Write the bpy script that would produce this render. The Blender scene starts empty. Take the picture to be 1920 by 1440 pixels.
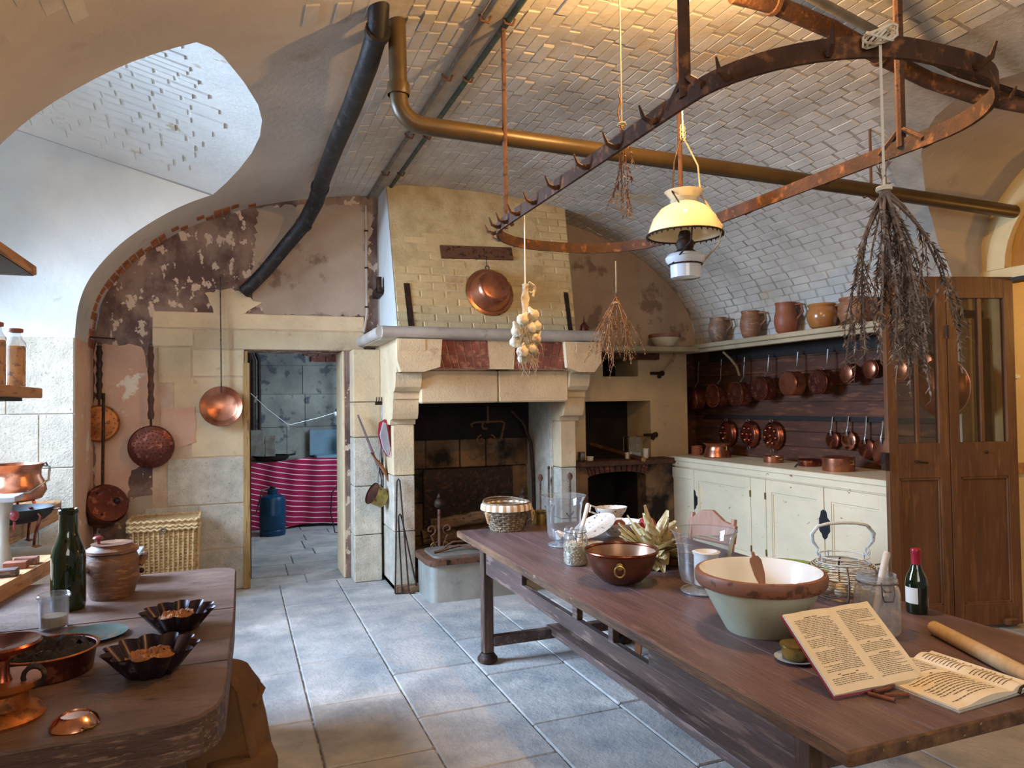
import bpy, math, random
from mathutils import Vector, Matrix, Euler
random.seed(7)
SC = bpy.context.scene
COL = SC.collection
PI = math.pi
R = math.radians
# ------------------------------------------------------------------ camera
FPX, HC = 1350.0, 1.6
_y, _p, _r = R(21.0), R(1.45), R(0.79)
FWD = Vector((math.sin(_y)*math.cos(_p), math.cos(_y)*math.cos(_p), math.sin(_p)))
_rt = Vector((math.cos(_y), -math.sin(_y), 0)); _up = _rt.cross(FWD)
RT = _rt*math.cos(_r) - _up*math.sin(_r)
UP = _rt*math.sin(_r) + _up*math.cos(_r)
CAM = Vector((0, 0, HC))
cd = bpy.data.cameras.new('camera'); cam = bpy.data.objects.new('camera', cd); COL.objects.link(cam)
cd.sensor_width = 36.0; cd.lens = 36.0*FPX/1920.0; cd.clip_start = 0.05; cd.clip_end = 60
cam.matrix_world = Matrix(((RT.x, UP.x, -FWD.x, 0), (RT.y, UP.y, -FWD.y, 0), (RT.z, UP.z, -FWD.z, HC), (0, 0, 0, 1)))
SC.camera = cam
# ------------------------------------------------------------------ light
SC.view_settings.view_transform = 'Standard'
SC.view_settings.look = 'None'
SC.view_settings.gamma = 1.0
SC.view_settings.use_curve_mapping = False
SC.view_settings.exposure = 0.12
wd = bpy.data.worlds.new('world'); SC.world = wd; wd.use_nodes = True
wd.node_tree.nodes['Background'].inputs[0].default_value = (0.80, 0.78, 0.80, 1)
wd.node_tree.nodes['Background'].inputs[1].default_value = 0.25

def light(name, kind, loc, power, col, size=0.1, size_y=None, aim=None, spread=None):
    d = bpy.data.lights.new(name, kind); o = bpy.data.objects.new(name, d); COL.objects.link(o)
    o.location = loc; d.energy = power; d.color = col
    if kind == 'AREA':
        d.shape = 'RECTANGLE'; d.size = size; d.size_y = size_y or size
        if spread: d.spread = spread
    else:
        d.shadow_soft_size = size
    if aim is not None:
        o.rotation_euler = (Vector(aim)-Vector(loc)).to_track_quat('-Z', 'Y').to_euler()
    return o
BULB = (1.74, 2.46, 3.28)
light('bulb_light', 'POINT', BULB, 135, (1.0, 0.58, 0.20), 0.035)
light('window_daylight', 'AREA', (-2.62, 4.75, 2.45), 285, (0.50, 0.71, 1.0), 1.6, 1.6, aim=(1.8, 3.9, 0.0), spread=R(115))
light('passage_light', 'POINT', (5.9, 2.4, 2.25), 34, (1.0, 0.58, 0.18), 0.08)
light('scullery_daylight', 'AREA', (2.1, 8.6, 1.9), 55, (0.60, 0.80, 1.0), 1.2, 1.2, aim=(0.3, 8.8, 0.8))
light('rear_fill', 'AREA', (0.2, -2.4, 2.6), 70, (1.0, 0.90, 0.78), 2.4, 1.6, aim=(2.2, 4.0, 1.0))  # added warm fill from behind the camera, stands for no built window

# ------------------------------------------------------------------ pixel calibration: a pixel's ray meets a real plane
def ray(x, y): return FWD*FPX + RT*(x-960) + UP*(720-y)
def PZ(x, y, z): d = ray(x, y); return CAM + d*((z-HC)/d.z)
def PY(x, y, Y): d = ray(x, y); return CAM + d*(Y/d.y)
def PX(x, y, X): d = ray(x, y); return CAM + d*(X/d.x)
def proj(P):
    d = Vector(P)-CAM; z = d.dot(FWD)
    return (960+FPX*d.dot(RT)/z, 720-FPX*d.dot(UP)/z, z)

# ------------------------------------------------------------------ materials
def lin(h):
    h = h.lstrip('#'); o = []
    for i in (0, 2, 4):
        c = int(h[i:i+2], 16)/255.0
        o.append(c/12.92 if c <= 0.04045 else ((c+0.055)/1.055)**2.4)
    return (o[0], o[1], o[2], 1.0)

def mat(name, c1, c2=None, c3=None, scale=8.0, rough=0.7, metal=0.0, bump=0.0, bscale=None, spec=0.5,
        stretch=None, world=False, trans=0.0, ior=1.45, rnd=0.0, thr=(0.35, 0.65), thr3=(0.55, 0.62), s3=None, coat=0.0, detail=6, emis=None, estr=0):
    m = bpy.data.materials.new(name); m.use_nodes = True
    nt = m.node_tree; N = nt.nodes; L = nt.links
    b = N['Principled BSDF']
    b.inputs['Roughness'].default_value = rough; b.inputs['Metallic'].default_value = metal
    b.inputs['Specular IOR Level'].default_value = spec
    b.inputs['Transmission Weight'].default_value = trans; b.inputs['IOR'].default_value = ior
    b.inputs['Coat Weight'].default_value = coat
    if emis:
        b.inputs['Emission Color'].default_value = lin(emis); b.inputs['Emission Strength'].default_value = estr
    if world:
        src = N.new('ShaderNodeNewGeometry').outputs['Position']
    else:
        src = N.new('ShaderNodeTexCoord').outputs['Object']
    mp = N.new('ShaderNodeMapping'); L.new(src, mp.inputs['Vector'])
    if stretch: mp.inputs['Scale'].default_value = stretch
    def noise(sc, det=detail, ro=0.6):
        n = N.new('ShaderNodeTexNoise'); n.inputs['Scale'].default_value = sc; n.inputs['Detail'].default_value = det
        n.inputs['Roughness'].default_value = ro; L.new(mp.outputs[0], n.inputs['Vector']); return n.outputs['Fac']
    def ramp(f, a, b_):
        r = N.new('ShaderNodeMapRange'); r.inputs['From Min'].default_value = a; r.inputs['From Max'].default_value = b_
        L.new(f, r.inputs['Value']); return r.outputs[0]
    def mix(f, a, b_):
        x = N.new('ShaderNodeMix'); x.data_type = 'RGBA'
        if isinstance(f, float): x.inputs[0].default_value = f
        else: L.new(f, x.inputs[0])
        for i, s in ((6, a), (7, b_)):
            if isinstance(s, tuple): x.inputs[i].default_value = s
            else: L.new(s, x.inputs[i])
        return x.outputs[2]
    col = lin(c1)
    if c2: col = mix(ramp(noise(scale), *thr), lin(c1), lin(c2))
    if c3: col = mix(ramp(noise(s3 or scale*2.3), *thr3), col, lin(c3))
    if rnd:
        oi = N.new('ShaderNodeObjectInfo'); hs = N.new('ShaderNodeHueSaturation')
        r = N.new('ShaderNodeMapRange'); r.inputs['To Min'].default_value = 1-rnd; r.inputs['To Max'].default_value = 1+rnd
        L.new(oi.outputs['Random'], r.inputs['Value']); L.new(r.outputs[0], hs.inputs['Value'])
        if isinstance(col, tuple): hs.inputs['Color'].default_value = col
        else: L.new(col, hs.inputs['Color'])
        col = hs.outputs[0]
    if isinstance(col, tuple): b.inputs['Base Color'].default_value = col
    else: L.new(col, b.inputs['Base Color'])
    if bump:
        bp = N.new('ShaderNodeBump'); bp.inputs['Strength'].default_value = 1.0; bp.inputs['Distance'].default_value = bump
        L.new(noise(bscale or scale*4, 5, 0.65), bp.inputs['Height']); L.new(bp.outputs[0], b.inputs['Normal'])
    return m

M = {}
M['brick_white'] = mat('painted_brick', 'cdc4b7', 'ada498', 'c2a57c', 2.2, 0.75, bump=0.004, bscale=22, world=True, rnd=0.06, thr3=(0.6, 0.7), s3=1.1)
M['brick_joint'] = mat('painted_mortar', 'aea394', '91887d', None, 4, 0.85, bump=0.004, bscale=40, world=True)
M['plaster'] = mat('smooth_plaster', 'c9bcad', 'b5a99c', 'a18d76', 1.3, 0.8, bump=0.006, bscale=9, world=True, thr3=(0.6, 0.75), s3=3)
M['plaster_bay'] = mat('limewashed_plaster', 'dcd9d2', 'cbc9c4', 'b9a98e', 1.6, 0.8, bump=0.006, bscale=12, world=True, thr3=(0.66, 0.72), s3=4)
M['wall_stained'] = mat('stained_wall', '5e443e', '8f7566', 'cbb09a', 3.4, 0.85, bump=0.004, bscale=30, world=True, thr=(0.42, 0.58), thr3=(0.565, 0.58), s3=10, stretch=(1, 1, 0.7))
M['wall_buff'] = mat('buff_plaster', 'b09a86', '9a8371', '816a5b', 1.5, 0.85, bump=0.004, bscale=26, world=True)
M['wall_salmon'] = mat('salmon_plaster', 'c6957a', 'cfab92', 'dccdb6', 2.2, 0.85, bump=0.004, bscale=26, world=True, thr3=(0.6, 0.63), s3=3.1)
M['limestone'] = mat('yellow_limestone', 'd9bf98', 'c5aa88', 'ab8f70', 3.0, 0.85, bump=0.005, bscale=55, world=True, rnd=0.07, thr3=(0.62, 0.75))
M['granite'] = mat('granite_block', 'cfc3b0', 'b3a896', '918477', 9, 0.85, bump=0.008, bscale=70, world=True, rnd=0.08, thr3=(0.58, 0.7), s3=60)
M['granite_sooty'] = mat('sooty_stone', '8f6f51', '4f3a2b', '1d1512', 3.0, 0.9, bump=0.012, bscale=30, world=True, rnd=0.2, thr3=(0.52, 0.62), s3=2.2)
M['soot'] = mat('black_soot', '14100e', '2a1e18', None, 4, 0.95, bump=0.01, bscale=20, world=True)
M['slab'] = mat('floor_slab', 'b3aca6', '8b8b8c', 'd6ccc2', 3.2, 0.6, bump=0.008, bscale=26, world=True, rnd=0.10, thr3=(0.56, 0.72), s3=1.4)
M['slab_joint'] = mat('floor_joint', '6f6a62', '57534c', 'a5a29b', 6, 0.9, bump=0.006, world=True, thr3=(0.5, 0.6))
M['red_brick'] = mat('red_brick', '8d5142', '733f35', 'a9705a', 9, 0.85, bump=0.005, bscale=60, world=True, rnd=0.16)
M['pale_mortar'] = mat('pale_mortar', 'c9ae94', 'b79a80', None, 8, 0.9, world=True, bump=0.004, bscale=50)
M['dark_brick'] = mat('dark_brick', '5c342d', '43261f', '7b4d42', 9, 0.85, bump=0.005, bscale=60, world=True, rnd=0.16)
M['orange_brick'] = mat('orange_brick', 'a4623c', '8a4e30', 'c08055', 9, 0.85, bump=0.006, bscale=60, world=True, rnd=0.2)
M['hood_paint'] = mat('cream_brick', 'd6bf90', 'bfa67a', 'ad8660', 3.0, 0.75, bump=0.004, bscale=40, world=True, rnd=0.07, thr3=(0.62, 0.72), s3=5)
M['hood_joint'] = mat('cream_mortar', 'cfba90', 'b39c72', None, 7, 0.85, bump=0.004, bscale=50, world=True)
M['mantel'] = mat('grey_mantel_paint', 'c2b5a6', 'a69a8e', '8f8478', 3.0, 0.6, bump=0.003, bscale=40, world=True, thr3=(0.62, 0.75))
M['iron'] = mat('dark_iron', '2b211d', '3c2c24', '5b3a28', 14, 0.6, 0.55, bump=0.002, bscale=90)
M['rust'] = mat('rusty_iron', '5f4030', '6e4a33', '3c2820', 12, 0.8, 0.2, bump=0.003, bscale=80)
M['ring_iron'] = mat('ring_iron', '3f2b22', '5c3c29', '8f5f3a', 9, 0.7, 0.35, bump=0.003, bscale=70, thr3=(0.55, 0.68))
M['pipe_brown'] = mat('brown_pipe_paint', '4a3a24', '574429', None, 5, 0.38, 0.2, bump=0.001, bscale=30)
M['stovepipe'] = mat('black_stovepipe', '15110f', '231c19', '3a2f2b', 7, 0.55, 0.2, bump=0.003, bscale=40, world=True)
M['grey_metal'] = mat('grey_conduit', '8d867c', '6f685f', '8a5a3c', 9, 0.6, 0.3, thr3=(0.6, 0.7))
M['green_metal'] = mat('verdigris_conduit', '4f5f52', '3b453d', '6b5a44', 9, 0.6, 0.3)
M['copper'] = mat('aged_copper', 'c48468', 'a5644a', '7a4636', 7, 0.30, 0.95, bump=0.0008, bscale=60, thr3=(0.6, 0.75))
M['copper_bright'] = mat('polished_copper', 'dda68c', 'cf9074', None, 6, 0.18, 1.0)
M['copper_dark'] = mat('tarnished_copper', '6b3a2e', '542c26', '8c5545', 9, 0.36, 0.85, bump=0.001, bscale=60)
M['copper_rust'] = mat('orange_copper', 'b06a35', '96562b', '6c4127', 10, 0.45, 0.7, bump=0.001)
M['brass'] = mat('dull_brass', 'b19a5c', '8f7b45', '6a5a34', 10, 0.35, 0.9, bump=0.001)
M['tin'] = mat('tinned_metal', '8f857e', '6f625c', None, 9, 0.4, 0.9)
M['steel_handle'] = mat('steel_handle', '8f8d8a', '6b6765', '4c3b33', 12, 0.4, 0.85)
M['wood_table'] = mat('table_wood', '755d5d', '5a4645', '8d756f', 3.5, 0.36, bump=0.003, bscale=18, stretch=(4, 0.45, 4), world=True, thr3=(0.6, 0.75))
M['wood_table_edge'] = mat('table_edge_wood', '7d5a3e', '4e3527', 'b59a74', 5, 0.6, bump=0.006, bscale=14, stretch=(5, 0.8, 5), world=True, thr3=(0.64, 0.70))
M['wood_leg'] = mat('table_leg_wood', '5a4438', '46342b', '6d5447', 4, 0.5, bump=0.003, bscale=18, stretch=(4, 4, 0.5), world=True)
M['wood_apron'] = mat('table_apron_wood', '604b45', '4a3934', '7a6257', 4, 0.5, bump=0.003, bscale=18, stretch=(4, 0.45, 4), world=True)
M['wood_slab'] = mat('worn_slab_wood', '58443d', '745d52', '35241f', 2.6, 0.45, bump=0.006, bscale=14, stretch=(1.2, 3.0, 2), world=True, thr3=(0.60, 0.75))
M['wood_slab_dark'] = mat('slab_edge_wood', '5b4238', '3f2c26', '7d6252', 5, 0.6, bump=0.006, bscale=18, stretch=(1, 4, 6), world=True)
M['wood_dark'] = mat('dark_panel_wood', '52301f', '402316', '683f27', 3, 0.6, bump=0.002, bscale=14, stretch=(3, 0.5, 4), world=True)
M['wood_door'] = mat('door_wood', '6b472d', '573823', '755033', 2.2, 0.5, bump=0.003, bscale=12, stretch=(5, 5, 0.5), world=True)
M['wood_plank'] = mat('plank_wood', 'b5865a', '96693f', '7c5432', 4, 0.65, bump=0.003, bscale=14, stretch=(5, 0.5, 5), world=True)
M['wood_frame'] = mat('door_frame_wood', 'b08d58', '9a7747', '7d5c38', 5, 0.7, bump=0.003, stretch=(4, 4, 0.4), world=True)
M['wood_spoon'] = mat('utensil_wood', '9a6f55', '84593f', None, 12, 0.6, stretch=(3, 3, 0.5))
M['wood_pin'] = mat('pale_pin_wood', 'cbb089', 'bb9d74', None, 9, 0.5, stretch=(6, 6, 0.8))
M['wood_white'] = mat('pale_stick', 'd9d3cb', 'c6beb4', None, 9, 0.6)
M['cream_paint'] = mat('cream_cabinet_paint', 'e3d1b0', 'd6c5a6', '8e5a44', 2.0, 0.45, bump=0.002, bscale=20, world=True, thr3=(0.665, 0.685), s3=11, stretch=(1, 1.0, 1.8))
M['shelf_paint'] = mat('shelf_paint', 'b3a081', '9c8a6b', '6d5a48', 3.0, 0.6, bump=0.002, bscale=20, world=True, thr3=(0.66, 0.70), s3=16)
M['yellow_wall'] = mat('cream_reveal_paint', 'd8c08e', 'c9ae7c', None, 2, 0.7, bump=0.003, world=True)
M['stoneware'] = mat('brown_stoneware', '8c5f42', '7a4d34', 'a5754f', 6, 0.5, bump=0.002, bscale=20, stretch=(1, 1, 3))
M['stoneware_grey'] = mat('grey_brown_stoneware', '7b604e', '68503f', '927055', 6, 0.5, bump=0.002, bscale=20)
M['stoneware_glaze'] = mat('glazed_stoneware', 'a56f3c', '8f5c30', None, 6, 0.22, coat=0.4)
M['cream_ceramic'] = mat('cream_ceramic', 'd8cdae', 'cabd9a', 'a49a80', 6, 0.35, thr3=(0.66, 0.75))
M['crock'] = mat('dark_brown_crock', '74503a', '5c3d2c', '8a6144', 5, 0.5, bump=0.002, bscale=20, stretch=(1, 1, 4))
M['celadon'] = mat('pale_green_glaze', 'bfc4ae', 'adb29c', '8c8c76', 7, 0.35, bump=0.001, thr3=(0.6, 0.72), s3=9)
M['white_glaze'] = mat('white_glaze', 'e6e8ea', 'dddcd6', None, 3, 0.12, coat=0.5)
M['brown_rim'] = mat('brown_rim_glaze', '7b503e', '8f6049', '5f3b2e', 9, 0.5, bump=0.001)
M['white_wax'] = mat('white_wax', 'e9e6e0', 'dcd8d2', None, 9, 0.6)
M['white_paint'] = mat('white_wire_paint', 'cfd6d6', 'b7bfc0', '8b6b52', 14, 0.5, thr3=(0.62, 0.68))
M['wire'] = mat('rusty_wire', '8d8074', '6d5a48', '5a3a26', 16, 0.5, 0.5)
def thin_glass(name, tint, rough=0.03, op=0.25, dust=(0.03, 0.12)):
    m = bpy.data.materials.new(name); m.use_nodes = True; nt = m.node_tree; N = nt.nodes; L = nt.links
    N.remove(N['Principled BSDF']); out = N['Material Output']
    t = N.new('ShaderNodeBsdfTransparent'); t.inputs[0].default_value = lin(tint)
    g = N.new('ShaderNodeBsdfGlossy'); g.inputs['Roughness'].default_value = rough
    d = N.new('ShaderNodeBsdfDiffuse'); d.inputs[0].default_value = lin('dfe3e8')
    lw = N.new('ShaderNodeLayerWeight'); lw.inputs[0].default_value = op
    nz = N.new('ShaderNodeTexNoise'); nz.inputs['Scale'].default_value = 6
    a = N.new('ShaderNodeMixShader'); b = N.new('ShaderNodeMixShader')
    L.new(lw.outputs['Facing'], a.inputs[0]); L.new(t.outputs[0], a.inputs[1]); L.new(g.outputs[0], a.inputs[2])
    mr = N.new('ShaderNodeMapRange'); mr.inputs['To Min'].default_value = dust[0]; mr.inputs['To Max'].default_value = dust[1]
    L.new(nz.outputs['Fac'], mr.inputs['Value']); L.new(mr.outputs[0], b.inputs[0])
    L.new(a.outputs[0], b.inputs[1]); L.new(d.outputs[0], b.inputs[2]); L.new(b.outputs[0], out.inputs[0])
    return m
M['glass'] = thin_glass('clear_glass', 'f2f4f6')
M['glass_dusty'] = thin_glass('dusty_glass', 'e4e4ea', 0.15, 0.4, (0.12, 0.36))
M['glass_pane'] = thin_glass('old_window_glass', 'e4ddd0', 0.04, 0.06, (0.0, 0.03))
M['glass_green'] = mat('green_bottle_glass', '1c2a10', '12200a', None, 4, 0.06, trans=0.35, coat=0.5)
M['glass_wine'] = mat('dark_green_glass', '0c2410', '071a0a', None, 4, 0.05, trans=0.3, coat=0.6)
M['opal'] = mat('opal_glass', 'f1e6c4', 'e9dcb4', None, 3, 0.12, coat=0.5)
M['opal_blue'] = mat('white_opal_glass', 'dfe6ee', 'd2dbe6', None, 3, 0.15, coat=0.5)
M['string'] = mat('hemp_string', 'b9a888', 'a3906f', None, 20, 0.8)
M['string_white'] = mat('white_string', 'dcd6c8', None, None, 20, 0.8)
M['garlic'] = mat('garlic_skin', 'e2d3b8', 'cdbb9c', 'b08f70', 14, 0.6, bump=0.002, bscale=40)
M['herb_tan'] = mat('dried_herb_tan', '9a6d48', '7b5236', 'b48a62', 14, 0.8, world=True)
M['herb_grey'] = mat('dried_herb_grey', '86766e', '655650', 'a89e9a', 14, 0.8, world=True)
M['husk'] = mat('corn_husk', 'e3d3a8', 'cdb47c', 'a8824c', 9, 0.6, bump=0.002, bscale=30, stretch=(3, 3, 1))
M['paper'] = mat('old_paper', 'ece1cd', 'e2d3b8', 'd0b78f', 5, 0.75, thr3=(0.62, 0.8))
M['paper_edge'] = mat('page_edges', 'c9ad7d', 'b09263', None, 60, 0.8, stretch=(1, 1, 8))
M['ink'] = mat('faded_ink', '6d5a48', None, None, 10, 0.9)
M['pink_cover'] = mat('pink_book_cover', 'a8485c', '96404f', None, 8, 0.6)
M['blue_ceramic'] = mat('pale_blue_dish', 'b7c6d8', 'a8b8cc', None, 8, 0.3)
M['cinnamon'] = mat('cinnamon_bark', '8a5240', '70402f', None, 20, 0.7, bump=0.001)
M['pink_wood'] = mat('pinkish_wood', 'a9806c', '97705d', None, 6, 0.5, stretch=(1, 3, 1))
M['chair_wood'] = mat('chair_leg_wood', '9a6238', '7d4c2a', None, 8, 0.6)
M['wicker_pale'] = mat('pale_wicker', 'c9a878', 'ae8b5b', '8c6a44', 18, 0.7, bump=0.002, bscale=80)
M['wicker_dark'] = mat('grey_wicker', '7d6a57', '5a4939', 'a08b72', 18, 0.7, bump=0.002, bscale=80)
M['linen'] = mat('striped_linen', 'ded3c2', None, None, 10, 0.85)
M['bean'] = mat('white_beans', 'd9cfb4', 'c7bb9c', None, 30, 0.5)
M['red_wax'] = mat('red_capsule', 'a32434', '8c1c2b', None, 8, 0.35)
M['label_white'] = mat('white_label', 'd7d6d2', None, None, 10, 0.7)
M['gas_blue'] = mat('blue_gas_bottle_paint', '14405f', '0f3350', None, 6, 0.35, metal=0.2)
M['black'] = mat('matte_black', '15110f', '221a17', None, 8, 0.6)
M['black_plate'] = mat('black_plate', '1f1c20', '171417', None, 8, 0.6)
M['bark'] = mat('log_bark', '8a6a4a', '5f4530', '3d2b20', 8, 0.9, bump=0.01, bscale=30, stretch=(0.6, 3, 3))
M['bellows_red'] = mat('red_leather', 'b03038', '8c232b', None, 7, 0.5)
M['canvas'] = mat('brown_canvas', '73502e', '54371c', None, 4, 0.8, bump=0.01, bscale=9)
M['char'] = mat('charred_crust', '2c201d', '1c1515', '8f8180', 10, 0.8, bump=0.012, bscale=30, thr3=(0.66, 0.7))
M['bread'] = mat('baked_cake', '9a6238', '7b4826', 'b98450', 12, 0.8, bump=0.01, bscale=30)
M['mould_tin'] = mat('dark_fluted_tin', '3a2b33', '2a2028', '8a8088', 9, 0.35, 0.6, thr3=(0.6, 0.7))
M['marble'] = mat('grey_marble', 'a7a8b4', '95959f', None, 5, 0.3)
M['preserve'] = mat('amber_preserve', 'c98a3a', 'a86a2a', '7d4a20', 14, 0.4)
M['grey_stone'] = mat('scullery_stone', '9c9a90', '7b7a74', '5b5d60', 2.6, 0.85, bump=0.006, bscale=40, world=True, rnd=0.12)
M['blue_slate'] = mat('blue_slate', '7f98a6', '6b8694', None, 4, 0.4)
M['plastic_white'] = mat('white_plastic', 'dddcd8', None, None, 8, 0.5)
M['zinc'] = mat('zinc_trough', 'a9a79e', '8f8d85', '6f6c66', 4, 0.5, 0.3, bump=0.003, bscale=20, thr3=(0.62, 0.75))
M['purple_ceramic'] = mat('dusky_red_knob', '7e2f36', None, None, 8, 0.3)

# ------------------------------------------------------------------ mesh building
def frame_from(axis):
    a = Vector(axis).normalized()
    t = Vector((0, 0, 1)) if abs(a.z) < 0.9 else Vector((1, 0, 0))
    u = a.cross(t).normalized(); return u, a.cross(u).normalized(), a

class MB:
    def __init__(s): s.v = []; s.f = []
    def add(s, vs, fs):
        n = len(s.v); s.v += [tuple(p) for p in vs]; s.f += [tuple(i+n for i in q) for q in fs]; return n
    def box(s, lo, hi, M_=None):
        x0, y0, z0 = lo; x1, y1, z1 = hi
        vs = [Vector(p) for p in ((x0,y0,z0),(x1,y0,z0),(x1,y1,z0),(x0,y1,z0),(x0,y0,z1),(x1,y0,z1),(x1,y1,z1),(x0,y1,z1))]
        if M_ is not None: vs = [M_ @ p for p in vs]
        s.add(vs, [(0,3,2,1),(4,5,6,7),(0,1,5,4),(1,2,6,5),(2,3,7,6),(3,0,4,7)]); return s
    def cbox(s, lo, hi, b=0.01, M_=None):
        # box with chamfered vertical and top edges
        x0, y0, z0 = lo; x1, y1, z1 = hi
        def ringp(i, z): return [(x0+i+b,y0+i,z),(x1-i-b,y0+i,z),(x1-i,y0+i+b,z),(x1-i,y1-i-b,z),(x1-i-b,y1-i,z),(x0+i+b,y1-i,z),(x0+i,y1-i-b,z),(x0+i,y0+i+b,z)]
        rings = [ringp(b, z0), ringp(0, z0+b), ringp(0, z1-b), ringp(b, z1)]
        vs = [Vector(p) for r_ in rings for p in r_]
        if M_ is not None: vs = [M_ @ p for p in vs]
        fs = [tuple(range(7, -1, -1)), tuple(range(24, 32))]
        for k in range(3):
            for i in range(8): j = (i+1) % 8; fs.append((k*8+i, k*8+j, k*8+8+j, k*8+8+i))
        s.add(vs, fs); return s
    def prism(s, poly, fn, a, b):
        # poly: 2-D points; fn(u, v, w) -> 3-D ; extruded from w=a to w=b
        n = len(poly)
        vs = [fn(u, v, a) for u, v in poly] + [fn(u, v, b) for u, v in poly]
        fs = [tuple(range(n-1, -1, -1)), tuple(range(n, 2*n))]
        for i in range(n): j = (i+1) % n; fs.append((i, j, n+j, n+i))
        s.add(vs, fs); return s
    def lathe(s, prof, n=32, c=(0,0,0), M_=None, wob=None, close=False):
        rows = []
        for k, (r, z) in enumerate(prof):
            row = []
            for i in range(n):
                a = 2*PI*i/n; rr = r*(wob(a, k) if wob else 1)
                p = Vector((rr*math.cos(a), rr*math.sin(a), z))
                if M_ is not None: p = M_ @ p
                row.append(p + Vector(c))
            rows.append(row)
        vs = [p for r_ in rows for p in r_]; fs = []
        for k in range(len(prof)-1):
            for i in range(n): j = (i+1) % n; fs.append((k*n+i, k*n+j, (k+1)*n+j, (k+1)*n+i))
        if close:
            fs.append(tuple(range(n-1, -1, -1))); m = (len(prof)-1)*n; fs.append(tuple(range(m, m+n)))
        s.add(vs, fs); return s
    def tube(s, pts, r, n=8, closed=False, flat=None):
        pts = [Vector(p) for p in pts]; m = len(pts); rows = []
        pu = None
        for i, p in enumerate(pts):
            if closed: t = pts[(i+1) % m]-pts[i-1]
            else: t = pts[min(i+1, m-1)]-pts[max(i-1, 0)]
            if t.length < 1e-9: t = Vector((0, 0, 1))
            t.normalize()
            if pu is None: u, w, _ = frame_from(t)
            else:
                u = pu - t*pu.dot(t)
                if u.length < 1e-6: u, w, _ = frame_from(t)
                u.normalize(); w = t.cross(u)
            pu = u; rr = r[i] if isinstance(r, (list, tuple)) else r
            fl = flat or 1.0
            rows.append([p + u*rr*math.cos(2*PI*k/n) + w*rr*fl*math.sin(2*PI*k/n) for k in range(n)])
        vs = [q for r_ in rows for q in r_]; fs = []
        for i in range(m if closed else m-1):
            a = i*n; b = ((i+1) % m)*n
            for k in range(n): l = (k+1) % n; fs.append((a+k, a+l, b+l, b+k))
        if not closed: fs.append(tuple(range(n-1, -1, -1))); fs.append(tuple(range((m-1)*n, m*n)))
        s.add(vs, fs); return s
    def grid(s, rows, flip=False):
        m = len(rows[0]); vs = [p for r_ in rows for p in r_]; fs = []
        for i in range(len(rows)-1):
            for k in range(m-1):
                q = (i*m+k, i*m+k+1, (i+1)*m+k+1, (i+1)*m+k); fs.append(q[::-1] if flip else q)
        s.add(vs, fs); return s
    def sphere(s, c, r, n=12, sc=(1,1,1), M_=None):
        h = max(4, n//2); pr = [(max(r*math.sin(PI*k/h), r*0.02), -r*math.cos(PI*k/h)) for k in range(h+1)]
        D = Matrix.Diagonal((sc[0], sc[1], sc[2])).to_4x4(); mm = (M_ @ D) if M_ is not None else D
        s.lathe(pr, n, c, mm, close=True); return s
    def build(s, name, m, parent=None, smooth=True, ang=40):
        me = bpy.data.meshes.new(name); me.from_pydata(s.v, [], s.f); me.update()
        if m is not None: me.materials.append(M[m] if isinstance(m, str) else m)
        if smooth:
            me.shade_smooth()
            try: me.set_sharp_from_angle(angle=R(ang))
            except Exception: pass
        o = bpy.data.objects.new(name, me); COL.objects.link(o)
        if parent is not None: o.parent = parent
        return o

def tag(o, label, cat, group=None):
    o['label'] = label; o['category'] = cat
    if group: o['group'] = group
    return o
def thing(name, label, cat, loc=(0,0,0), rz=0.0, group=None, rot=None):
    o = bpy.data.objects.new(name, None); COL.objects.link(o); o.empty_display_size = 0.05
    o.location = loc; o.rotation_euler = rot if rot else (0, 0, rz)
    return tag(o, label, cat, group)
def struct(o): o['kind'] = 'structure'; return o
def stuff(o): o['kind'] = 'stuff'; return o
def dup(root, loc, rz, label, sc=None, rot=None, group=None):
    r = root.copy(); COL.objects.link(r); r.location = loc; r.rotation_euler = rot if rot else (0, 0, rz); r['label'] = label
    if sc: r.scale = (sc, sc, sc)
    if group: r['group'] = group
    for ch in list(root.children):
        c = ch.copy(); COL.objects.link(c); c.parent = r
        for g in list(ch.children):
            d = g.copy(); COL.objects.link(d); d.parent = c
    return r
def arc(c, r, a0, a1, n=8, plane='xz', ry=None):
    ry = ry or r; out = []
    for i in range(n+1):
        a = R(a0+(a1-a0)*i/n); u, v = r*math.cos(a), ry*math.sin(a)
        if plane == 'xz': out.append((c[0]+u, c[1], c[2]+v))
        elif plane == 'yz': out.append((c[0], c[1]+u, c[2]+v))
        else: out.append((c[0]+u, c[1]+v, c[2]))
    return out
def shell(prof, t=0.004):
    # outer profile (bottom to top) -> closed vessel wall profile with an inner skin
    inner = [(max(r-t, 0.001), z+(t if i == 0 else 0)) for i, (r, z) in enumerate(prof)]
    return [(0.001, prof[0][1])]+list(prof)+inner[::-1]+[(0.001, prof[0][1]+t)]
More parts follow.
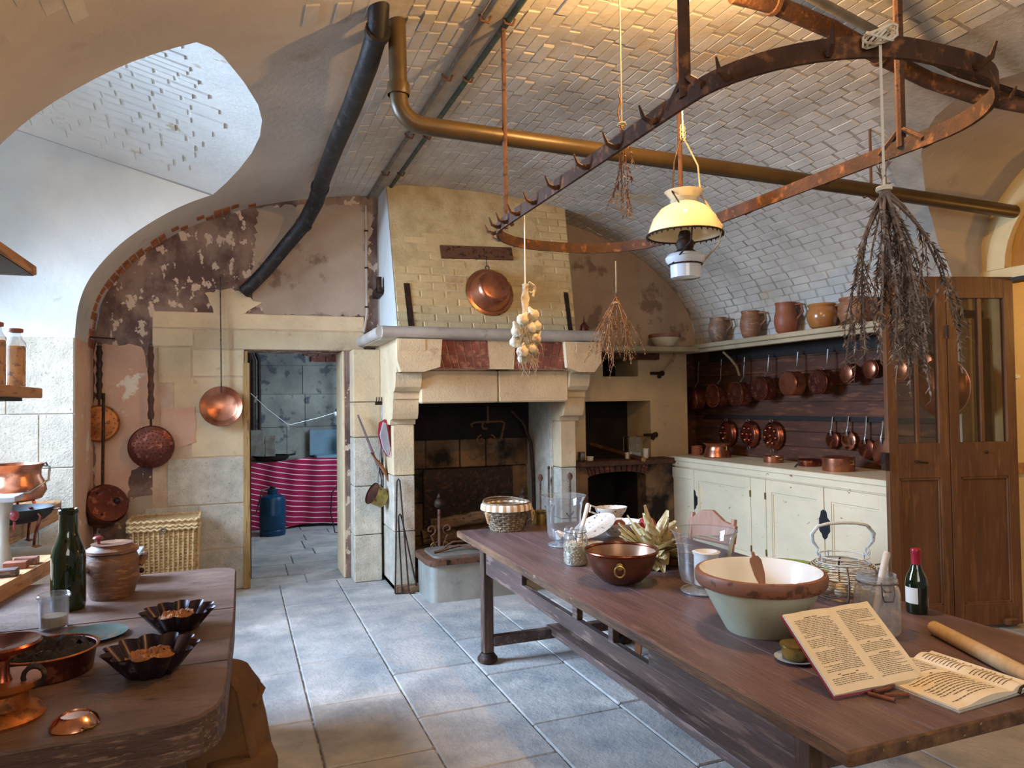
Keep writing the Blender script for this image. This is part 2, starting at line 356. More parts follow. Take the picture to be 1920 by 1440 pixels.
# ================================================================== THE SETTING
XC = 1.87
_ctl = [(-0.6, 3.58), (0, 3.6), (0.6, 3.58), (1.1, 3.52), (1.65, 3.40), (2.05, 3.25), (2.35, 3.09), (2.65, 2.85), (2.85, 2.60), (2.94, 2.38), (2.97, 2.12), (2.97, 1.9)]
PROF = []
for i in range(1, len(_ctl)-2):
    p0, p1, p2, p3 = _ctl[i-1:i+3]
    for k in range(8):
        t = k/8.0
        PROF.append(tuple(0.5*(2*p1[j] + (p2[j]-p0[j])*t + (2*p0[j]-5*p1[j]+4*p2[j]-p3[j])*t*t + (3*p1[j]-p0[j]-3*p2[j]+p3[j])*t**3) for j in (0, 1)))
PROF.append((2.97, 2.12))
ARC = [0.0]
for i in range(1, len(PROF)): ARC.append(ARC[-1]+math.dist(PROF[i], PROF[i-1]))
SMAX = ARC[-1]
def lerp_tab(tab, x):
    if x <= tab[0][0]: return tab[0][1]
    for (a, b), (c, d) in zip(tab, tab[1:]):
        if x <= c: return b+(d-b)*(x-a)/(c-a) if c > a else d
    return tab[-1][1]
def vz(X):
    d = abs(X-XC)
    for (a, b), (c, e) in zip(PROF, PROF[1:]):
        if d <= c: return b+(e-b)*(d-a)/(c-a) if c > a else e
    return 2.12
def vp(s):   # arc length from the crown (signed) -> x, z, tangent
    a = min(abs(s), SMAX-1e-6); sg = 1 if s >= 0 else -1
    for i in range(1, len(ARC)):
        if a <= ARC[i]:
            t = (a-ARC[i-1])/(ARC[i]-ARC[i-1]); p, q = PROF[i-1], PROF[i]
            return XC+sg*(p[0]+(q[0]-p[0])*t), p[1]+(q[1]-p[1])*t, Vector((sg*(q[0]-p[0]), 0, q[1]-p[1])).normalized()*1.0
def s_of(X):
    d = abs(X-XC); sg = 1 if X >= XC else -1
    for i in range(1, len(PROF)):
        if d <= PROF[i][0]: return sg*(ARC[i-1]+(ARC[i]-ARC[i-1])*(d-PROF[i-1][0])/max(PROF[i][0]-PROF[i-1][0], 1e-6))
    return sg*SMAX
YB = 6.8
LBAY = (3.53, 6.06); RBAY = (1.45, 3.66)
LH = [(3.53, -0.16), (3.62, -0.10), (3.74, -0.05), (4.1, 0.05), (4.45, 0.13), (4.71, 0.16), (5.0, 0.155), (5.3, 0.11), (5.6, 0.03), (5.85, -0.06), (6.0, -0.13), (6.06, -0.16)]
RH = [(1.45, 4.6), (1.7, 4.35), (1.95, 4.08), (2.2, 3.93), (2.5, 3.84), (2.68, 3.81), (2.9, 3.84), (3.05, 3.89), (3.19, 3.98), (3.32, 4.1), (3.43, 4.25), (3.55, 4.42), (3.66, 4.66)]
def ys():
    out = []
    y = -2.6
    while y < YB: out.append(y); y += 0.1
    out += [YB, LBAY[0]-1e-4, LBAY[0]+1e-4, LBAY[1]-1e-4, LBAY[1]+1e-4, RBAY[0]-1e-4, RBAY[0]+1e-4, RBAY[1]-1e-4, RBAY[1]+1e-4]
    return sorted(out+[y for y, _ in LH[1:-1]]+[y for y, _ in RH[1:-1]])
YS = None
def half(bay, tab, sg, mb):
    for ya, yb_, hole in ((-9, bay[0], 0), (bay[0], bay[1], 1), (bay[1], 9, 0)):
        yy = sorted(set([y for y in ys() if ya < y < yb_ and abs(y-ya) > .002 and abs(y-yb_) > .002]+[y for y in (ya, yb_) if -3 < y < 7]))
        rows = []
        for y in yy:
            s1 = s_of(lerp_tab(tab, y)) if hole else sg*SMAX
            rows.append([(lambda q: (q[0], y, q[1]))(vp(s1*(k/40))) for k in range(41)])
        mb.grid(rows)
    return mb
ceiling = struct(half(LBAY, LH, -1, MB()).build('ceiling', 'plaster', ang=60))
half(RBAY, RH, 1, MB()).build('vault_half', 'brick_joint', ceiling, ang=60)
# painted bricks of the vault, coursed along the room
unit = MB().cbox((-0.5, -0.5, -0.5), (0.5, 0.5, 0.5), 0.0)
def brick_mesh(name, m, b=0.06):
    q = MB(); h = 0.5
    top = [(-h+b*0.35, -h+b, h), (h-b*0.35, -h+b, h), (h-b*0.35, h-b, h), (-h+b*0.35, h-b, h)]
    mid = [(-h, -h, h-0.25), (h, -h, h-0.25), (h, h, h-0.25), (-h, h, h-0.25)]
    bot = [(-h, -h, -h), (h, -h, -h), (h, h, -h), (-h, h, -h)]
    q.add(bot+mid+top, [(8,9,10,11)]+[(a, (a+1) % 4, (a+1) % 4+4, a+4) for a in range(4)]+[(a+4, (a+1) % 4+4, (a+1) % 4+8, a+8) for a in range(4)])
    me = bpy.data.meshes.new(name); me.from_pydata(q.v, [], q.f); me.materials.append(M[m]); return me, q
def inset(q, Mx, dest): dest.add([Mx @ Vector(p) for p in q.v], q.f)
cand = []
def in_plaster(x, y):
    if RBAY[0]-0.5 < y < RBAY[1]+0.55:
        yy = min(max(y, RBAY[0]), RBAY[1]); d = abs(y-yy)
        lim = lerp_tab(RH, yy)-0.42+d*1.1
        if x > lim: return True
    return False
pitch = 0.0735
nrow = int(SMAX*2/pitch)
for i in range(nrow+1):
    s = -SMAX+pitch*(i+0.5)
    if s > SMAX-0.02: break
    x, z, t = vp(s)
    left = x < 0.80
    y = 0.6+random.uniform(-0.2, 0)
    while y < YB-0.02:
        ln = random.choice((0.215, 0.215, 0.21, 0.205, 0.11))
        y2 = min(y+ln, YB); yc = (y+y2)/2
        ok = True
        if left: ok = (-0.85 < x < -0.36 and yc < 3.02) or (0.22 < x < 0.64 and yc < 3.48) or x > 0.78
        if in_plaster(x, yc): ok = False
        if 1.185 < x < 1.335: ok = False
        if ok and y2-y > 0.05:
            nrm = Vector((-t.z, 0, t.x)) if s >= 0 else Vector((t.z, 0, -t.x))
            if nrm.z > 0: nrm = -nrm
            cand.append((x, yc, z, t.copy(), nrm, y2-y-0.008, left))
        y = y2
me_b, q_b = brick_mesh('vault_brick', 'brick_white')
vis = []
for c in cand:
    u, v, dpt = proj((c[0], c[1], c[2]))
    vis.append((dpt if (dpt > 0.1 and -40 < u < 1960 and -40 < v < 1440) else 99, random.random(), c))
vis.sort(key=lambda k: k[:2])
rest = MB()
for n_, (dpt, _, c) in enumerate(vis):
    x, yc, z, t, nrm, ln, left = c
    ax = t*(0.067+random.uniform(-0.003, 0.002)); ay = Vector((random.uniform(-.004, .004), 1, random.uniform(-.004, .004)))*ln
    tilt = random.uniform(-0.05, 0.05)
    nn = (nrm + t.normalized()*tilt).normalized(); hgt = 0.03
    pr = random.uniform(-0.0052, -0.0012) + (0.005 if random.random() < 0.06 else 0)
    if left and x < 0.7: pr -= 0.0035
    o_ = Vector((x, yc, z)) + nrm*(pr-hgt*0.5+0.007)
    az = nn*hgt
    if (ax.cross(ay)).dot(az) < 0: ax = -ax
    Mx = Matrix(((ax.x, ay.x, az.x, o_.x), (ax.y, ay.y, az.y, o_.y), (ax.z, ay.z, az.z, o_.z), (0, 0, 0, 1)))
    if n_ < 300 and dpt < 50:
        b = bpy.data.objects.new('brick', me_b); COL.objects.link(b); b.parent = ceiling; b.matrix_world = Mx
    else: inset(q_b, Mx, rest)
stuff(rest.build('vault_brickwork', 'brick_white', ceiling, smooth=False))

# bay vaults (the window bay on the left, the door bay on the right)
mb = MB(); rows = []
for y, xh in [(y, lerp_tab(LH, y)) for y in ys() if LBAY[0] < y < LBAY[1]]:
    rows.append([(xh-k*(xh+2.75)/10, y, vz(xh)+0.27*(k*(xh+2.75)/10)) for k in range(11)])
mb.grid(rows)
o = mb.build('trim_0', 'plaster_bay', ang=60); struct(o)
# a few proud brick courses in the bay vault
rb = MB()
def bayz(x, y): xh = lerp_tab(LH, y); return vz(xh)+0.27*(xh-x)
for k in range(22):
    y = 3.80+k*0.098; xh = lerp_tab(LH, y); x = xh-0.20-0.11*(k % 2)-0.1*abs(math.sin(k*1.3))
    while x > -2.6:
        ln = random.choice((0.22, 0.22, 0.11)); dz = random.uniform(0.006, 0.013)
        cs = [(x-0.006, y+0.007), (x-ln+0.006, y+0.007), (x-ln+0.006, y+0.091), (x-0.006, y+0.091)]
        i_ = [(x-0.012, y+0.014), (x-ln+0.012, y+0.014), (x-ln+0.012, y+0.082), (x-0.012, y+0.082)]
        rb.add([(p[0], p[1], bayz(*p)+0.004) for p in cs]+[(p[0], p[1], bayz(*p)-dz) for p in i_], [(4,5,6,7), (0,1,5,4), (1,2,6,5), (2,3,7,6), (3,0,4,7)])
        x -= ln
stuff(rb.build('bay_brickwork', 'plaster_bay', o, smooth=False))
mb = MB(); rows = []
for y, xh in [(y, lerp_tab(RH, y)) for y in ys() if RBAY[0] < y < RBAY[1]]:
    rows.append([(xh+k*(5.1-xh)/8, y, vz(xh)+0.03*k*(5.1-xh)/8+ (0.0)) for k in range(9)])
mb.grid(rows); struct(mb.build('trim_1', 'plaster', ang=60))

# ---- walls
def face_poly(poly, fn, a, b, name, m, parent=None):
    q = MB(); q.prism(poly, fn, a, b); return q.build(name, m, parent, ang=30)
XZ = lambda u, v, w: (u, w, v)
YZ = lambda u, v, w: (w, u, v)
def vault_pts(x0, x1, n=24, dz=0.03):
    return [(x0+(x1-x0)*i/n, vz(x0+(x1-x0)*i/n)+dz) for i in range(n+1)]
XL, XR = -1.10, 5.0
# back wall, left of the chimney, with the doorway cut out
poly = [(XL, 0), (0.075, 0), (0.075, 2.10), (0.945, 2.10), (0.945, 0), (1.26, 0)] + [(1.26, vz(1.26)+.03)] + vault_pts(1.2, XL, 30)
wall_back = struct(face_poly(poly, XZ, YB, YB+0.45, 'wall_back', 'wall_stained'))
# wall parts around chimney and oven
face_poly([(1.26, 1.95)]+[(3.05, 1.95)]+vault_pts(3.05, 1.26), XZ, YB, YB+0.3, 'chimney_back', 'wall_buff', wall_back)
mb = MB().box((1.2, 7.05, 0), (3.05, 7.2, 2.3)); mb.build('firebox_back', 'granite_sooty', wall_back)
mb = MB()
poly = [(2.98, 2.16), (4.86, 2.16)] + vault_pts(4.83, 2.98)
mb.prism(poly, XZ, YB, YB+0.4)
mb.build('upper_plaster', 'wall_buff', wall_back, ang=30)
hx0, hx1 = PY(1098, 800, YB).x, PY(1220, 800, YB).x
ux0, ux1 = PY(1130, 680, YB).x, PY(1196, 680, YB).x
zA0, zA1 = 0.98, PY(1160, 752, YB).z
zB0, zB1 = PY(1160, 706, YB).z, 2.10
mb = MB()
for lo, hi in (((2.98, zA0), (hx0, 2.16)), ((hx1, zA0), (4.70, 2.16)), ((hx0, zA1), (hx1, zB0)), ((hx0, zB0), (ux0, 2.16)), ((ux1, zB0), (hx1, 2.16)), ((ux0, zB1), (ux1, 2.16))):
    mb.box((lo[0], YB, lo[1]), (hi[0], YB+0.55, hi[1]))
mb.build('oven_wall', 'limestone', wall_back, smooth=False)
MB().box((2.98, 7.30, 0), (5.2, 7.4, 2.3)).build('oven_recess_back', 'soot', wall_back)
MB().box((4.70, 7.06, 0), (5.1, 7.25, 2.3)).build('corner_panel', 'wood_dark', wall_back)
struct(MB().box((XL-0.3, LBAY[1]+0.02, 0), (XL, YB+0.1, 2.4)).build('wall_left', 'wall_salmon', smooth=False))
# window bay: far wall, near wall, outer wall with its window
def bay_wall(name, y0, y1, m):
    pl = [(XL, 0)]
    pl += [(XC-p[0], p[1]) for p in reversed(PROF) if XC-p[0] <= -0.16]
    pl += [(-2.75, vz(-0.16)+0.27*2.6), (-2.75, 0)]
    return struct(face_poly(pl, XZ, y0, y1, name, m))
wb = bay_wall('wall_far_bay', LBAY[1], LBAY[1]+0.015, 'plaster_bay')
bay_wall('wall_near_bay', LBAY[0]-0.015, LBAY[0], 'plaster_bay')
mb = MB()
mb.box((-2.95, LBAY[0]-.3, 0), (-2.75, LBAY[1]+.3, 1.5)); mb.box((-2.95, LBAY[0]-.3, 3.3), (-2.75, LBAY[1]+.3, 4.4))
mb.box((-2.95, LBAY[0]-.3, 1.5), (-2.75, 3.9, 3.3)); mb.box((-2.95, 5.6, 1.5), (-2.75, LBAY[1]+.3, 3.3))
struct(mb.build('wall_outer_bay', 'plaster_bay', smooth=False))
wn = struct(MB().box((-2.88, 3.9, 1.5), (-2.84, 3.98, 3.3)).box((-2.88, 5.52, 1.5), (-2.84, 5.6, 3.3)).box((-2.88, 3.98, 1.5), (-2.84, 5.52, 1.58)).box((-2.88, 3.98, 3.22), (-2.84, 5.52, 3.3)).box((-2.88, 4.72, 1.58), (-2.84, 4.78, 3.22)).build('window_1', 'white_paint', smooth=False))
MB().box((-2.865, 3.98, 1.58), (-2.86, 4.72, 3.22)).build('pane', 'glass', wn)
MB().box((-2.865, 4.78, 1.58), (-2.86, 5.52, 3.22)).build('pane', 'glass', wn)
# stone blocks on the lower far wall of the bay
def stones(rects, y, parent, m, proud=0.014, plane='xz', back=0.03):
    for (a0, b0, a1, b1) in rects:
        j = 0.0025; pr = proud+random.uniform(-0.004, 0.004); q = MB()
        if plane == 'xz': q.cbox((a0+j, y-pr, b0+j), (a1-j, y+back, b1-j), 0.005)
        else: q.cbox((y-pr, a0+j, b0+j), (y+back, a1-j, b1-j), 0.005)
        q.build('stone', m, parent, smooth=False)
bz = [0, 0.42, 0.80, 1.17, 1.56, 2.12]
for k in range(5):
    xs = [-2.75, -2.1-0.25*(k % 2), -1.52+0.2*(k % 2), XL]
    stones([(xs[i], bz[k], xs[i+1], bz[k+1]) for i in range(3)], LBAY[1], wb, 'granite', 0.012)
# long left wall of the room nearer than the bay
struct(MB().box((XL-0.3, -2.6, 0), (XL, LBAY[0]-0.3, 2.14)).build('wall_left_near', 'plaster', smooth=False))
struct(MB().box((-3, LBAY[0], -0.02), (XL, LBAY[1], 0.62)).build('trim_2', 'plaster_bay', smooth=False))
# right wall: panelled part behind the cupboard, then the door bay
wr = struct(MB().box((XR, RBAY[1]-.04, 0), (XR+0.25, 7.2, 2.16)).build('wall_right', 'wood_dark', smooth=False))
for k in range(8):   # horizontal boards of the panelling
    z0 = 1.0+k*0.142
    MB().cbox((XR-0.014-0.003*(k % 2), RBAY[1]+0.02, z0+.002), (XR+.01, 7.06, z0+0.140), 0.003).build('board', 'wood_dark', wr, smooth=False)
MB().box((XR-0.17, RBAY[1], 2.16), (XR+.25, YB+.2, 2.22)).build('ledge', 'plaster', wr)
pl = [(4.6, 0), (5.12, 0), (5.12, 3.3), (4.6, vz(4.6)+.05)]
pl = [(4.86, 0), (5.12, 0), (5.12, 2.75)] + [(XC+p[0], p[1]) for p in PROF if XC+p[0] > 4.6]
struct(face_poly(pl, XZ, RBAY[1], RBAY[1]+0.06, 'wall_far_door_bay', 'plaster'))
# door bay wall with doorway and arched transom light
dy0, dy1 = 1.66, 3.50
mb = MB()
mb.prism([(RBAY[0]-0.1, 0), (dy0, 0), (dy0, 2.5), (RBAY[0]-0.1, 2.5)], YZ, 5.1, 5.22)
mb.prism([(dy1, 0), (RBAY[1]+.02, 0), (RBAY[1]+.02, 2.5), (dy1, 2.5)], YZ, 5.1, 5.22)
cy_, ry_, rz_ = 2.56, 0.92, 0.68
outer = [(RBAY[1]+.02, 2.5), (RBAY[1]+.02, 3.9), (RBAY[0]-.1, 3.9), (RBAY[0]-.1, 2.5)]
inner = [(cy_-ry_*math.cos(PI*i/24), 2.56+rz_*math.sin(PI*i/24)) for i in range(25)]
mb.prism([(RBAY[1]+.02, 2.5), (RBAY[1]+.02, 3.9), (RBAY[0]-.1, 3.9), (RBAY[0]-.1, 2.5)] + [(cy_-ry_, 2.5)] + inner + [(cy_+ry_, 2.5)], YZ, 5.1, 5.22)
w_door = struct(mb.build('wall_door_bay', 'yellow_wall', ang=30))
MB().box((5.085, dy0-.1, 2.42), (5.14, RBAY[1], 2.50)).build('lintel_beam', 'yellow_wall', w_door)
MB().box((5.07, dy0, 2.40), (5.20, dy1+.02, 2.425)).build('door_head', 'black', w_door)
rim = [(cy_-(ry_+.13)*math.cos(PI*i/24), 2.50+(rz_+.16)*math.sin(PI*i/24)) for i in range(25)]
rin = [(cy_-(ry_-.0)*math.cos(PI*i/24), 2.50+(rz_+.04)*math.sin(PI*i/24)) for i in range(24, -1, -1)]
face_poly(rim+rin, YZ, 5.075, 5.11, 'arched_moulding', 'yellow_wall', w_door)
face_poly([(cy_-ry_, 2.5)]+inner+[(cy_+ry_, 2.5)], YZ, 5.15, 5.156, 'transom_pane', 'glass_pane', w_door)
# passage beyond the doorway
mb = MB(); mb.box((5.22, dy1, 0), (7.2, dy1+.1, 3.6)); mb.box((7.2, 0.8, 0), (7.3, dy1+.1, 3.6)); mb.box((5.22, 0.8, 3.6), (7.3, dy1+.1, 3.7)); mb.box((5.22, 0.8, 0), (7.3, 0.9, 3.6))
wp = struct(mb.build('wall_passage', 'yellow_wall', smooth=False))
stones([(5.24, 0.0, 5.75, 0.42)], dy1, wp, 'granite', 0.012)
tr = struct(MB().box((5.12, dy1-0.03, 1.05), (7.1, dy1, 1.12)).build('trim_3', 'wood_plank', smooth=False))

# ---- floor of stone slabs
fl = MB().box((-3.2, -2.8, -0.1), (7.4, 11.2, -0.010))
floor = struct(fl.build('floor', 'slab_joint', smooth=False))
colx = [-1.66, -1.15, -0.65, -0.15, 0.36, 0.86, 1.37, 1.88, 2.38, 2.89, 3.39, 3.9, 4.4, 4.92, 5.4]
known = {4: [3.3, 3.99, 4.67, 5.39, 6.05], 5: [3.05, 3.65, 4.28, 4.93, 5.45, 5.81, 6.4], 6: [3.35, 4.06, 4.72, 5.35, 5.98], 7: [2.7, 3.40, 4.1, 4.77, 5.4]}
def slab(x0, x1, y0, y1, z=0.0):
    q = MB(); j = 0.004; dz = random.uniform(-0.003, 0.001)+z
    q.cbox((x0+j, y0+j, -0.05), (x1-j, y1-j, dz), 0.006); return q.build('slab', 'slab', floor, smooth=False)
for i in range(len(colx)-1):
    jo = known.get(i, [])
    lst = list(jo) if jo else []
    if not lst:
        y = 1.0+random.uniform(0, 0.6)
        while y < 6.6: lst.append(y); y += random.choice((0.55, 0.68, 0.72, 0.62))
    lst = [y for y in ([lst[0]-2.2, lst[0]-1.45, lst[0]-0.72] + lst) if y > 0.2 and y < 6.65] + [6.80]
    for a, b in zip(lst, lst[1:]): slab(colx[i], colx[i+1], a, b)
y = 6.80
rnd2 = random.Random(3)
while y < 10.4:
    h = rnd2.choice((0.34, 0.42, 0.5)); x = -1.2+rnd2.uniform(-.3, 0)
    while x < 2.2:
        w = rnd2.uniform(0.7, 1.2)
        slab(x, x+w, y, y+h); x += w
    y += h
# ================================================================== WALL DETAIL
def rect_xz(x0, y0, x1, y1, Y):
    a = PY(x0, y1, Y); b = PY(x1, y0, Y); return (a.x, a.z, b.x, b.z)
# dressed stones round the doorway and down the wall (each a block standing slightly proud)
lst = [(-0.66, 2.28, 1.13, 2.42), (-0.02, 2.10, 1.13, 2.275), (-0.66, 2.12, -0.34, 2.275), (-0.335, 2.10, -0.025, 2.275),
       (-0.35, 1.86, 0.07, 2.095), (-0.62, 1.80, -0.355, 2.115), (-0.50, 1.56, 0.07, 1.855), (-0.36, 1.16, 0.07, 1.555)]
stones(lst, YB, wall_back, 'limestone', 0.012)
stones([(-0.55, 0.75, 0.07, 1.155), (-0.30, 0.36, 0.07, 0.745), (-0.62, 0.0, 0.07, 0.355), (-0.72, 0.36, -0.305, 0.745), (-1.09, 0.0, -0.625, 0.40)], YB, wall_back, 'granite', 0.012)
def patch(name, pts, Y, m, th=0.006, parent=None, jit=0.012, seed=1, mid=2):
    rg = random.Random(seed); q = []
    n = len(pts)
    for i in range(n):
        a = PY(*pts[i], Y); b = PY(*pts[(i+1) % n], Y)
        k = max(2, int((b-a).length/0.035))
        for j in range(k):
            p = a.lerp(b, j/k); q.append((p.x+rg.uniform(-jit, jit), p.z+rg.uniform(-jit, jit)))
    w = MB(); w.prism(q, XZ, Y-th, Y+0.002); return w.build(name, m, parent, smooth=False)
patch('plaster_patch', [(178, 645), (268, 648), (283, 720), (300, 765), (300, 860), (245, 880), (240, 935), (178, 935)], YB, 'wall_salmon', 0.007, wall_back, seed=2)
patch('plaster_patch', [(302, 768), (366, 763), (367, 830), (330, 842), (300, 820)], YB, 'wall_salmon', 0.019, wall_back, 0.006, seed=5)
patch('plaster_patch', [(385, 550), (432, 540), (490, 570), (465, 585), (440, 590), (428, 610), (400, 588)], YB, 'limestone', 0.016, wall_back, 0.012, seed=3)
patch('plaster_patch', [(482, 388), (706, 382), (690, 470), (688, 592), (500, 592), (470, 560)], YB, 'wall_buff', 0.005, wall_back, 0.02, seed=4)
patch('plaster_patch', [(240, 935), (300, 930), (440, 925), (440, 1075), (238, 1075)], YB, 'wall_buff', 0.004, wall_back, 0.02, seed=6)
# broken course of bare orange bricks along the springing of the vault
def vault_bricks(a0, a1, step, m, miss=0.15, y0=YB-0.30, y1=YB-0.02):
    s = a0
    while s < a1:
        for r_ in range(2):
            if random.random() < miss: continue
            x, z, t = vp(-s); n = Vector((-t.z, 0, t.x)); n = n if n.z < 0 else -n
            ya = YB-0.015-0.115*r_-random.uniform(0, .008); yb_ = ya-0.10
            q = MB(); c = Vector((x, 0, z))+n*0.004; u = t.normalized()*(step*0.42)
            vs = []
            for yy in (ya, yb_):
                for sg in (-1, 1):
                    for h in (0.004, -0.03): vs.append(Vector((c.x, yy, c.z))+u*sg+n*h)
            q.add(vs, [(0,1,3,2),(4,6,7,5),(0,4,5,1),(2,3,7,6),(0,2,6,4),(1,5,7,3)])
            q.build('brick', m, wall_back, smooth=False)
        s += step
vault_bricks(2.55, 3.75, 0.072, 'orange_brick', 0.12)
vault_bricks(1.75, 2.5, 0.075, 'orange_brick', 0.55)
q = MB().box((-0.66, YB-.005, 0), (0.07, YB+.01, 2.42)).box((0.07, YB-.005, 2.10), (1.12, YB+.01, 2.42)); q.build('mortar_bed', 'pale_mortar', wall_back, smooth=False)
# right-hand pier between doorway and chimney, built of stacked blocks
pr_ = thing('stone_pier', 'pale granite block pier between the doorway and the fireplace', 'pier', (1.11, 6.68, 0))
def lblock(parent, lo, hi, m, nm='stone', ch=0.006):
    l = parent.location; q = MB(); q.cbox((lo[0]-l.x, lo[1]-l.y, lo[2]-l.z), (hi[0]-l.x, hi[1]-l.y, hi[2]-l.z), ch); return q.build(nm, m, parent, smooth=False)
zz = [0, 0.42, 0.86, 1.30, 1.62, 2.10]
for i in range(5): lblock(pr_, (0.99, 6.57+0.006*(i % 2), zz[i]+.003), (1.235, 6.795, zz[i+1]-.003), 'granite' if i < 3 else 'limestone')
# doorway frame
df = thing('door_frame', 'bare timber door frame on the left jamb of the open doorway', 'door frame', (0.075, 6.8, 0))
lblock(df, (0.072, 6.80, 0), (0.10, 7.24, 2.09), 'wood_frame', 'jamb'); lblock(df, (0.06, 6.765, 0.0), (0.115, 6.80, 1.98), 'wood_frame', 'post', 0.004)
lblock(df, (0.10, 7.14, 0.0), (0.13, 7.24, 2.09), 'iron', 'rebate_strip', 0.002); lblock(df, (0.925, 6.8, 0), (0.948, 7.24, 2.10), 'limestone', 'jamb_stone')

# ================================================================== FIREPLACE
fp = thing('fireplace', 'large stone fireplace with corbelled jambs and a cream brick hood', 'fireplace', (2.1, 6.4, 0))
L_ = lambda p: (p[0]-2.1, p[1]-6.4, p[2])
zl = [0, 0.50, 0.98, 1.42]
for (x0, x1) in ((1.26, 1.445), (2.84, 3.0)):
    for i in range(3): lblock(fp, (x0, 6.15+0.004*(i % 2), zl[i]+.003), (x1, 7.05, zl[i+1]-.003), 'granite' if i < 2 else 'limestone', 'jamb_stone')
# corbels, profile in depth and height
cor = [(6.15, 1.42), (6.14, 1.46), (6.06, 1.47), (6.03, 1.52), (6.02, 1.60), (6.02, 1.64), (6.00, 1.64), (6.00, 1.70), (5.96, 1.705), (5.92, 1.74), (5.90, 1.80), (5.895, 1.86), (5.86, 1.86),
       (5.86, 1.94), (5.82, 1.955), (5.78, 1.99), (5.76, 2.04), (5.76, 2.13), (7.0, 2.13), (7.0, 1.42)]
for (x0, x1) in ((1.235, 1.455), (2.83, 3.03)):
    q = MB(); q.prism([(y-6.4, z) for y, z in cor], lambda u, v, w: (w, u, v), x0-2.1, x1-2.1); q.build('corbel', 'limestone', fp, ang=30)
# wider shaped heads of the corbels
for (x0, x1, sg) in ((1.222, 1.60, 1), (2.72, 3.08, -1)):
    a, b = x0-2.1, x1-2.1
    pl_ = [(a, 2.13), (b, 2.13), (b-0.02, 1.90), (a+0.22, 1.86), (a+0.03, 1.86), (a, 1.95)] if sg > 0 else [(a, 2.13), (b, 2.13), (b, 1.95), (b-0.07, 1.86), (b-0.22, 1.86), (a+0.02, 1.90)]
    q = MB(); q.prism(pl_, lambda u, v, w: (u, w, v), 5.765-6.4, 6.1-6.4); q.build('corbel_head', 'limestone', fp, ang=30)
# lintel in two stones
for x0, x1 in ((1.455, 2.15), (2.156, 2.83)): lblock(fp, (x0, 5.94, 1.60), (x1, 6.2, 1.885), 'limestone', 'lintel_stone', 0.012)
lblock(fp, (1.455, 6.2, 1.60), (2.83, 7.0, 2.1), 'soot', 'smoke_shelf')
# flared brick flat arch with keystone
q = MB().box((1.5-2.1, 5.83-6.4, 1.885), (2.86-2.1, 6.1-6.4, 2.13)); q.build('arch_mortar', 'pale_mortar', fp, smooth=False)
zt, zb_ = 2.128, 1.89
def flare(xa_t, xb_t, xa_b, xb_b, n, y, name='brick', m='red_brick', parent=fp, zt=zt, zb=zb_, off=(2.1, 6.4), split=True):
    g = 0.005
    for i in range(n):
        T0 = xa_t+(xb_t-xa_t)*i/n+g; T1 = xa_t+(xb_t-xa_t)*(i+1)/n-g; B0 = xa_b+(xb_b-xa_b)*i/n+g; B1 = xa_b+(xb_b-xa_b)*(i+1)/n-g
        sp = [(0, 1)] if not split else ([(0, 0.5), (0.53, 1)] if i % 2 else [(0, 0.44), (0.47, 1)])
        for (f0, f1) in sp:
            l = lambda a, b, f: a+(b-a)*f
            pl = [(l(B0, T0, f0)-off[0], l(zb, zt, f0)), (l(B1, T1, f0)-off[0], l(zb, zt, f0)), (l(B1, T1, f1)-off[0], l(zb, zt, f1)), (l(B0, T0, f1)-off[0], l(zb, zt, f1))]
            w = MB(); w.prism(pl, XZ, y-random.uniform(0, .004)-off[1], y+0.05-off[1]); w.build(name, m, parent, smooth=False)
k0, k1 = PY(915, 665, 5.82).x, PY(966, 665, 5.82).x
flare(PY(770, 645, 5.82).x, k0-0.005, PY(790, 688, 5.82).x, k0+0.012, 9, 5.82)
flare(k1+0.005, PY(1092, 645, 5.82).x, k1-0.012, PY(1078, 688, 5.82).x, 9, 5.82)
q = MB(); q.prism([(k0-2.1, 2.13), (k1-2.1, 2.13), (k1-2.115, 1.885), (k0-2.085, 1.885)], XZ, 5.815-6.4, 6.0-6.4); q.build('keystone', 'limestone', fp, smooth=False)
# mantel shelf with a bullnose edge
mp_ = [(5.80, 2.13), (5.76, 2.14), (5.735, 2.165), (5.735, 2.20), (5.76, 2.225), (5.80, 2.235), (6.80, 2.235), (6.80, 2.13)]
q = MB(); q.prism([(y-6.4, z) for y, z in mp_], lambda u, v, w: (w, u, v), 1.10-2.1, 3.10-2.1)
q.build('mantel_shelf', 'mantel', fp, ang=50)
q = MB(); q.tube([(1.10-2.1, 5.78-6.4, 2.183), (1.10-2.1, 6.8-6.4, 2.183)], 0.05, 12); q.build('mantel_return', 'mantel', fp)
# hood
HB = [Vector((1.28, 6.0, 2.235)), Vector((2.945, 6.0, 2.235))]; HT = [Vector((1.275, 6.42, vz(1.275)+.02)), Vector((3.05, 6.42, vz(3.05)+.02))]
off = Vector((2.1, 6.4, 0))
q = MB(); B2 = [Vector((1.28, 6.8, 2.235)), Vector((2.945, 6.8, 2.235))]; T2 = [Vector((1.275, 6.8, vz(1.275)+.02)), Vector((3.05, 6.8, vz(3.05)+.02))]
topm = [Vector((1.275+(3.05-1.275)*i/6, 6.42, vz(1.275+(3.05-1.275)*i/6)+.02)) for i in range(7)]
q.add([p-off for p in (HB[0], HB[1], *topm[::-1])], [tuple(range(9))])
q.add([p-off for p in (HB[0], HT[0], T2[0], B2[0])], [(0, 1, 2, 3)]); q.add([p-off for p in (HB[1], B2[1], T2[1], HT[1])], [(0, 1, 2, 3)])
q.build('hood', 'hood_joint', fp, smooth=False)
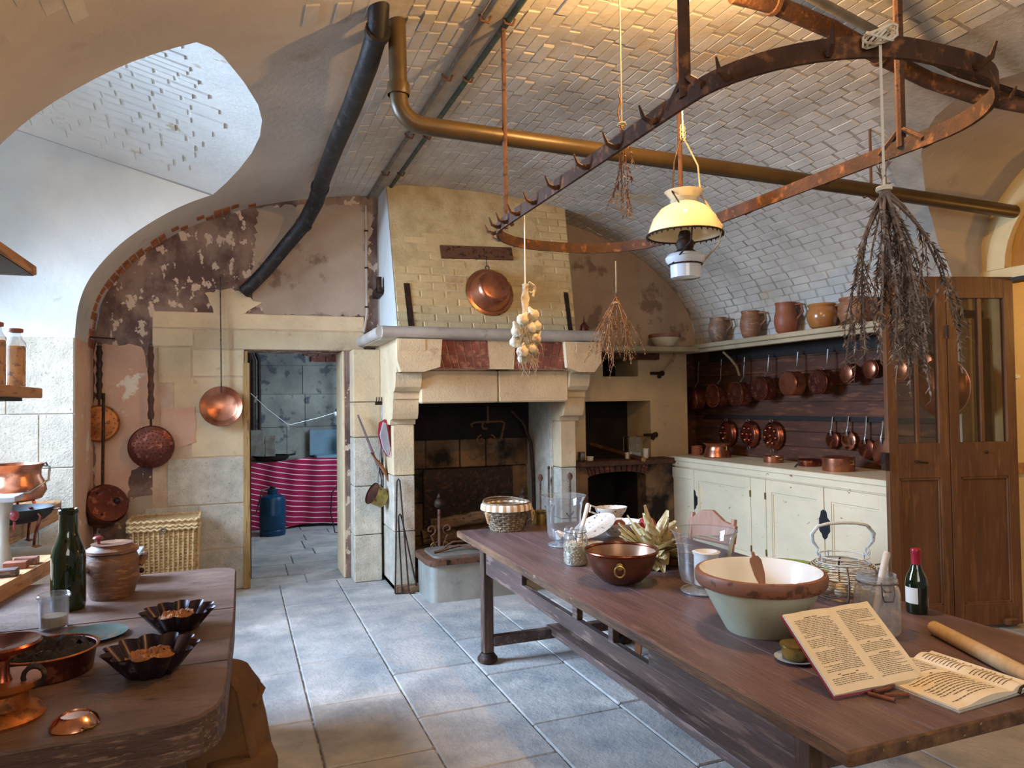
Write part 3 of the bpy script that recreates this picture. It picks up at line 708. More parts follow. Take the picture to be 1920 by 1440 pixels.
q = MB(); q.add([p-off+Vector((-0.004, 0, 0)) for p in (HB[0], HT[0], T2[0], B2[0])], [(0, 1, 2, 3)]); q.build('hood_side_plaster', 'plaster_bay', fp, smooth=False)
me_h, q_h = brick_mesh('hood_brick', 'hood_paint', 0.10)
slope = (HT[0]-HB[0]); slen = (Vector((0, 6.42-6.0, 3.56-2.235))).length
up_ = Vector((0, 0.42, 1.325)).normalized(); nrm_ = Vector((0, -up_.z, up_.y))
row = 0; h = 0.0
while h < slen-0.03:
    P0 = Vector((0, 6.0, 2.235))+up_*(h+0.036)
    f = h/slen; xa = 1.28-0.005*f; xb = 2.945+0.105*f; x = xa-(0.11 if row % 2 else 0)
    while x < xb:
        ln = 0.222; a = max(x, xa+.001); b = min(x+ln, xb-.001); x += ln
        if b-a < 0.05: continue
        xc = (a+b)/2; zt_ = P0.z+0.04
        if zt_ > vz(xc)-0.01: continue
        u, v, _ = proj((xc, P0.y, P0.z))
        if ((u-895)/105.0)**2+((v-428)/52.0)**2 < 1: continue
        br = bpy.data.objects.new('brick', me_h); COL.objects.link(br); br.parent = fp
        tl = random.uniform(-.04, .04)
        ax = Vector((b-a-0.007, 0, random.uniform(-.002, .002))); ay = up_*(0.068); az = (nrm_+up_*tl).normalized()*0.03
        o_ = Vector((xc, P0.y, P0.z))-off-nrm_*(0.0095-random.uniform(-.001, .004))
        br.matrix_world = Matrix(((ax.x, ay.x, az.x, o_.x), (ax.y, ay.y, az.y, o_.y), (ax.z, ay.z, az.z, o_.z), (0, 0, 0, 1)))
    h += 0.075; row += 1
def on_hood(px, py, lift=0.0):
    d = ray(px, py); P0 = Vector((0, 6.0, 2.235)); t = (P0-CAM).dot(nrm_)/d.dot(nrm_); return CAM+d*t+nrm_*lift
q = MB(); pts = [on_hood(895+108*math.cos(a*PI/16)+random.uniform(-4, 4), 430+54*math.sin(a*PI/16)+random.uniform(-3, 3), 0.008)-off for a in range(32)]
q.add(pts, [tuple(range(32))]); q.add([p-nrm_*0.02 for p in pts], [tuple(range(31, -1, -1))]); q.f += [(i, i+32, (i+1) % 32+32, (i+1) % 32) for i in range(32)]
q.build('plaster_patch', 'hood_paint', fp, smooth=False)
# soot-blackened rubble in the firebox, blocks in three courses
zc = [0.0, 0.30, 0.62, 0.95, 1.24]
for k in range(4):
    x = 1.40
    while x < 2.86:
        w = random.uniform(0.26, 0.5); lblock(fp, (x+.004, 6.97-random.uniform(0, .02), zc[k]+.004), (min(x+w, 2.9)-.004, 7.045, zc[k+1]-.004), 'granite_sooty'); x += w
lblock(fp, (1.40, 6.90, 1.24), (2.9, 7.045, 2.1), 'soot', 'soot_lining')
for x0, x1 in ((1.447, 1.46), (2.828, 2.84)):
    lblock(fp, (x0, 6.32, 0), (x1, 7.0, 1.6), 'granite_sooty' if x0 < 2 else 'granite', 'inner_lining')
lblock(fp, (1.26, 6.05, 0.0), (3.0, 7.0, 0.05), 'granite_sooty', 'hearth_stone')
fb = tag(MB().cbox((-0.47, -0.015, 0), (0.47, 0.015, 0.82), 0.006).build('fireback', 'iron', None, smooth=False), 'dark cast iron fireback plate standing at the back of the fireplace', 'fireback'); fb.location = (2.18, 6.93, 0.13)

# iron fittings on the hood
def strap(name, label, cat, pix, w, th, m='iron', lift=0.012):
    pts = [on_hood(x, y, lift) for x, y in pix]; q = MB(); a, b = pts[0], pts[-1]; d = (b-a).normalized(); s_ = d.cross(nrm_)
    vs = [];
    for p in (a, b):
        for sg in (-1, 1):
            for hh in (0, -th): vs.append(p+s_*sg*w/2+nrm_*hh)
    q.add([v-a for v in vs], [(0,2,3,1),(4,5,7,6),(0,1,5,4),(2,6,7,3),(0,4,6,2),(1,3,7,5)]); o = q.build(name, m, None, smooth=False); o.location = a
    return tag(o, label, cat)
strap('iron_strap', 'rusty flat iron strap on the left of the cream brick hood', 'strap', [(762, 532), (771, 612)], 0.052, 0.02)
strap('iron_strap', 'rusty flat iron strap on the right of the cream brick hood', 'strap', [(1060, 549), (1069, 621)], 0.045, 0.02)
bm = strap('iron_lintel_beam', 'brown iron beam let into the hood above the copper basin', 'beam', [(825, 474), (959, 478)], 0.125, 0.05, 'rust', 0.03)
strap('anchor_plate', 'thin black anchor plate at the top of the hood', 'plate', [(852, 374), (932, 383)], 0.03, 0.015)
a, b = PX(716, 545, 1.26), PX(741, 522, 1.26)
br = thing('wall_bracket', 'forged dark iron bracket on the left side of the hood', 'bracket', a)
MB().box((-.05, -.02, -.035), (0.0, .45, .03)).build('bar', 'iron', br, smooth=False).rotation_euler = (R(-4), 0, 0)
MB().box((-.05, -.05, -.02), (-.01, .02, .12)).build('hook', 'iron', br, smooth=False)
MB().box((-.05, .30, -.05), (.0, .36, .06)).build('lug', 'iron', br, smooth=False)
# copper basin hung on the hood
P = on_hood(917, 550, 0.02)
cb = thing('copper_basin', 'round copper preserving basin hung upside down on the brick hood', 'basin', P)
tilt_ = Matrix.Rotation(R(90-14), 4, 'X')
prof = [(0.001, 0.16), (0.11, 0.16), (0.135, 0.15), (0.152, 0.12), (0.175, 0.06), (0.195, 0.012), (0.218, 0.006), (0.222, 0.0), (0.218, -0.005), (0.193, 0.0), (0.17, 0.06), (0.145, 0.12), (0.12, 0.15), (0.001, 0.152)]
MB().lathe(prof, 48, M_=tilt_).build('bowl', 'copper', cb)
MB().tube([tilt_ @ Vector((0.222*math.cos(t*PI/20), 0.222*math.sin(t*PI/20), 0)) for t in range(40)], 0.006, 8, True).build('rolled_rim', 'brass', cb)
MB().tube([tilt_ @ Vector((0.018*math.cos(t*PI/6), 0.24+0.018*math.sin(t*PI/6), 0)) for t in range(12)], 0.004, 6, True).build('hanging_ring', 'iron', cb)
MB().tube([tilt_ @ Vector((0, 0.25, 0)), tilt_ @ Vector((0, 0.36, -0.01))], 0.003, 6).build('wire', 'iron', cb)

# ================================================================== OVEN WALL right of the chimney
ov = thing('bread_oven', 'brick arched oven base under the dark stove recess right of the fireplace', 'oven', (3.8, 6.6, 0))
lo = ov.location
ax0, ax1 = PY(1105, 860, 6.58).x, PY(1214, 860, 6.58).x; acx = (ax0+ax1)/2; arx = (ax1-ax0)/2
zs = PY(1105, 898, 6.58).z; zt2 = PY(1160, 885, 6.58).z; ztop = 0.93
inner = [(acx-arx*math.cos(PI*i/14)-lo.x, zs+(zt2-zs)*math.sin(PI*i/14)) for i in range(15)]
q = MB(); q.prism([(3.04-lo.x, 0), (ax0-lo.x, 0)]+inner+[(ax1-lo.x, 0), (4.42-lo.x, 0), (4.42-lo.x, ztop), (3.04-lo.x, ztop)], XZ, 0.02, 0.19)
q.build('front_wall', 'granite_sooty', ov, ang=30)
n = 13
for i in range(n):
    f0, f1 = i/n, (i+1)/n; g = 0.006
    def pt(f, r_): 
        a = PI*(0.12+0.76*f); xb = acx-arx*1.05*math.cos(a)-lo.x; zb = zs+(zt2-zs)*math.sin(a)+0.002
        return (xb+(r_*0.5)*(-math.cos(a))*0.6, zb+r_*(0.9 if True else 1))
    for r0, r1 in (((0.0, 0.055), (0.062, 0.14)) if i % 2 else ((0.0, 0.08), (0.087, 0.14))):
        q = MB(); q.prism([pt(f0+.008, r0), pt(f1-.008, r0), pt(f1-.008, r1), pt(f0+.008, r1)], XZ, -0.005, 0.06); q.build('brick', 'dark_brick', ov, smooth=False)
MB().cbox((3.04-lo.x, -0.05, ztop), (4.42-lo.x, 0.19, 0.985), 0.008).build('ledge', 'wood_dark', ov, smooth=False)
MB().box((3.02, 6.79, .94), (4.68, 7.34, .984)).build('stove_bed', 'soot', wall_back, smooth=False)
MB().box((3.02, 6.80, 0), (ax0, 7.34, .94)).box((ax1, 6.80, 0), (4.68, 7.34, .94)).build('oven_cheek', 'soot', wall_back, smooth=False)
# folding iron hinges beside the recess
for (px, py) in ((1226, 815), (1238, 700)):
    P = PY(px, py, 6.78); h_ = bpy.data.objects.new('hinge', None); COL.objects.link(h_); h_.location = P; h_.parent = wall_back
    MB().box((-0.13, -0.02, -0.016), (0.0, 0.0, 0.016)).build('strap', 'iron', h_, smooth=False)
    MB().lathe([(0.028, -0.012), (0.03, 0.012)], 12, c=(0.012, -0.012, 0), M_=Matrix.Rotation(R(90), 4, 'X'), close=True).build('knuckle', 'iron', h_)
    MB().lathe([(0.02, -0.01), (0.021, 0.01)], 12, c=(-0.02, -0.012, -0.035), M_=Matrix.Rotation(R(90), 4, 'X'), close=True).build('knuckle', 'iron', h_)
# shelf over the oven
sh = thing('wall_shelf', 'short dark shelf on a curved bracket between the hood and the corner', 'shelf', (3.9, 6.6, 2.16))
MB().cbox((3.06-3.9, -0.16, -0.05), (4.72-3.9, 0.2, 0.0), 0.006).build('board', 'shelf_paint', sh, smooth=False)
bx = PY(1258, 650, 6.6).x-3.9
MB().tube([(bx+0.1, 0.1, -0.04), (bx+0.06, 0.02, -0.08), (bx+0.01, -0.0, -0.16), (bx-0.06, 0.02, -0.24)], 0.014, 6).build('bracket', 'shelf_paint', sh)
MB().box((3.06-3.9, 0.12, -0.12), (4.3-3.9, 0.195, -0.05)).build('rail', 'wood_dark', sh, smooth=False)

# ================================================================== SCULLERY beyond the doorway
mb = MB(); mb.box((-1.3, 10.35, 0), (2.8, 10.6, 3.2)); ws = struct(mb.build('wall_scullery', 'grey_stone', smooth=False))
struct(MB().box((-1.5, 7.25, 0), (-1.3, 10.6, 3.2)).build('wall_scullery_left', 'grey_stone', smooth=False))
struct(MB().box((2.6, 7.25, 0), (2.8, 10.6, 3.2)).build('wall_scullery_right', 'grey_stone', smooth=False))
struct(MB().box((-1.5, 7.24, 3.0), (2.8, 10.6, 3.2)).build('ceiling_scullery', 'grey_stone', smooth=False))
zs_ = [0, 0.4, 0.85, 1.3, 1.75, 2.15, 2.6, 3.0]
for k in range(7):
    x = -0.6-0.3*(k % 2)
    while x < 1.8:
        w = random.uniform(0.5, 0.8)
        if not (k == 5 and 1.0 < x+w/2 < 1.9): stones([(x, zs_[k], x+w, zs_[k+1])], 10.35, ws, 'grey_stone', 0.012)
        x += w
for k in range(5):
    for i in range(5):
        x = 0.98+i*0.20-(0.1 if k % 2 else 0)
        if random.random() < 0.12 and i < 2: continue
        MB().box((x, 10.31, 2.2+k*0.082), (x+0.19, 10.36, 2.2+k*0.082+0.072)).build('brick', 'red_brick', ws, smooth=False)
# counter under a striped cloth
ct = thing('sink_counter', 'dark counter top behind the striped cloth in the scullery', 'counter', (0.5, 10.1, 0))
MB().box((-1.2, -0.22, 0.84), (1.8, 0.2, 0.88)).build('top', 'grey_metal', ct, smooth=False)
for x in (-1.15, 0.3, 1.7): MB().box((x, -0.2, 0), (x+.06, -0.14, 0.84)).build('leg', 'iron', ct, smooth=False)
rows = []; X0, X1 = PY(462, 900, 9.8).x-.25, PY(650, 900, 9.8).x+.35
for i in range(61):
    x = X0+(X1-X0)*i/60; rows.append([(x, 9.82+0.018*math.sin(x*23+z_*2)+0.03*z_*math.sin(x*9), 0.885-0.86*z_/1.0 - 0.02*math.sin(x*5)) for z_ in [j/24 for j in range(25)]])
cl = MB().grid(rows).build('striped_cloth', None, None)
tag(cl, 'magenta cloth with thin white stripes hung in front of the scullery counter', 'cloth')
m = bpy.data.materials.new('magenta_striped_cloth'); m.use_nodes = True; nt = m.node_tree; b = nt.nodes['Principled BSDF']; b.inputs['Roughness'].default_value = 0.9
tc = nt.nodes.new('ShaderNodeNewGeometry'); sx = nt.nodes.new('ShaderNodeSeparateXYZ'); nt.links.new(tc.outputs['Position'], sx.inputs[0])
# stripes sag between the hanging points
def mth(op, a, b_=None):
    n = nt.nodes.new('ShaderNodeMath'); n.operation = op
    for i, s_ in enumerate((a, b_)):
        if s_ is None: continue
        if isinstance(s_, (int, float)): n.inputs[i].default_value = s_
        else: nt.links.new(s_, n.inputs[i])
    return n.outputs[0]
sag = mth('MULTIPLY', mth('SINE', mth('MULTIPLY', mth('ADD', sx.outputs[0], 0.15), 1.9)), 0.09)
ph = mth('FRACT', mth('MULTIPLY', mth('ADD', mth('ADD', sx.outputs[2], sag), mth('MULTIPLY', sx.outputs[0], 0.16)), 14.5))
f = mth('LESS_THAN', ph, 0.15)
mx = nt.nodes.new('ShaderNodeMix'); mx.data_type = 'RGBA'; nt.links.new(f, mx.inputs[0]); mx.inputs[6].default_value = lin('9c0f40'); mx.inputs[7].default_value = lin('e9c9d2')
nt.links.new(mx.outputs[2], b.inputs['Base Color']); cl.data.materials.append(m)
P = PZ(508, 990, 0)
gb = thing('gas_bottle', 'blue steel gas bottle standing on the scullery floor', 'gas bottle', (P.x, 9.45, 0))
MB().lathe([(0.15, 0.0), (0.155, 0.02), (0.155, 0.06), (0.145, 0.07), (0.157, 0.10), (0.157, 0.24), (0.16, 0.25), (0.157, 0.26), (0.157, 0.42), (0.14, 0.47), (0.09, 0.50), (0.05, 0.505)], 28, close=True).build('body', 'gas_blue', gb)
MB().lathe([(0.06, 0.50), (0.065, 0.56), (0.05, 0.565), (0.045, 0.50)], 16).build('collar', 'gas_blue', gb)
MB().lathe([(0.018, 0.50), (0.018, 0.57), (0.035, 0.575), (0.03, 0.60)], 10, close=True).build('valve', 'iron', gb)
MB().tube([(-0.02, 0, 0.58), (-0.12, 0, 0.56), (-0.16, 0.1, 0.4), (-0.19, 0.2, 0.25), (-0.3, 0.3, 0.2)], 0.008, 6).build('hose', 'grey_metal', gb)
pn = thing('black_pan', 'wide black pan on the scullery counter', 'pan', (PY(510, 858, 9.9).x, 9.98, 0.88))
MB().lathe(shell([(0.17, 0), (0.21, 0.03), (0.235, 0.07)]), 28).build('body', 'black', pn); MB().tube([(0.2, 0, 0.06), (0.3, 0, 0.075)], 0.012, 8).build('handle', 'black', pn)
sl = tag(MB().cbox((0, -0.03, 0), (0.62, 0, 0.36), 0.01).build('slate_slab', 'blue_slate', None, smooth=False), 'blue grey slate slab leaning on the scullery wall', 'slab'); sl.location = (PY(580, 850, 10.25).x, 10.28, 0.90)
sl2 = tag(MB().cbox((0, -0.2, 0), (0.6, 0.15, 0.04), 0.01).build('sink_slab', 'blue_slate', None, smooth=False), 'pale slate shelf lying in front of the leaning slate slab', 'slab'); sl2.location = (PY(590, 856, 10.1).x, 10.1, 0.882)
# clothes line and pegs
A, B_, C_ = PY(462, 730, 8.0), PY(541, 797, 8.6), PY(640, 770, 9.6)
ln = tag(MB().tube([A, A.lerp(B_, .5)+Vector((0, 0, -.02)), B_, B_.lerp(C_, .5)+Vector((0, 0, -.01)), C_], 0.003, 6).build('clothes_line', 'white_wax'), 'thin white line sagging across the scullery doorway', 'line')
for i, (p, lab) in enumerate(((A.lerp(B_, 0.22), 'white clothes peg near the left end of the sagging line'), (B_, 'white clothes peg at the lowest point of the sagging line'))):
    pg = tag(MB().box((-.008, -.006, -.05), (0, .006, .025)).box((0.001, -.006, -.05), (0.009, .006, .025)).build('clothes_peg', 'plastic_white', smooth=False), lab, 'clothes peg'); pg.location = p; pg.rotation_euler = (0, R(18 if i == 0 else 2), 0)
for i, (px, lab) in enumerate(((474, 'fat dark pipe running up the left scullery wall'), (486, 'thin dark pipe beside the fat one on the left scullery wall'))):
    P = PY(px, 700, 10.2); tag(MB().tube([(P.x-.18, P.y-.1, 2.7), (P.x, P.y, 2.2), (P.x, P.y, 0.9)], 0.045-0.02*i, 10).build('wall_pipe', 'iron'), lab, 'pipe')
P = PY(641, 700, 10.1); cp = thing('copper_pipework', 'pale vertical pipe with valves at the right of the scullery doorway', 'pipe', (P.x, P.y, 0.9))
MB().tube([(0, 0, 0), (0, 0, 1.6)], 0.018, 10).build('pipe', 'tin', cp); MB().box((-.05, -.04, .12), (.03, .02, .30)).build('valve_box', 'plastic_white', cp, smooth=False)
MB().sphere((-.03, -.02, 1.0), 0.04, 10).build('valve_cap', 'plastic_white', cp)
P = PY(633, 776, 9.9); orn = thing('hanging_ornament', 'small red and white ornament hanging at the scullery pipe', 'ornament', P)
MB().sphere((-.03, 0, .0), 0.035, 10).build('head', 'plastic_white', orn); MB().sphere((.02, -.01, -.03), 0.04, 10, (1, .8, 1.3)).build('body', 'bellows_red', orn); MB().sphere((0, 0, 0.05), 0.03, 8).build('hat', 'black', orn)
MB().tube([(.02, 0, .0), (.05, .1, .12)], 0.003, 5).build('cord', 'iron', orn)
cdp = [PZ(640, 1000, 0.02)+Vector((.05, 0, 0)), PZ(628, 998, 0.02), PY(620, 960, 9.2), PY(622, 925, 9.2), PY(634, 908, 9.2), PY(643, 903, 9.3)]
tag(MB().tube(cdp, 0.007, 6).build('power_cord', 'black'), 'black power cord looping down in front of the striped cloth', 'cord')
tl_ = thing('dotted_tea_towel', 'white dotted towel hanging on the left scullery wall', 'towel', PY(480, 835, 10.0))
MB().cbox((-.12, 0, -.2), (.1, .012, .2), 0.005).build('cloth', 'grey_metal', tl_, smooth=False); MB().cbox((.11, .02, -.2), (.24, .03, .12), 0.005).build('fold', 'grey_metal', tl_, smooth=False)
# ================================================================== FIRESIDE
def scroll(c, r, turns, sg=1, n=14, plane='xz', a0=90):
    out = []
    for i in range(n+1):
        f = i/n; a = R(a0+sg*360*turns*f); rr = r*(1-0.8*f); out.append((c[0]+rr*math.cos(a), c[1], c[2]+rr*math.sin(a)))
    return out
def andiron(loc, label, h=0.62, sc=1.0):
    t = thing('andiron', label, 'andiron', loc, group='andirons in the fireplace')
    MB().tube([(0, 0, 0.06), (0, 0, h)], [0.022, 0.014], 6).build('shaft', 'rust', t)
    MB().tube(arc((0, 0, -0.02), 0.13, 10, 170, 10), 0.017, 6).build('foot', 'iron', t)
    MB().box((-0.015, 0, 0.08), (0.015, 0.55, 0.11)).box((-0.012, 0.5, 0), (0.012, 0.54, 0.09)).build('log_bar', 'iron', t, smooth=False)
    MB().sphere((0, 0, h+0.05), 0.045, 12).build('finial', 'iron', t)
    MB().lathe([(0.012, 0), (0.02, 0.015), (0.004, 0.05)], 8, c=(0, 0, h+0.09), close=True).build('finial_tip', 'iron', t)
    for s_ in (1, -1):
        MB().tube([(s_*0.02, 0, h*0.45)] + [(s_*abs(x-0.0), y, z) for x, y, z in scroll((0.075, 0, h*0.72), 0.05, 1.1, -1, a0=270)], 0.009, 6).build('scroll', 'rust', t)
        MB().tube([(s_*0.02, 0, h*0.55), (s_*0.06, 0, h*0.5), (s_*0.065, 0, 0.1)], 0.007, 6).build('side_bar', 'rust', t)
        MB().tube(arc((s_*0.055, 0, h*0.50), 0.022, 0, 300, 8), 0.007, 6).build('curl', 'brass', t)
    return t
P = PZ(832, 1000, 0.05); andiron((1.66, 6.15, 0.05), 'left scrolled iron andiron, with brass-toned curls, in front of the logs')
andiron((2.44, 6.12, 0.05), 'right andiron standing by the right fireplace jamb')
def log(name, label, a, b, r, seed):
    rg = random.Random(seed); a = Vector(a); b = Vector(b); pts = [a.lerp(b, i/9)+Vector((rg.uniform(-.015, .015), rg.uniform(-.015, .015), rg.uniform(-.012, .02))) for i in range(10)]
    o = thing(name, label, 'log', a); MB().tube([p-a for p in pts], [r*rg.uniform(.85, 1.12) for _ in pts], 12).build('bark', 'bark', o)
    d = (b-a).normalized(); MB().tube([b-a+d*0.002, b-a+d*0.008], r*0.8, 12).build('cut_end', 'wood_plank', o); return o
log('firewood_log', 'thick barked log lying on top of the fire, nearest', (1.66, 6.45, 0.49), (2.38, 6.4, 0.53), 0.055, 3)
log('firewood_log', 'log under the topmost one, its end towards the left', (1.6, 6.55, 0.35), (2.36, 6.5, 0.40), 0.065, 5)
log('firewood_log', 'dark log lying low behind the trivet pot', (1.55, 6.72, 0.18), (2.3, 6.7, 0.22), 0.075, 8)
P = Vector((1.98, 6.2, 0.17)); pt = thing('copper_saucepot', 'copper pot on the hearth in front of the logs', 'pot', P)
MB().lathe(shell([(0.13, 0), (0.145, 0.02), (0.145, 0.14), (0.155, 0.145)]), 28).build('body', 'copper', pt)
MB().tube([(-0.14, 0, 0.13), (-0.26, -.02, 0.17), (-0.32, -.03, 0.18)], 0.01, 8, flat=.5).build('handle', 'tin', pt)
tv = thing('trivet', 'black iron trivet under the copper hearth pot', 'trivet', (1.98, 6.2, 0.05))
MB().tube([(0.16*math.cos(i*PI/12), 0.16*math.sin(i*PI/12), 0.112) for i in range(24)], 0.008, 6, True).build('ring', 'iron', tv)
for i in range(3): MB().tube([(0.16*math.cos(i*2.09), 0.16*math.sin(i*2.09), 0.11), (0.18*math.cos(i*2.09), 0.18*math.sin(i*2.09), 0.0)], 0.008, 6).build('leg', 'iron', tv)
P = PY(915, 800, 6.6); pk = thing('pot_hanger', 'rusty iron pot hook with scrolls hanging in the dark flue', 'hook', P)
MB().tube([(0.0, 0, 0.2), (0.0, 0, .03)]+scroll((-.02, 0, 0), 0.06, .7, 1, a0=60), 0.010, 6).build('hook', 'rust', pk); MB().tube([(-.16, 0, 0), (-.17, 0, .03), (-.13, 0, .045), (0.14, 0, .05), (0.17, 0, .03), (.13, 0, -.12), (.1, 0, -.14)], 0.011, 6).build('bar', 'rust', pk)
MB().tube(scroll((-.07, 0, -.13), 0.05, 1.1), 0.008, 6).build('scroll', 'rust', pk); MB().tube(scroll((.03, 0, -.13), 0.05, 1.1, -1), 0.008, 6).build('scroll', 'rust', pk)
P = PY(985, 830, 6.75); tag(MB().tube([(-.15, 0, .33), (-.02, 0, .2), (0.06, 0, 0), (0.08, 0, -.3), (0.09, 0, -.8)], 0.018, 6).build('chimney_crane', 'iron'), 'curved black iron chimney crane at the right inside the fireplace', 'crane').location = P
for i, (x, h) in enumerate(((1012, .92), (1028, 1.02), (1068, .95))):
    P = PZ(x-2*(i == 2), 1010, 0.05); Y_ = 6.3 if i < 2 else 6.05; P = PY(x, 960, Y_)
    t = thing('fire_iron', ['short fire iron with a round knob beside the right andiron', 'fire iron with a forked tip leaning on the inner right jamb', 'fire iron standing in front of the right jamb'][i], 'fire iron', (P.x, Y_, 0.05), group='fire irons by the right jamb')
    MB().tube([(0, 0, 0), (0.02, 0.02, h*.88)], 0.009, 6).build('rod', 'rust', t); MB().sphere((0.02, 0.02, h*.9), 0.026 if i != 1 else .015, 8, (1, 1, 1.4)).build('knob', 'rust', t)
    MB().tube([(-.03, 0, h*.55), (0, 0, h*.5), (.04, 0, h*.56)], 0.008, 6).build('prong', 'iron', t)
# cracked stone trough with an iron hatch top
tr_ = thing('ash_trough', 'pale grey cemented trough with a rusty iron hatch before the hearth', 'trough', (1.85, 5.86, 0))
def rr_(x0, y0, x1, y1, r, n=4):
    out = []
    for cx, cy, a in ((x1-r, y1-r, 0), (x0+r, y1-r, 90), (x0+r, y0+r, 180), (x1-r, y0+r, 270)):
        for i in range(n+1): out.append((cx+r*math.cos(R(a+90*i/n)), cy+r*math.sin(R(a+90*i/n))))
    return out
XY = lambda u, v, w: (u, v, w)
q = MB(); q.prism(rr_(-.40, -.22, .42, .27, .06), XY, 0, 0.30); q.build('body', 'zinc', tr_, ang=50)
q = MB(); q.prism(rr_(-.43, -.25, .45, .28, .09), XY, 0.30, 0.345); q.build('rim', 'rust', tr_, ang=50)
q = MB(); q.prism(rr_(-.36, -.19, .38, .22, .07), XY, 0.345, 0.362); q.build('hatch', 'grey_metal', tr_, ang=50)
MB().tube([(-.33, -.05, .37), (-.1, .0, .40), (.1, -.12, .38), (.25, .05, .39)], 0.012, 6).build('latch_bar', 'rust', tr_)
MB().tube([(-.2, .12, .365), (-.12, .12, .41), (0, .12, .41), (.06, .12, .365)], 0.009, 6).build('handle', 'rust', tr_)
MB().box((-.28, -.255, .305), (-.25, -.245, .34)).box((.05, -.255, .305), (.08, -.245, .34)).build('rivet', 'iron', tr_, smooth=False)
# toasting fork / hay-pin tripod leaning on the left jamb
P0 = PY(747, 902, 6.12); base = [PZ(x, y, 0.006) for x, y in ((741, 1113), (754, 1112), (767, 1112), (783, 1108))]
tg = thing('fire_tongs', 'long thin iron tongs leaning on the left fireplace jamb', 'fire tongs', (base[1].x, base[1].y, 0))
l0 = Vector(tg.location)
for k, (i0, i1) in enumerate(((0, 2), (1, 3))):
    top = P0+Vector((.01*k, 0, -.30*k)); q = MB(); a, b = base[i0]-l0, base[i1]-l0; tt = top-l0
    q.tube([a, a.lerp(tt, .93)+Vector((-.012, 0, 0)), tt+Vector((-.012, 0, .0)), tt+Vector((0, 0, .02)), tt+Vector((.012, 0, 0)), b.lerp(tt, .93)+Vector((.012, 0, 0)), b], 0.007, 6)
    q.tube([a, a+Vector((.05, -.01, 0))], 0.006, 6); q.tube([b, b+Vector((.05, -.01, 0))], 0.006, 6)
    q.build('prong_pair', 'iron', tg)
# utensils hanging beside the fireplace
rk = thing('iron_ladle', 'long iron ladle with a fork rack hanging on the left chimney pier', 'ladle', PY(716, 755, 6.5))
MB().tube([(0, 0, 0), (0.0, -.01, -.5), (0, 0, -.75)], 0.009, 6).build('handle', 'steel_handle', rk)
for i in range(5): MB().tube([(-.05+.02*i, 0, 0.0), (-.055+.022*i, -.04, .02), (-.055+.022*i, -.05, .05)], 0.005, 5).build('hook', 'iron', rk)
MB().box((-.06, -.01, -.02), (.05, .01, .01)).build('rail', 'iron', rk, smooth=False)
r2 = thing('skimmer', 'dark long-handled skimmer hanging behind the red bellows', 'skimmer', PY(722, 760, 6.45))
MB().tube([(0.02, 0, 0), (0.025, -.01, -.6), (0.03, 0, -.95)], 0.01, 6).build('handle', 'iron', r2); MB().lathe([(0.001, .0), (.07, 0.006), (.085, .02)], 20, c=(0.04, 0, -1.03), M_=Matrix.Rotation(R(75), 4, 'Y')).build('disc', 'copper_dark', r2)
bp_ = thing('fire_bellows', 'red leather bellows with a grey board hanging beside the fireplace', 'bellows', PY(722, 812, 6.35), R(48))
pf = [(-.045, .10), (-.055, .0), (-.03, -.12), (.02, -.22), (.045, -.22), (.062, -.12), (.07, 0), (.055, .10), (.005, .13)]
for k in range(5):
    q = MB(); q.prism([(x*(1-.05*abs(k-2))+.012*k-.01, z*(1-.03*abs(k-2))) for x, z in pf], XZ, -.018*k-.015, -.018*k); q.build('fold', 'bellows_red', bp_, smooth=False)
q = MB(); q.prism([(-.05, .10), (-.075, -.01), (-.05, -.13), (-.01, -.20), (.0, -.12), (-.015, 0), (-.03, .09)], XZ, -.112, -.092); q.build('board', 'marble', bp_, smooth=False)
MB().tube([(.04, -.05, -.21), (.065, -.05, -.38)], [.02, .008], 8).build('nozzle', 'bellows_red', bp_)
bp_.scale = (1.15, 1.15, 1.0); bp_.rotation_euler = (0, 0, R(8))
a, b = PY(671, 778, 6.52), PY(708, 872, 6.45); wp_ = thing('wooden_paddle', 'long brown wooden peel hanging slanted on the granite pier', 'paddle', a)
d_ = b-a; MB().tube([(0, 0, 0), d_*0.6, d_, d_*1.25], [0.016, 0.02, 0.024, .03], 8, flat=.5).build('handle', 'wood_table', wp_)
MB().tube([d_*.75+Vector((-.02, -.02, 0)), d_*1.05+Vector((.03, -.03, 0)), d_*1.45+Vector((.05, -.04, 0)), d_*1.9+Vector((.03, -.03, 0))], [.02, .045, .035, .015], 8, flat=.35).build('blade', 'chair_wood', wp_)
bs = thing('brass_saucepan', 'dull brass saucepan hanging low on the chimney pier', 'saucepan', PY(710, 930, 6.42))
Mx = Matrix.Rotation(R(-62), 4, 'Y') @ Matrix.Rotation(R(12), 4, 'X')
MB().lathe(shell([(0.075, 0), (0.085, .01), (0.085, .12), (.09, .125)], .003), 26, M_=Mx, c=(.05, 0, -.03)).build('body', 'brass', bs)
MB().lathe([(0.001, .127), (.1, .127), (.1, .135)], 26, M_=Mx, c=(.05, 0, -.03)).build('back_plate', 'copper_dark', bs)
MB().tube([(-.01, 0, .03), (-.0, 0, .2), (.02, 0, .45)], .009, 6, flat=.5).build('handle', 'steel_handle', bs)

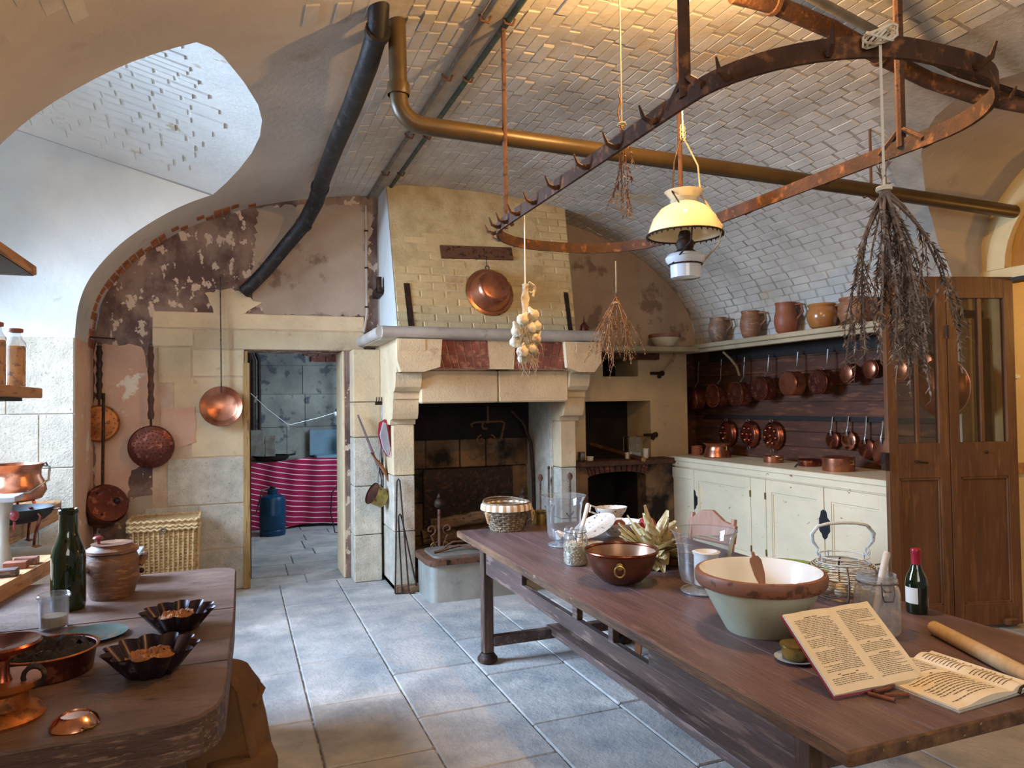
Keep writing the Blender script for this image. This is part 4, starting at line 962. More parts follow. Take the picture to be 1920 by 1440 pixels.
# ================================================================== LEFT PART OF THE BACK WALL
def turned(mb, x, z0, z1, r=0.016, y=0.0):
    n = 15; mb.tube([(x, y, z0+(z1-z0)*i/n) for i in range(n+1)], [r*(0.55+0.75*abs(math.sin(i*1.05+.6))) for i in range(n+1)], 8)
def wpan(name, label, px, py, rpx, Y, htop, prof, m, perf=0, handle='wood_dark', hm=None, tilt=90, sq=1.0, arm=None):
    P = PY(px, py, Y); d = (P-CAM).dot(FWD)/FPX; r = rpx*d
    t = thing(name, label, 'pan', P); Mx = Matrix.Rotation(R(tilt), 4, 'X')
    MB().lathe([(a*r, b*r) for a, b in prof], 40, M_=Mx).build('disc', m, t)
    zt = PY(px, htop, Y).z-P.z
    q = MB()
    if arm == 'flat': q.tube([(0, -.0, r*.7), (0, 0, r*1.3), (-.005, .01, zt)], [.02, .016, .017], 6, flat=.4); q.build('handle', 'steel_handle', t)
    else: q.tube([(0, 0, r*.95), (0, 0, r*1.35)], .01, 6); q.build('ferrule', 'iron', t); q = MB(); turned(q, 0, r*1.3, zt, .021); q.build('handle', handle, t)
    MB().tube([(0.012*math.cos(i*PI/5), 0, zt+.012+.012*math.sin(i*PI/5)) for i in range(10)], .003, 5, True).build('ring', 'iron', t)
    if perf:
        q = MB()
        for rr, k in perf:
            for i in range(k):
                a = 2*PI*i/k; c = Mx @ Vector((rr*r*math.cos(a), rr*r*math.sin(a), 0.075*r+.004)); q.sphere(c, 0.0045, 6)
        q.build('hole', 'black', t)
    return t
wpan('long_handled_pan', 'copper frying pan with a very long steel handle, left of the doorway', 415, 762, 37, 6.72, 520, [(.001, -.10), (.70, -.10), (.78, -.05), (1.0, .10), (1.02, .11), (1.0, .13), (.76, .0), (.68, -.06), (.001, -.06)], 'copper', arm='flat', tilt=86)
wpan('chestnut_pan', 'orange copper chestnut pan on a black turned handle, nearest the bay', 186, 794, 35, 6.70, 648, [(.001, .06), (.55, .06), (.6, .04), (.9, .04), (1.0, -.05), (1.0, -.1)], 'copper_rust', perf=[(.3, 8), (.75, 18)], handle='iron')
wpan('chestnut_pan', 'dark copper perforated warming pan on a turned brown handle', 283, 838, 40, 6.66, 650, [(.001, .07), (.7, .07), (.78, .05), (.95, .0), (1.0, -.08), (1.0, -.3), (.9, -.36)], 'copper_dark', perf=[(.18, 6), (.36, 12), (.54, 18), (.72, 30)])
P = Vector((-0.98, 6.60, 0.82)); cr = thing('coffee_roaster', 'brown drum roaster with holes on a long iron handle, leaning in the corner', 'roaster', P)
Mx = Matrix.Rotation(R(62), 4, 'X') @ Matrix.Rotation(R(28), 4, 'Y')
MB().lathe([(.001, -.12), (.15, -.12), (.16, -.1), (.16, .02), (.165, .03), (.15, .045), (.05, .05), (.001, .05)], 32, M_=Mx).build('drum', 'copper_dark', cr)
for a, r_, s_ in ((20, .07, .028), (140, .11, .010), (250, .11, .010)): MB().sphere(Mx @ Vector((r_*math.cos(R(a)), r_*math.sin(R(a)), .05)), s_, 10, (1, 1, 1)).build('hole', 'black', cr)
MB().tube([(-.03, .05, .05), (-.03, .1, .9)], .012, 8).build('handle', 'iron', cr)
MB().tube([(-1.1-P.x, 0.0, 2.17-P.z), (-0.93-P.x, 0.12, 2.17-P.z)], .007, 6).build('hanging_rail', 'iron', cr)
# wicker hamper
hb = thing('wicker_hamper', 'tall pale wicker hamper with a lid standing against the back wall', 'basket', (-0.535, 6.50, 0))
w_, d_ = .235, .18
for k in range(26):
    z = 0.02+k*0.0235; f = k/26; s_ = .92+.08*f
    MB().tube([(x*s_, y*s_, z) for x, y in rr_(-w_, -d_, w_, d_, .03, 2)], .0135, 5, True).build('weave', 'wicker_pale', hb)
for i in range(13):
    x = -w_+.02+i*(2*w_-.04)/12; MB().tube([(x*.92, -d_*.93-.012, 0), (x, -d_-.014, .63)], .0085, 5).build('stake', 'wicker_pale', hb)
for i in range(8):
    y = -d_+.02+i*(2*d_-.04)/7; MB().tube([(w_*.93+.012, y*.92, 0), (w_+.014, y, .63)], .0085, 5).build('stake', 'wicker_pale', hb)
q = MB(); q.prism(rr_(-w_-.02, -d_-.02, w_+.02, d_+.02, .03), XY, .665, .70); q.build('lid', 'wicker_pale', hb)
for z in (.635, .66, .70):
    lp = rr_(-w_-.02, -d_-.022, w_+.02, d_+.02, .03, 3); n = len(lp); pts = []
    for i in range(n):
        a = Vector((*lp[i], z)); b = Vector((*lp[(i+1) % n], z)); k = max(1, int((b-a).length/.022))
        for j in range(k): pts.append(a.lerp(b, j/k)+Vector((0, 0, .006*(1 if (len(pts) % 2) else -1))))
    MB().tube(pts, .013, 6, True).build('plaited_rim', 'wicker_pale', hb)
MB().tube(arc((0, -d_-.035, .63), .02, 0, 340, 8), .006, 6).build('toggle', 'wicker_dark', hb)

# ================================================================== CEILING PIPES
def top_obj(mbuild, label, cat): return tag(mbuild, label, cat)
# long heating pipe
e = Vector((0.765, 3.52, 2.995)); x1 = 5.07
zr_ = PX(1905, 400, 5.07).z
pts = [(0.76, 3.52, vz(.76)), (0.765, 3.52, 3.16)] + [(0.765+.13-.13*math.cos(a), 3.52, 3.13-.13*math.sin(a)) for a in [R(k*15) for k in range(1, 6)]] + [(0.93, 3.515, 3.0), (2.4, 3.48, 2.965), (3.9, 3.44, 2.92), (x1, 3.40, 2.88)]
pp = thing('heating_pipe', 'long ochre-brown pipe elbowing down and crossing under the vault', 'pipe', (0.765, 3.52, 3.0))
o3 = Vector(pp.location)
MB().tube([Vector(p)-o3 for p in pts], .045, 16).build('pipe', 'pipe_brown', pp)
MB().lathe([(.055, -.03), (.058, 0), (.055, .03)], 16, c=Vector((0.765, 3.52, 3.17))-o3).build('coupling', 'pipe_brown', pp)
a = Vector((3.80, 3.44, 2.92)); b = PX(1633, 243, 3.72)
MB().tube([a-o3, Vector((3.78, 3.42, vz(3.78)+.02))-o3], .009, 6).build('hanger_rod', 'rust', pp)
MB().tube([a-o3+Vector((-.06, 0, -.05)), a-o3+Vector((-.05, 0, -.02)), a-o3+Vector((.03, 0, -.055))], .011, 6).build('hanger_clip', 'rust', pp)
# stovepipe following the vault to the back wall
sp = thing('stove_pipe', 'fat black stovepipe running along the vault down to the back wall', 'pipe', (0.70, 6.4, 3.4))
o3 = Vector(sp.location); wallp = PY(455, 548, 6.78)
pts = [(0.66, 3.0, 3.40), (0.66, 3.6, 3.36), (0.68, 4.4, 3.30), (0.70, 5.2, 3.26), (0.72, 5.85, 3.30), PY(597, 355, 6.2), PY(585, 400, 6.45), PY(545, 455, 6.6), PY(500, 505, 6.68), wallp]
vis_p = [PY(712, -20, 3.35), PY(708, 60, 3.45), PY(690, 120, 3.75), PY(660, 200, 4.35), PY(630, 270, 5.05), PY(607, 330, 5.75), PY(600, 352, 6.05), PY(592, 378, 6.25), PY(570, 420, 6.45), PY(535, 462, 6.58), PY(500, 505, 6.66), PY(474, 532, 6.70), PY(458, 547, 6.74)]
MB().tube([p-o3 for p in vis_p], [.05, .052, .055, .058, .06, .062, .066, .066, .064, .06, .058, .056, .056], 16).build('pipe', 'stovepipe', sp)
for k, p in ((1, .062), (6, .074), (8, .071)): 
    d0 = (vis_p[k+1]-vis_p[k]).normalized(); MB().tube([vis_p[k]-o3-d0*.02, vis_p[k]-o3+d0*.02], p, 16).build('collar', 'stovepipe', sp)
# conduits along the vault and down the wall
for i, (dx, r_, m_, lab) in enumerate(((0.0, .018, 'green_metal', 'green verdigris conduit running along the vault above the hood'), (-.13, .014, 'grey_metal', 'thin grey conduit with clips running along the vault beside the green one'))):
    x = 1.315+dx; z = vz(x)-.022; c = thing('ceiling_conduit', lab, 'conduit', (x, 5.0, z))
    MB().tube([(0, -3.6, 0), (0, 1.78, 0)], r_, 8).build('tube', m_, c)
    for y in (-1.6, -.9, .1, 1.0): MB().tube([(-.03, y, .01), (-.02, y, -.02), (.02, y, -.024), (.035, y, .01)], .007, 5).build('clip', 'rust', c)
MB().box((1.195, 0.4, 3.563), (1.325, 6.8, 3.60)).build('cement_strip', 'brick_joint', ceiling, smooth=False)
P = PY(686, 385, 6.78); c = thing('wall_conduit', 'thin white conduit running down the wall beside the hood', 'conduit', P)
MB().tube([(0, 0, 0), (0.0, 0, -1.02), (-.02, 0, -1.15), (-.03, 0, -1.2)], .011, 8).build('tube', 'mantel', c)
for z in (-.25, -.6, -.97): MB().box((-.016, -.014, z), (.016, .01, z+.015)).build('clip', 'iron', c, smooth=False)
# thick rusty pipe + fluorescent batten on the right of the vault
q = thing('rusty_ceiling_pipe', 'thick dark pipe crossing the right side of the vault', 'pipe', (3.4, 2.72, 3.3)); o3 = Vector(q.location)
pts = [PZ(1375, -12, 3.46), PZ(1450, 8, 3.45), PZ(1560, 55, 3.42), PZ(1650, 105, 3.38), PZ(1740, 150, 3.30), PZ(1830, 180, 3.22), PZ(1940, 200, 3.12)]
d0 = (pts[-1]-pts[-2]).normalized(); pts.append(pts[-1]+d0*((5.09-pts[-1].x)/d0.x))
MB().tube([p-o3 for p in pts], .042, 14).build('pipe', 'ring_iron', q)
for k in (1, 3): d0 = (pts[k+1]-pts[k]).normalized(); MB().tube([pts[k]-o3-d0*.012, pts[k]-o3+d0*.012], .052, 14).build('band', 'rust', q)
q = thing('ceiling_batten', 'slim grey tube fitting running beside the thick dark ceiling pipe', 'tube', (3.2, 2.4, 3.35)); o3 = Vector(q.location)
pts = [PZ(1512, -10, 3.40), PZ(1665, 72, 3.38)]
MB().tube([p-o3 for p in pts], .022, 10).build('tube', 'grey_metal', q)
pts2 = [pts[1], PZ(1700, 92, 3.33), PZ(1800, 140, 3.27), PZ(1925, 180, 3.16)]
d0 = (pts2[-1]-pts2[-2]).normalized(); pts2.append(pts2[-1]+d0*((5.09-pts2[-1].x)/d0.x))
MB().tube([p-o3 for p in pts2], .016, 8).build('cable', 'iron', q)
# ================================================================== IRON RING hung over the table
RC = Vector((1.75, 2.57, 2.5)); ring = thing('pot_rack', 'oval forged iron pot rack with hooks hung from the vault over the table', 'pot rack', RC)
hx, hy, rc_ = 0.495, 1.225, 0.42
path = []
for cx, cy, a in ((hx-rc_, hy-rc_, 0), (-hx+rc_, hy-rc_, 90), (-hx+rc_, -hy+rc_, 180), (hx-rc_, -hy+rc_, 270)):
    for i in range(13): path.append((cx+rc_*math.cos(R(a+90*i/12)), cy+rc_*math.sin(R(a+90*i/12))))
# refine straight runs
pp_ = []
for i, p in enumerate(path):
    qn = path[(i+1) % len(path)]; k = max(1, int(math.dist(p, qn)/.08))
    for j in range(k): pp_.append((p[0]+(qn[0]-p[0])*j/k, p[1]+(qn[1]-p[1])*j/k))
rows = []; n = len(pp_)
for i in range(n+1):
    p = pp_[i % n]; a = pp_[(i-1) % n]; b = pp_[(i+1) % n]; t = Vector((b[0]-a[0], b[1]-a[1], 0)).normalized(); nn = Vector((t.y, -t.x, 0))
    P = Vector((p[0], p[1], 0)); rows.append([P+nn*.006+Vector((0, 0, -.028)), P+nn*.006+Vector((0, 0, .028)), P-nn*.006+Vector((0, 0, .028)), P-nn*.006+Vector((0, 0, -.028)), P+nn*.006+Vector((0, 0, -.028))])
MB().grid(rows).build('band', 'ring_iron', ring, ang=30)
def rhook(x, y):
    # hook pointing outwards and up
    cx = max(-hx+rc_, min(hx-rc_, x)); cy = max(-hy+rc_, min(hy-rc_, y)); d = Vector((x-cx, y-cy, 0))
    if abs(x) >= hx-.01 and abs(y) < hy-rc_: d = Vector((1 if x > 0 else -1, 0, 0))
    d.normalize(); P = Vector((x, y, 0))
    MB().tube([P+Vector((0, 0, -.01)), P+d*.02+Vector((0, 0, -.018)), P+d*.05+Vector((0, 0, -.006)), P+d*.065+Vector((0, 0, .03))], [.011, .010, .008, .003], 6).build('hook', 'ring_iron', ring)
for y in (-.62, -.38, -.15, .12, .36, .56, .72): rhook(-hx, y)
for a in (178, 160, 140, 118): rhook(-hx+rc_+rc_*math.cos(R(a)), hy-rc_+rc_*math.sin(R(a)))
for a in (200, 235, 275, 320): rhook((-hx+rc_ if a < 270 else hx-rc_)+rc_*math.cos(R(a)), -hy+rc_+rc_*math.sin(R(a)))
for y in (-.75, -.3, .2, .6): rhook(hx, y)
def rod(px, py, nm='rod', x=None, y=None, r=.012, m='rust'):
    zt = vz(RC.x+x)-RC.z; MB().tube([(x, y, 0.0), (x, y, zt)], r, 8).build(nm, m, ring)
    MB().tube([(x, y-.09, .0), (x, y, .07), (x, y+.09, .0)], .012, 6).build('bracket', m, ring)
rod(0, 0, x=-.44, y=.90, r=.013); 
A = PX(1285, 205, RC.x-hx)-RC; rod(0, 0, x=-hx, y=A.y, m='ring_iron', r=.018)
A = PX(1690, 270, RC.x+hx)-RC; rod(0, 0, x=hx, y=A.y, r=.016)
A = PX(1278, 440, RC.x+hx-.02)-RC; rod(0, 0, x=hx-.02, y=min(A.y, 1.0), r=.012)
# chain and bulb under the crown of the vault
bl = thing('bare_bulb', 'bare lit bulb hanging on a pale chain at the crown of the vault', 'bulb', BULB)
gm = bpy.data.materials.new('lit_bulb'); gm.use_nodes = True; nt = gm.node_tree; nt.nodes.remove(nt.nodes['Principled BSDF'])
e1 = nt.nodes.new('ShaderNodeEmission'); e1.inputs[0].default_value = (1, .75, .4, 1); e1.inputs[1].default_value = 12; e2 = nt.nodes.new('ShaderNodeBsdfTransparent'); e3 = nt.nodes.new('ShaderNodeMixShader'); e3.inputs[0].default_value = .25
nt.links.new(e2.outputs[0], e3.inputs[1]); nt.links.new(e1.outputs[0], e3.inputs[2]); nt.links.new(e3.outputs[0], nt.nodes['Material Output'].inputs[0])
o = MB().sphere((0, 0, 0), .032, 14, (1, 1, 1.25)).build('glass_bulb', None, bl); o.data.materials.append(gm)
MB().lathe([(.014, .035), (.016, .05), (.016, .085), (.006, .09)], 12, close=True).build('socket', 'plastic_white', bl)
for k in range(8): MB().tube([(0.010*math.cos(i*PI/4)*(k % 2), 0.010*math.cos(i*PI/4)*((k+1) % 2), .10+k*.02+.013*math.sin(i*PI/4)) for i in range(8)], .0025, 4, True).build('chain_link', 'white_paint', bl)
# ---- oil lamp
LP = RC+Vector((hx-.33, 0, 0)); dpt = None
P = PY(1284, 440, 2.75); lm = thing('oil_lamp', 'hanging oil lamp with an opal glass shade and a white glass font', 'lamp', P)
mpx = (P-CAM).dot(FWD)/FPX; k = mpx*69
MB().lathe([(k*1.0, -.0), (k*.97, k*.12), (k*.86, k*.42), (k*.66, k*.68), (k*.46, k*.80), (k*.38, k*.86), (k*.37, k*.98), (k*.50, k*1.15), (k*.53, k*1.17), (k*.50, k*1.18), (k*.35, k*1.0), (k*.36, k*.84), (k*.44, k*.78), (k*.64, k*.655), (k*.84, k*.40), (k*.95, k*.11), (k*.98, 0)], 48).build('shade', 'opal', lm)
q = MB(); q.tube([(k*1.01*math.cos(i*PI/24), k*1.01*math.sin(i*PI/24), -.002) for i in range(48)], .0045, 6, True)
for i in range(36): a = i*PI/18; q.lathe([(.007, 0), (.001, -.014)], 4, c=(k*1.01*math.cos(a), k*1.01*math.sin(a), -.002))
q.build('scalloped_gallery', 'iron', lm)
MB().lathe([(.02, 0), (.055, .01), (.055, .02), (.035, .035), (.04, .05), (.04, .07), (.028, .085), (.03, .1), (.022, .12)], 18, c=(0, 0, -k*.62), close=True).build('burner', 'iron', lm)
MB().lathe([(.05, -.11), (.066, -.105), (.068, -.05), (.074, -.045), (.086, -.03), (.09, -.015), (.08, .0), (.04, .012), (.02, .015)], 32, c=(0, 0, -k*.55), close=True).build('font', 'opal_blue', lm)
MB().tube([(.074*math.cos(i*PI/12), .074*math.sin(i*PI/12), -k*.55-.045) for i in range(24)], .004, 6, True).build('font_strap', 'iron', lm)
TOP = Vector((0.0, 0, k*2.65))
for s_, m_ in ((-1, 'iron'), (1, 'string')):
    MB().tube([TOP, (s_*.02, 0, k*2.5), (s_*k*.38, -.02, k*1.9), (s_*k*.45, -.02, k*1.1), (s_*k*.62*(1 if s_ > 0 else .5), -k*.8, k*.1), (s_*k*.55*(1 if s_ > 0 else .6), -k*.75, -k*.35), (s_*.074, -.01, -k*.55-.045)], .004, 6).build('wire', m_, lm)
MB().tube([TOP, (0, 0, k*2.9), (0, 0, RC.z-P.z+.66)], .0035, 5).build('suspension_wire', 'string_white', lm)
for i in range(3): MB().tube([(0.013*math.cos(a*PI/4), 0, k*(2.68+.12*i)+.018*math.sin(a*PI/4)) for a in range(8)], .003, 4, True).build('link', 'string', lm)
# ---- hanging bunches
def sprig(mb, p, d, L, r, rg, lv=0, droop=0.5, leaf=.02, dens=34):
    pts = [Vector(p)]; d = Vector(d).normalized(); n = 9
    for i in range(n): d = (d+Vector((rg.uniform(-.12, .12), rg.uniform(-.12, .12), -droop*.12))).normalized(); pts.append(pts[-1]+d*(L/n))
    mb.tube(pts, [r*(1-.8*i/n) for i in range(n+1)], 4)
    for i in range(dens):
        f = rg.uniform(.12, 1)*n; j = min(int(f), n-1); P = pts[j].lerp(pts[j+1], f-j); t = (pts[j+1]-pts[j]).normalized()
        u = Vector((rg.gauss(0, 1), rg.gauss(0, 1), rg.gauss(0, 1))).cross(t).normalized(); e = (u*.8+t*.7).normalized()*leaf*rg.uniform(.5, 1.3)
        w = t.cross(u)*.0028; mb.add([P-w, P+w, P+e*.6+w*.8, P+e], [(0, 1, 2, 3)])
    return pts
def bunch(name, label, P, L, n, spread, m, seed, droop, leaf, string_top, r=.004, dens=34, up=0.0, sub=2, sm='string'):
    rg = random.Random(seed); t = thing(name, label, 'dried bunch', P)
    for k in range(n):
        a = rg.uniform(0, 2*PI); s_ = spread*rg.uniform(.3, 1); q = MB()
        pts = sprig(q, (rg.uniform(-.01, .01), rg.uniform(-.01, .01), rg.uniform(0, up)), (math.cos(a)*s_, math.sin(a)*s_, -1), L*rg.uniform(.7, 1), r, rg, 0, droop, leaf, dens)
        for _ in range(sub):
            b = pts[rg.randint(2, 6)]; sprig(q, b, (rg.uniform(-.7, .7), rg.uniform(-.7, .7), -1), L*rg.uniform(.25, .45), r*.6, rg, 1, droop, leaf, dens//2)
        q.build('sprig', m, t, smooth=False)
    MB().tube([(0.016*math.cos(i*PI/6), 0.016*math.sin(i*PI/6), .02+.004*i/12) for i in range(24)], .004, 5).build('tie', sm, t)
    MB().tube([(0, 0, .02), Vector(string_top)-Vector(P)], .0035, 5).build('string', sm, t)
    return t
P = PX(1156, 575, 2.24); b1 = bunch('dried_herb_bunch', 'reddish brown dried herb bunch hanging over the far end of the table', P, .46, 15, .95, 'herb_tan', 11, .7, .018, (P.x, P.y, 2.48), .0038, 46, .09, 3)
q = MB(); rg = random.Random(2)
for k in range(7): sprig(q, (0, 0, .0), (rg.uniform(-.12, .12), rg.uniform(-.12, .12), 1), .10, .003, rg, 0, 0, .012, 6)
q.build('stems', 'herb_tan', b1, smooth=False)
P = Vector((1.53, 1.42, 0)); P = PX(1658, 372, 1.52); P2 = Vector((P.x, P.y, 2.5))
b2 = bunch('dried_herb_bunch', 'large grey dried herb bunch hanging on a cord from the near end of the rack', P, .50, 24, 1.25, 'herb_grey', 23, 2.0, .020, (P.x, P.y, 2.52), .0042, 60, .02, 3, 'string_white')
q = MB(); rg = random.Random(5)
sprig(q, (0, 0, -.0), (.35, .1, 1), .16, .005, rg, 0, 0, .02, 8); sprig(q, (0, 0, .0), (-.1, .1, 1), .10, .004, rg, 0, 0, .02, 8); q.tube([(0, 0, .02), (.005, 0, -.16)], .012, 6)
q.build('stems', 'herb_grey', b2, smooth=False)
q = MB(); c0 = Vector((P.x, P.y, 2.51))-P
for k in range(5): q.tube([c0+Vector((.03*math.cos(i*PI/6+k), .028*math.sin(i*PI/6), .022*math.sin(i*PI/6+k*1.3))) for i in range(13)], .0035, 5)
q.build('knot', 'string_white', b2)
P = PY(1166, 245, 2.55); b3 = bunch('dried_herb_bunch', 'thin dried herb sprigs on a long string in front of the ochre pipe', P, .42, 5, .16, 'herb_tan', 31, .5, .016, (P.x+.0, P.y+.0, vz(P.x)), .003, 52, .0, 1)
q = MB(); q.tube([(0, 0, 0), (-.02, 0, .07), (-.005, 0, .12), (-.018, 0, .17)], [.005, .004, .004, .002], 6); sprig(q, (.0, 0, .0), (.5, 0, -.6), .17, .003, random.Random(3), 0, 1, .02, 30); q.build('stems', 'herb_tan', b3, smooth=False)
# garlic braid
P = PX(985, 540, 1.33); Pt = (P.x, P.y, 2.52)
ga = thing('garlic_string', 'braid of white garlic bulbs hanging on a string from the left end of the rack', 'garlic', P)
MB().tube([(0, 0, -.02), Vector(Pt)-P], .0035, 5).build('string', 'string_white', ga)
q = MB(); rg = random.Random(9)
for k in range(10): q.tube([(rg.uniform(-.012, .012), rg.uniform(-.01, .01), .02), (rg.uniform(-.02, .02), 0, -.05), (rg.uniform(-.02, .02), 0, -.14)], .007, 5)
q.tube(arc((.03, 0, .0), .022, 90, -120, 8), .005, 5); q.tube([(.02, 0, .03), (.05, 0, .01), (.04, 0, -.04)], .006, 5); q.build('plait', 'garlic', ga)
for k, (dx, z) in enumerate(((-.028, -.16), (.03, -.135), (-.045, -.21), (.018, -.20), (.045, -.19), (-.05, -.265), (.0, -.255), (.04, -.25), (-.03, -.315), (.02, -.30), (.045, -.305), (-.01, -.345))):
    c = (dx, rg.uniform(-.03, .02), z); r_ = .030*rg.uniform(.85, 1.1)
    g = MB().lathe([(r_*.2, -r_), (r_*.75, -r_*.8), (r_*1.05, -r_*.2), (r_*.95, r_*.4), (r_*.45, r_*.85), (r_*.18, r_*1.5)], 16, M_=Matrix.Rotation(rg.uniform(-.7, .7), 4, 'Y'), c=c, wob=lambda a, i: 1+.06*math.cos(a*6), close=True).build('bulb', 'garlic', ga)
q = MB()
for k in range(90):
    x = rg.uniform(-.05, .05); z = rg.uniform(-.37, -.17); q.tube([(x, -.03, z), (x+rg.uniform(-.02, .02), -.045, z-.03), (x+rg.uniform(-.03, .03), -.035, z-rg.uniform(.04, .1))], .0012, 3)
stuff(q.build('roots', 'string', ga, smooth=False))
# ================================================================== RIGHT WALL: shelf, rails, cupboard
XS = 4.68
def y_on(px, py, X): return PX(px, py, X).y
sf = thing('long_shelf', 'long pale painted shelf carrying the stoneware jugs on the right wall', 'shelf', (4.84, 5.2, 2.19))
MB().cbox((-.245, -1.45, -.045), (.15, 1.58, 0), 0.006).build('board', 'shelf_paint', sf, smooth=False)
MB().cbox((-.215, -1.45, -.085), (-.185, 1.55, -.046), 0.004).build('front_batten', 'shelf_paint', sf, smooth=False)
MB().box((.12, -1.45, -.18), (.145, 1.55, -.05)).build('hook_rail', 'black', sf, smooth=False)
for yy in (1.05, -.95):
    MB().tube([(.14, yy, -.34), (.10, yy-.01, -.25), (.02, yy-.02, -.17), (-.08, yy-.02, -.09)], .013, 6).build('bracket', 'shelf_paint', sf)
rl = tag(MB().box((-.012, -1.45, -.02), (.014, 1.55, .02)).build('utensil_rail', 'black', None, smooth=False), 'dark flat rail with hooks running low across the brown panelling', 'rail'); rl.location = (4.965, 5.3, PX(1450, 783, 4.96).z)
# jugs
def jug(kind='tall'):
    if kind == 'tall': pr_ = [(.052, 0), (.068, .02), (.083, .08), (.085, .12), (.078, .165), (.070, .19), (.069, .205), (.074, .212), (.074, .22)]
    elif kind == 'big': pr_ = [(.06, 0), (.078, .02), (.094, .09), (.092, .14), (.080, .185), (.078, .235), (.084, .245), (.084, .255)]
    else: pr_ = [(.055, 0), (.075, .015), (.092, .06), (.092, .10), (.078, .135), (.082, .142), (.086, .15), (.084, .158)]
    return pr_
def put_jug(px, py, kind, m, label, hs=1.0, hang=20):
    hs *= 1.2
    P = PX(px, py, 4.80); t = thing('stoneware_jug', label, 'jug', (4.69, y_on(px, py, 4.69), 2.191), R(-66), group='jugs on the long shelf')
    pr_ = [(r*hs, z*hs) for r, z in jug(kind)]
    MB().lathe(shell(pr_, .006), 32).build('body', m, t)
    zt = pr_[-1][1]; rm = pr_[3][0]
    MB().tube([(pr_[-1][0]-.005, 0, zt-.025), (rm+.045, 0, zt-.025), (rm+.058, 0, zt*.66), (rm-.006, 0, zt*.42)], .013, 8, flat=.8).build('handle', m, t)
    return t
M['stoneware_red'] = mat('reddish_stoneware', '9a5636', '80442c', None, 6, 0.5, bump=0.002, bscale=20)
put_jug(1347, 643, 'tall', 'stoneware_grey', 'dull grey-brown stoneware jug, furthest of the jugs on the long shelf', .98)
put_jug(1408, 634, 'tall', 'stoneware', 'tan brown stoneware jug, second from the corner on the long shelf', 1.0)
put_jug(1474, 626, 'big', 'stoneware_red', 'tallest, reddish stoneware jug on the long shelf', .92)
put_jug(1542, 615, 'low', 'stoneware_glaze', 'squat shiny glazed jug with a wide mouth on the long shelf', 1.12)
put_jug(1603, 608, 'low', 'stoneware', 'squat rounded jug beside the door edge, behind the large herb bunch', 1.15)
# three more on the shelf behind the door glass
P = (4.69, 3.90, 2.191); t = thing('stoneware_jar', 'dark jar on the long shelf seen through the door glass', 'jar', P); MB().lathe(shell([(.06, 0), (.09, .05), (.09, .15), (.06, .2), (.065, .22)], .006), 24).build('body', 'stoneware_grey', t); MB().lathe([(.0655, .222), (.07, .23), (.02, .24), (.001, .245)], 20).build('lid', 'stoneware', t)
# bowl and ewer on the short shelf, oil can on the mantel
P = PY(1246, 626, 6.55); t = thing('cream_bowl', 'cream bowl with a brown glazed rim on the short shelf', 'bowl', (P.x, 6.55, 2.16))
MB().lathe(shell([(.08, 0), (.10, .015), (.15, .09), (.158, .10)], .006), 36).build('body', 'cream_ceramic', t); MB().lathe([(.158, .10), (.17, .105), (.172, .13), (.165, .138), (.152, .13), (.15, .10)], 36).build('rim', 'brown_rim', t)
P = PY(1186, 622, 6.66); t = thing('pale_ewer', 'tall pale ewer standing against the wall on the short shelf', 'ewer', (P.x, 6.66, 2.16))
MB().lathe(shell([(.06, 0), (.075, .02), (.08, .12), (.065, .18), (.055, .21), (.07, .245)], .005), 28).build('body', 'wall_buff', t); MB().tube([(.06, 0, .22), (.11, 0, .21), (.10, 0, .13), (.075, 0, .10)], .009, 8).build('handle', 'wall_buff', t)
P = PY(1104, 622, 6.1); t = thing('oil_can', 'small dark conical oil can at the right end of the mantel', 'can', (3.055, 6.05, 2.236))
MB().lathe([(.001, 0), (.032, 0), (.034, .01), (.034, .075), (.022, .09), (.008, .105), (.004, .16), (.001, .162)], 20).build('body', 'copper_dark', t); MB().tube([(.03, 0, .07), (.05, 0, .06), (.034, 0, .03)], .004, 6).build('handle', 'iron', t)
# stove ledge things
def candle_pot(px, py, r, h, lab, m='white_wax', cat='pot'):
    P = PY(px, py, 6.68); t = thing('wax_pot', lab, cat, (P.x, 6.68, .986))
    MB().lathe(shell([(r*.92, 0), (r, .01), (r, h)], .004), 20, wob=None).build('body', m, t); MB().lathe([(r*1.02, h-.012), (r*1.12, h-.006), (r*1.12, h), (r, h+.003)], 20).build('rim', m, t); return t
candle_pot(1210, 846, .033, .10, 'tallest white wax pot standing alone on the stove ledge')
candle_pot(1178, 845, .035, .065, 'low cream wax pot standing inside the glass lantern')
candle_pot(1106, 851, .035, .04, 'small cream tub at the left of the stove ledge')
candle_pot(1090, 851, .034, .09, 'dull grey beaker beside the small cream tub', 'steel_handle')
t = thing('glass_lantern', 'thin brass-framed glass lantern box on the stove ledge', 'lantern', (PY(1186, 845, 6.70).x, 6.70, .986))
for x in (-.075, .075):
    for y in (-.06, .06): MB().box((x-.004, y-.004, 0), (x+.004, y+.004, .235)).build('post', 'brass', t, smooth=False)
for z in (0, .228): MB().box((-.078, -.064, z), (.078, -.056, z+.007)).box((-.078, .056, z), (.078, .064, z+.007)).box((-.079, -.06, z), (-.071, .06, z+.007)).box((.071, -.06, z), (.079, .06, z+.007)).build('frame', 'brass', t, smooth=False)
MB().box((-.072, -.061, .01), (.072, -.0595, .225)).build('pane', 'glass', t, smooth=False)
a, b = PY(1108, 833, 7.1), PY(1206, 862, 6.52); a.z = max(a.z, 1.03); o = thing('wooden_stick', 'dark round wooden stick lying slanted across the stove ledge', 'stick', a)
MB().tube([(0, 0, 0), b-a], .026, 10).build('shaft', 'wood_dark', o); MB().tube([(b-a)*.99, (b-a)*1.03], [.03, .022], 10).build('knob', 'wood_plank', o)
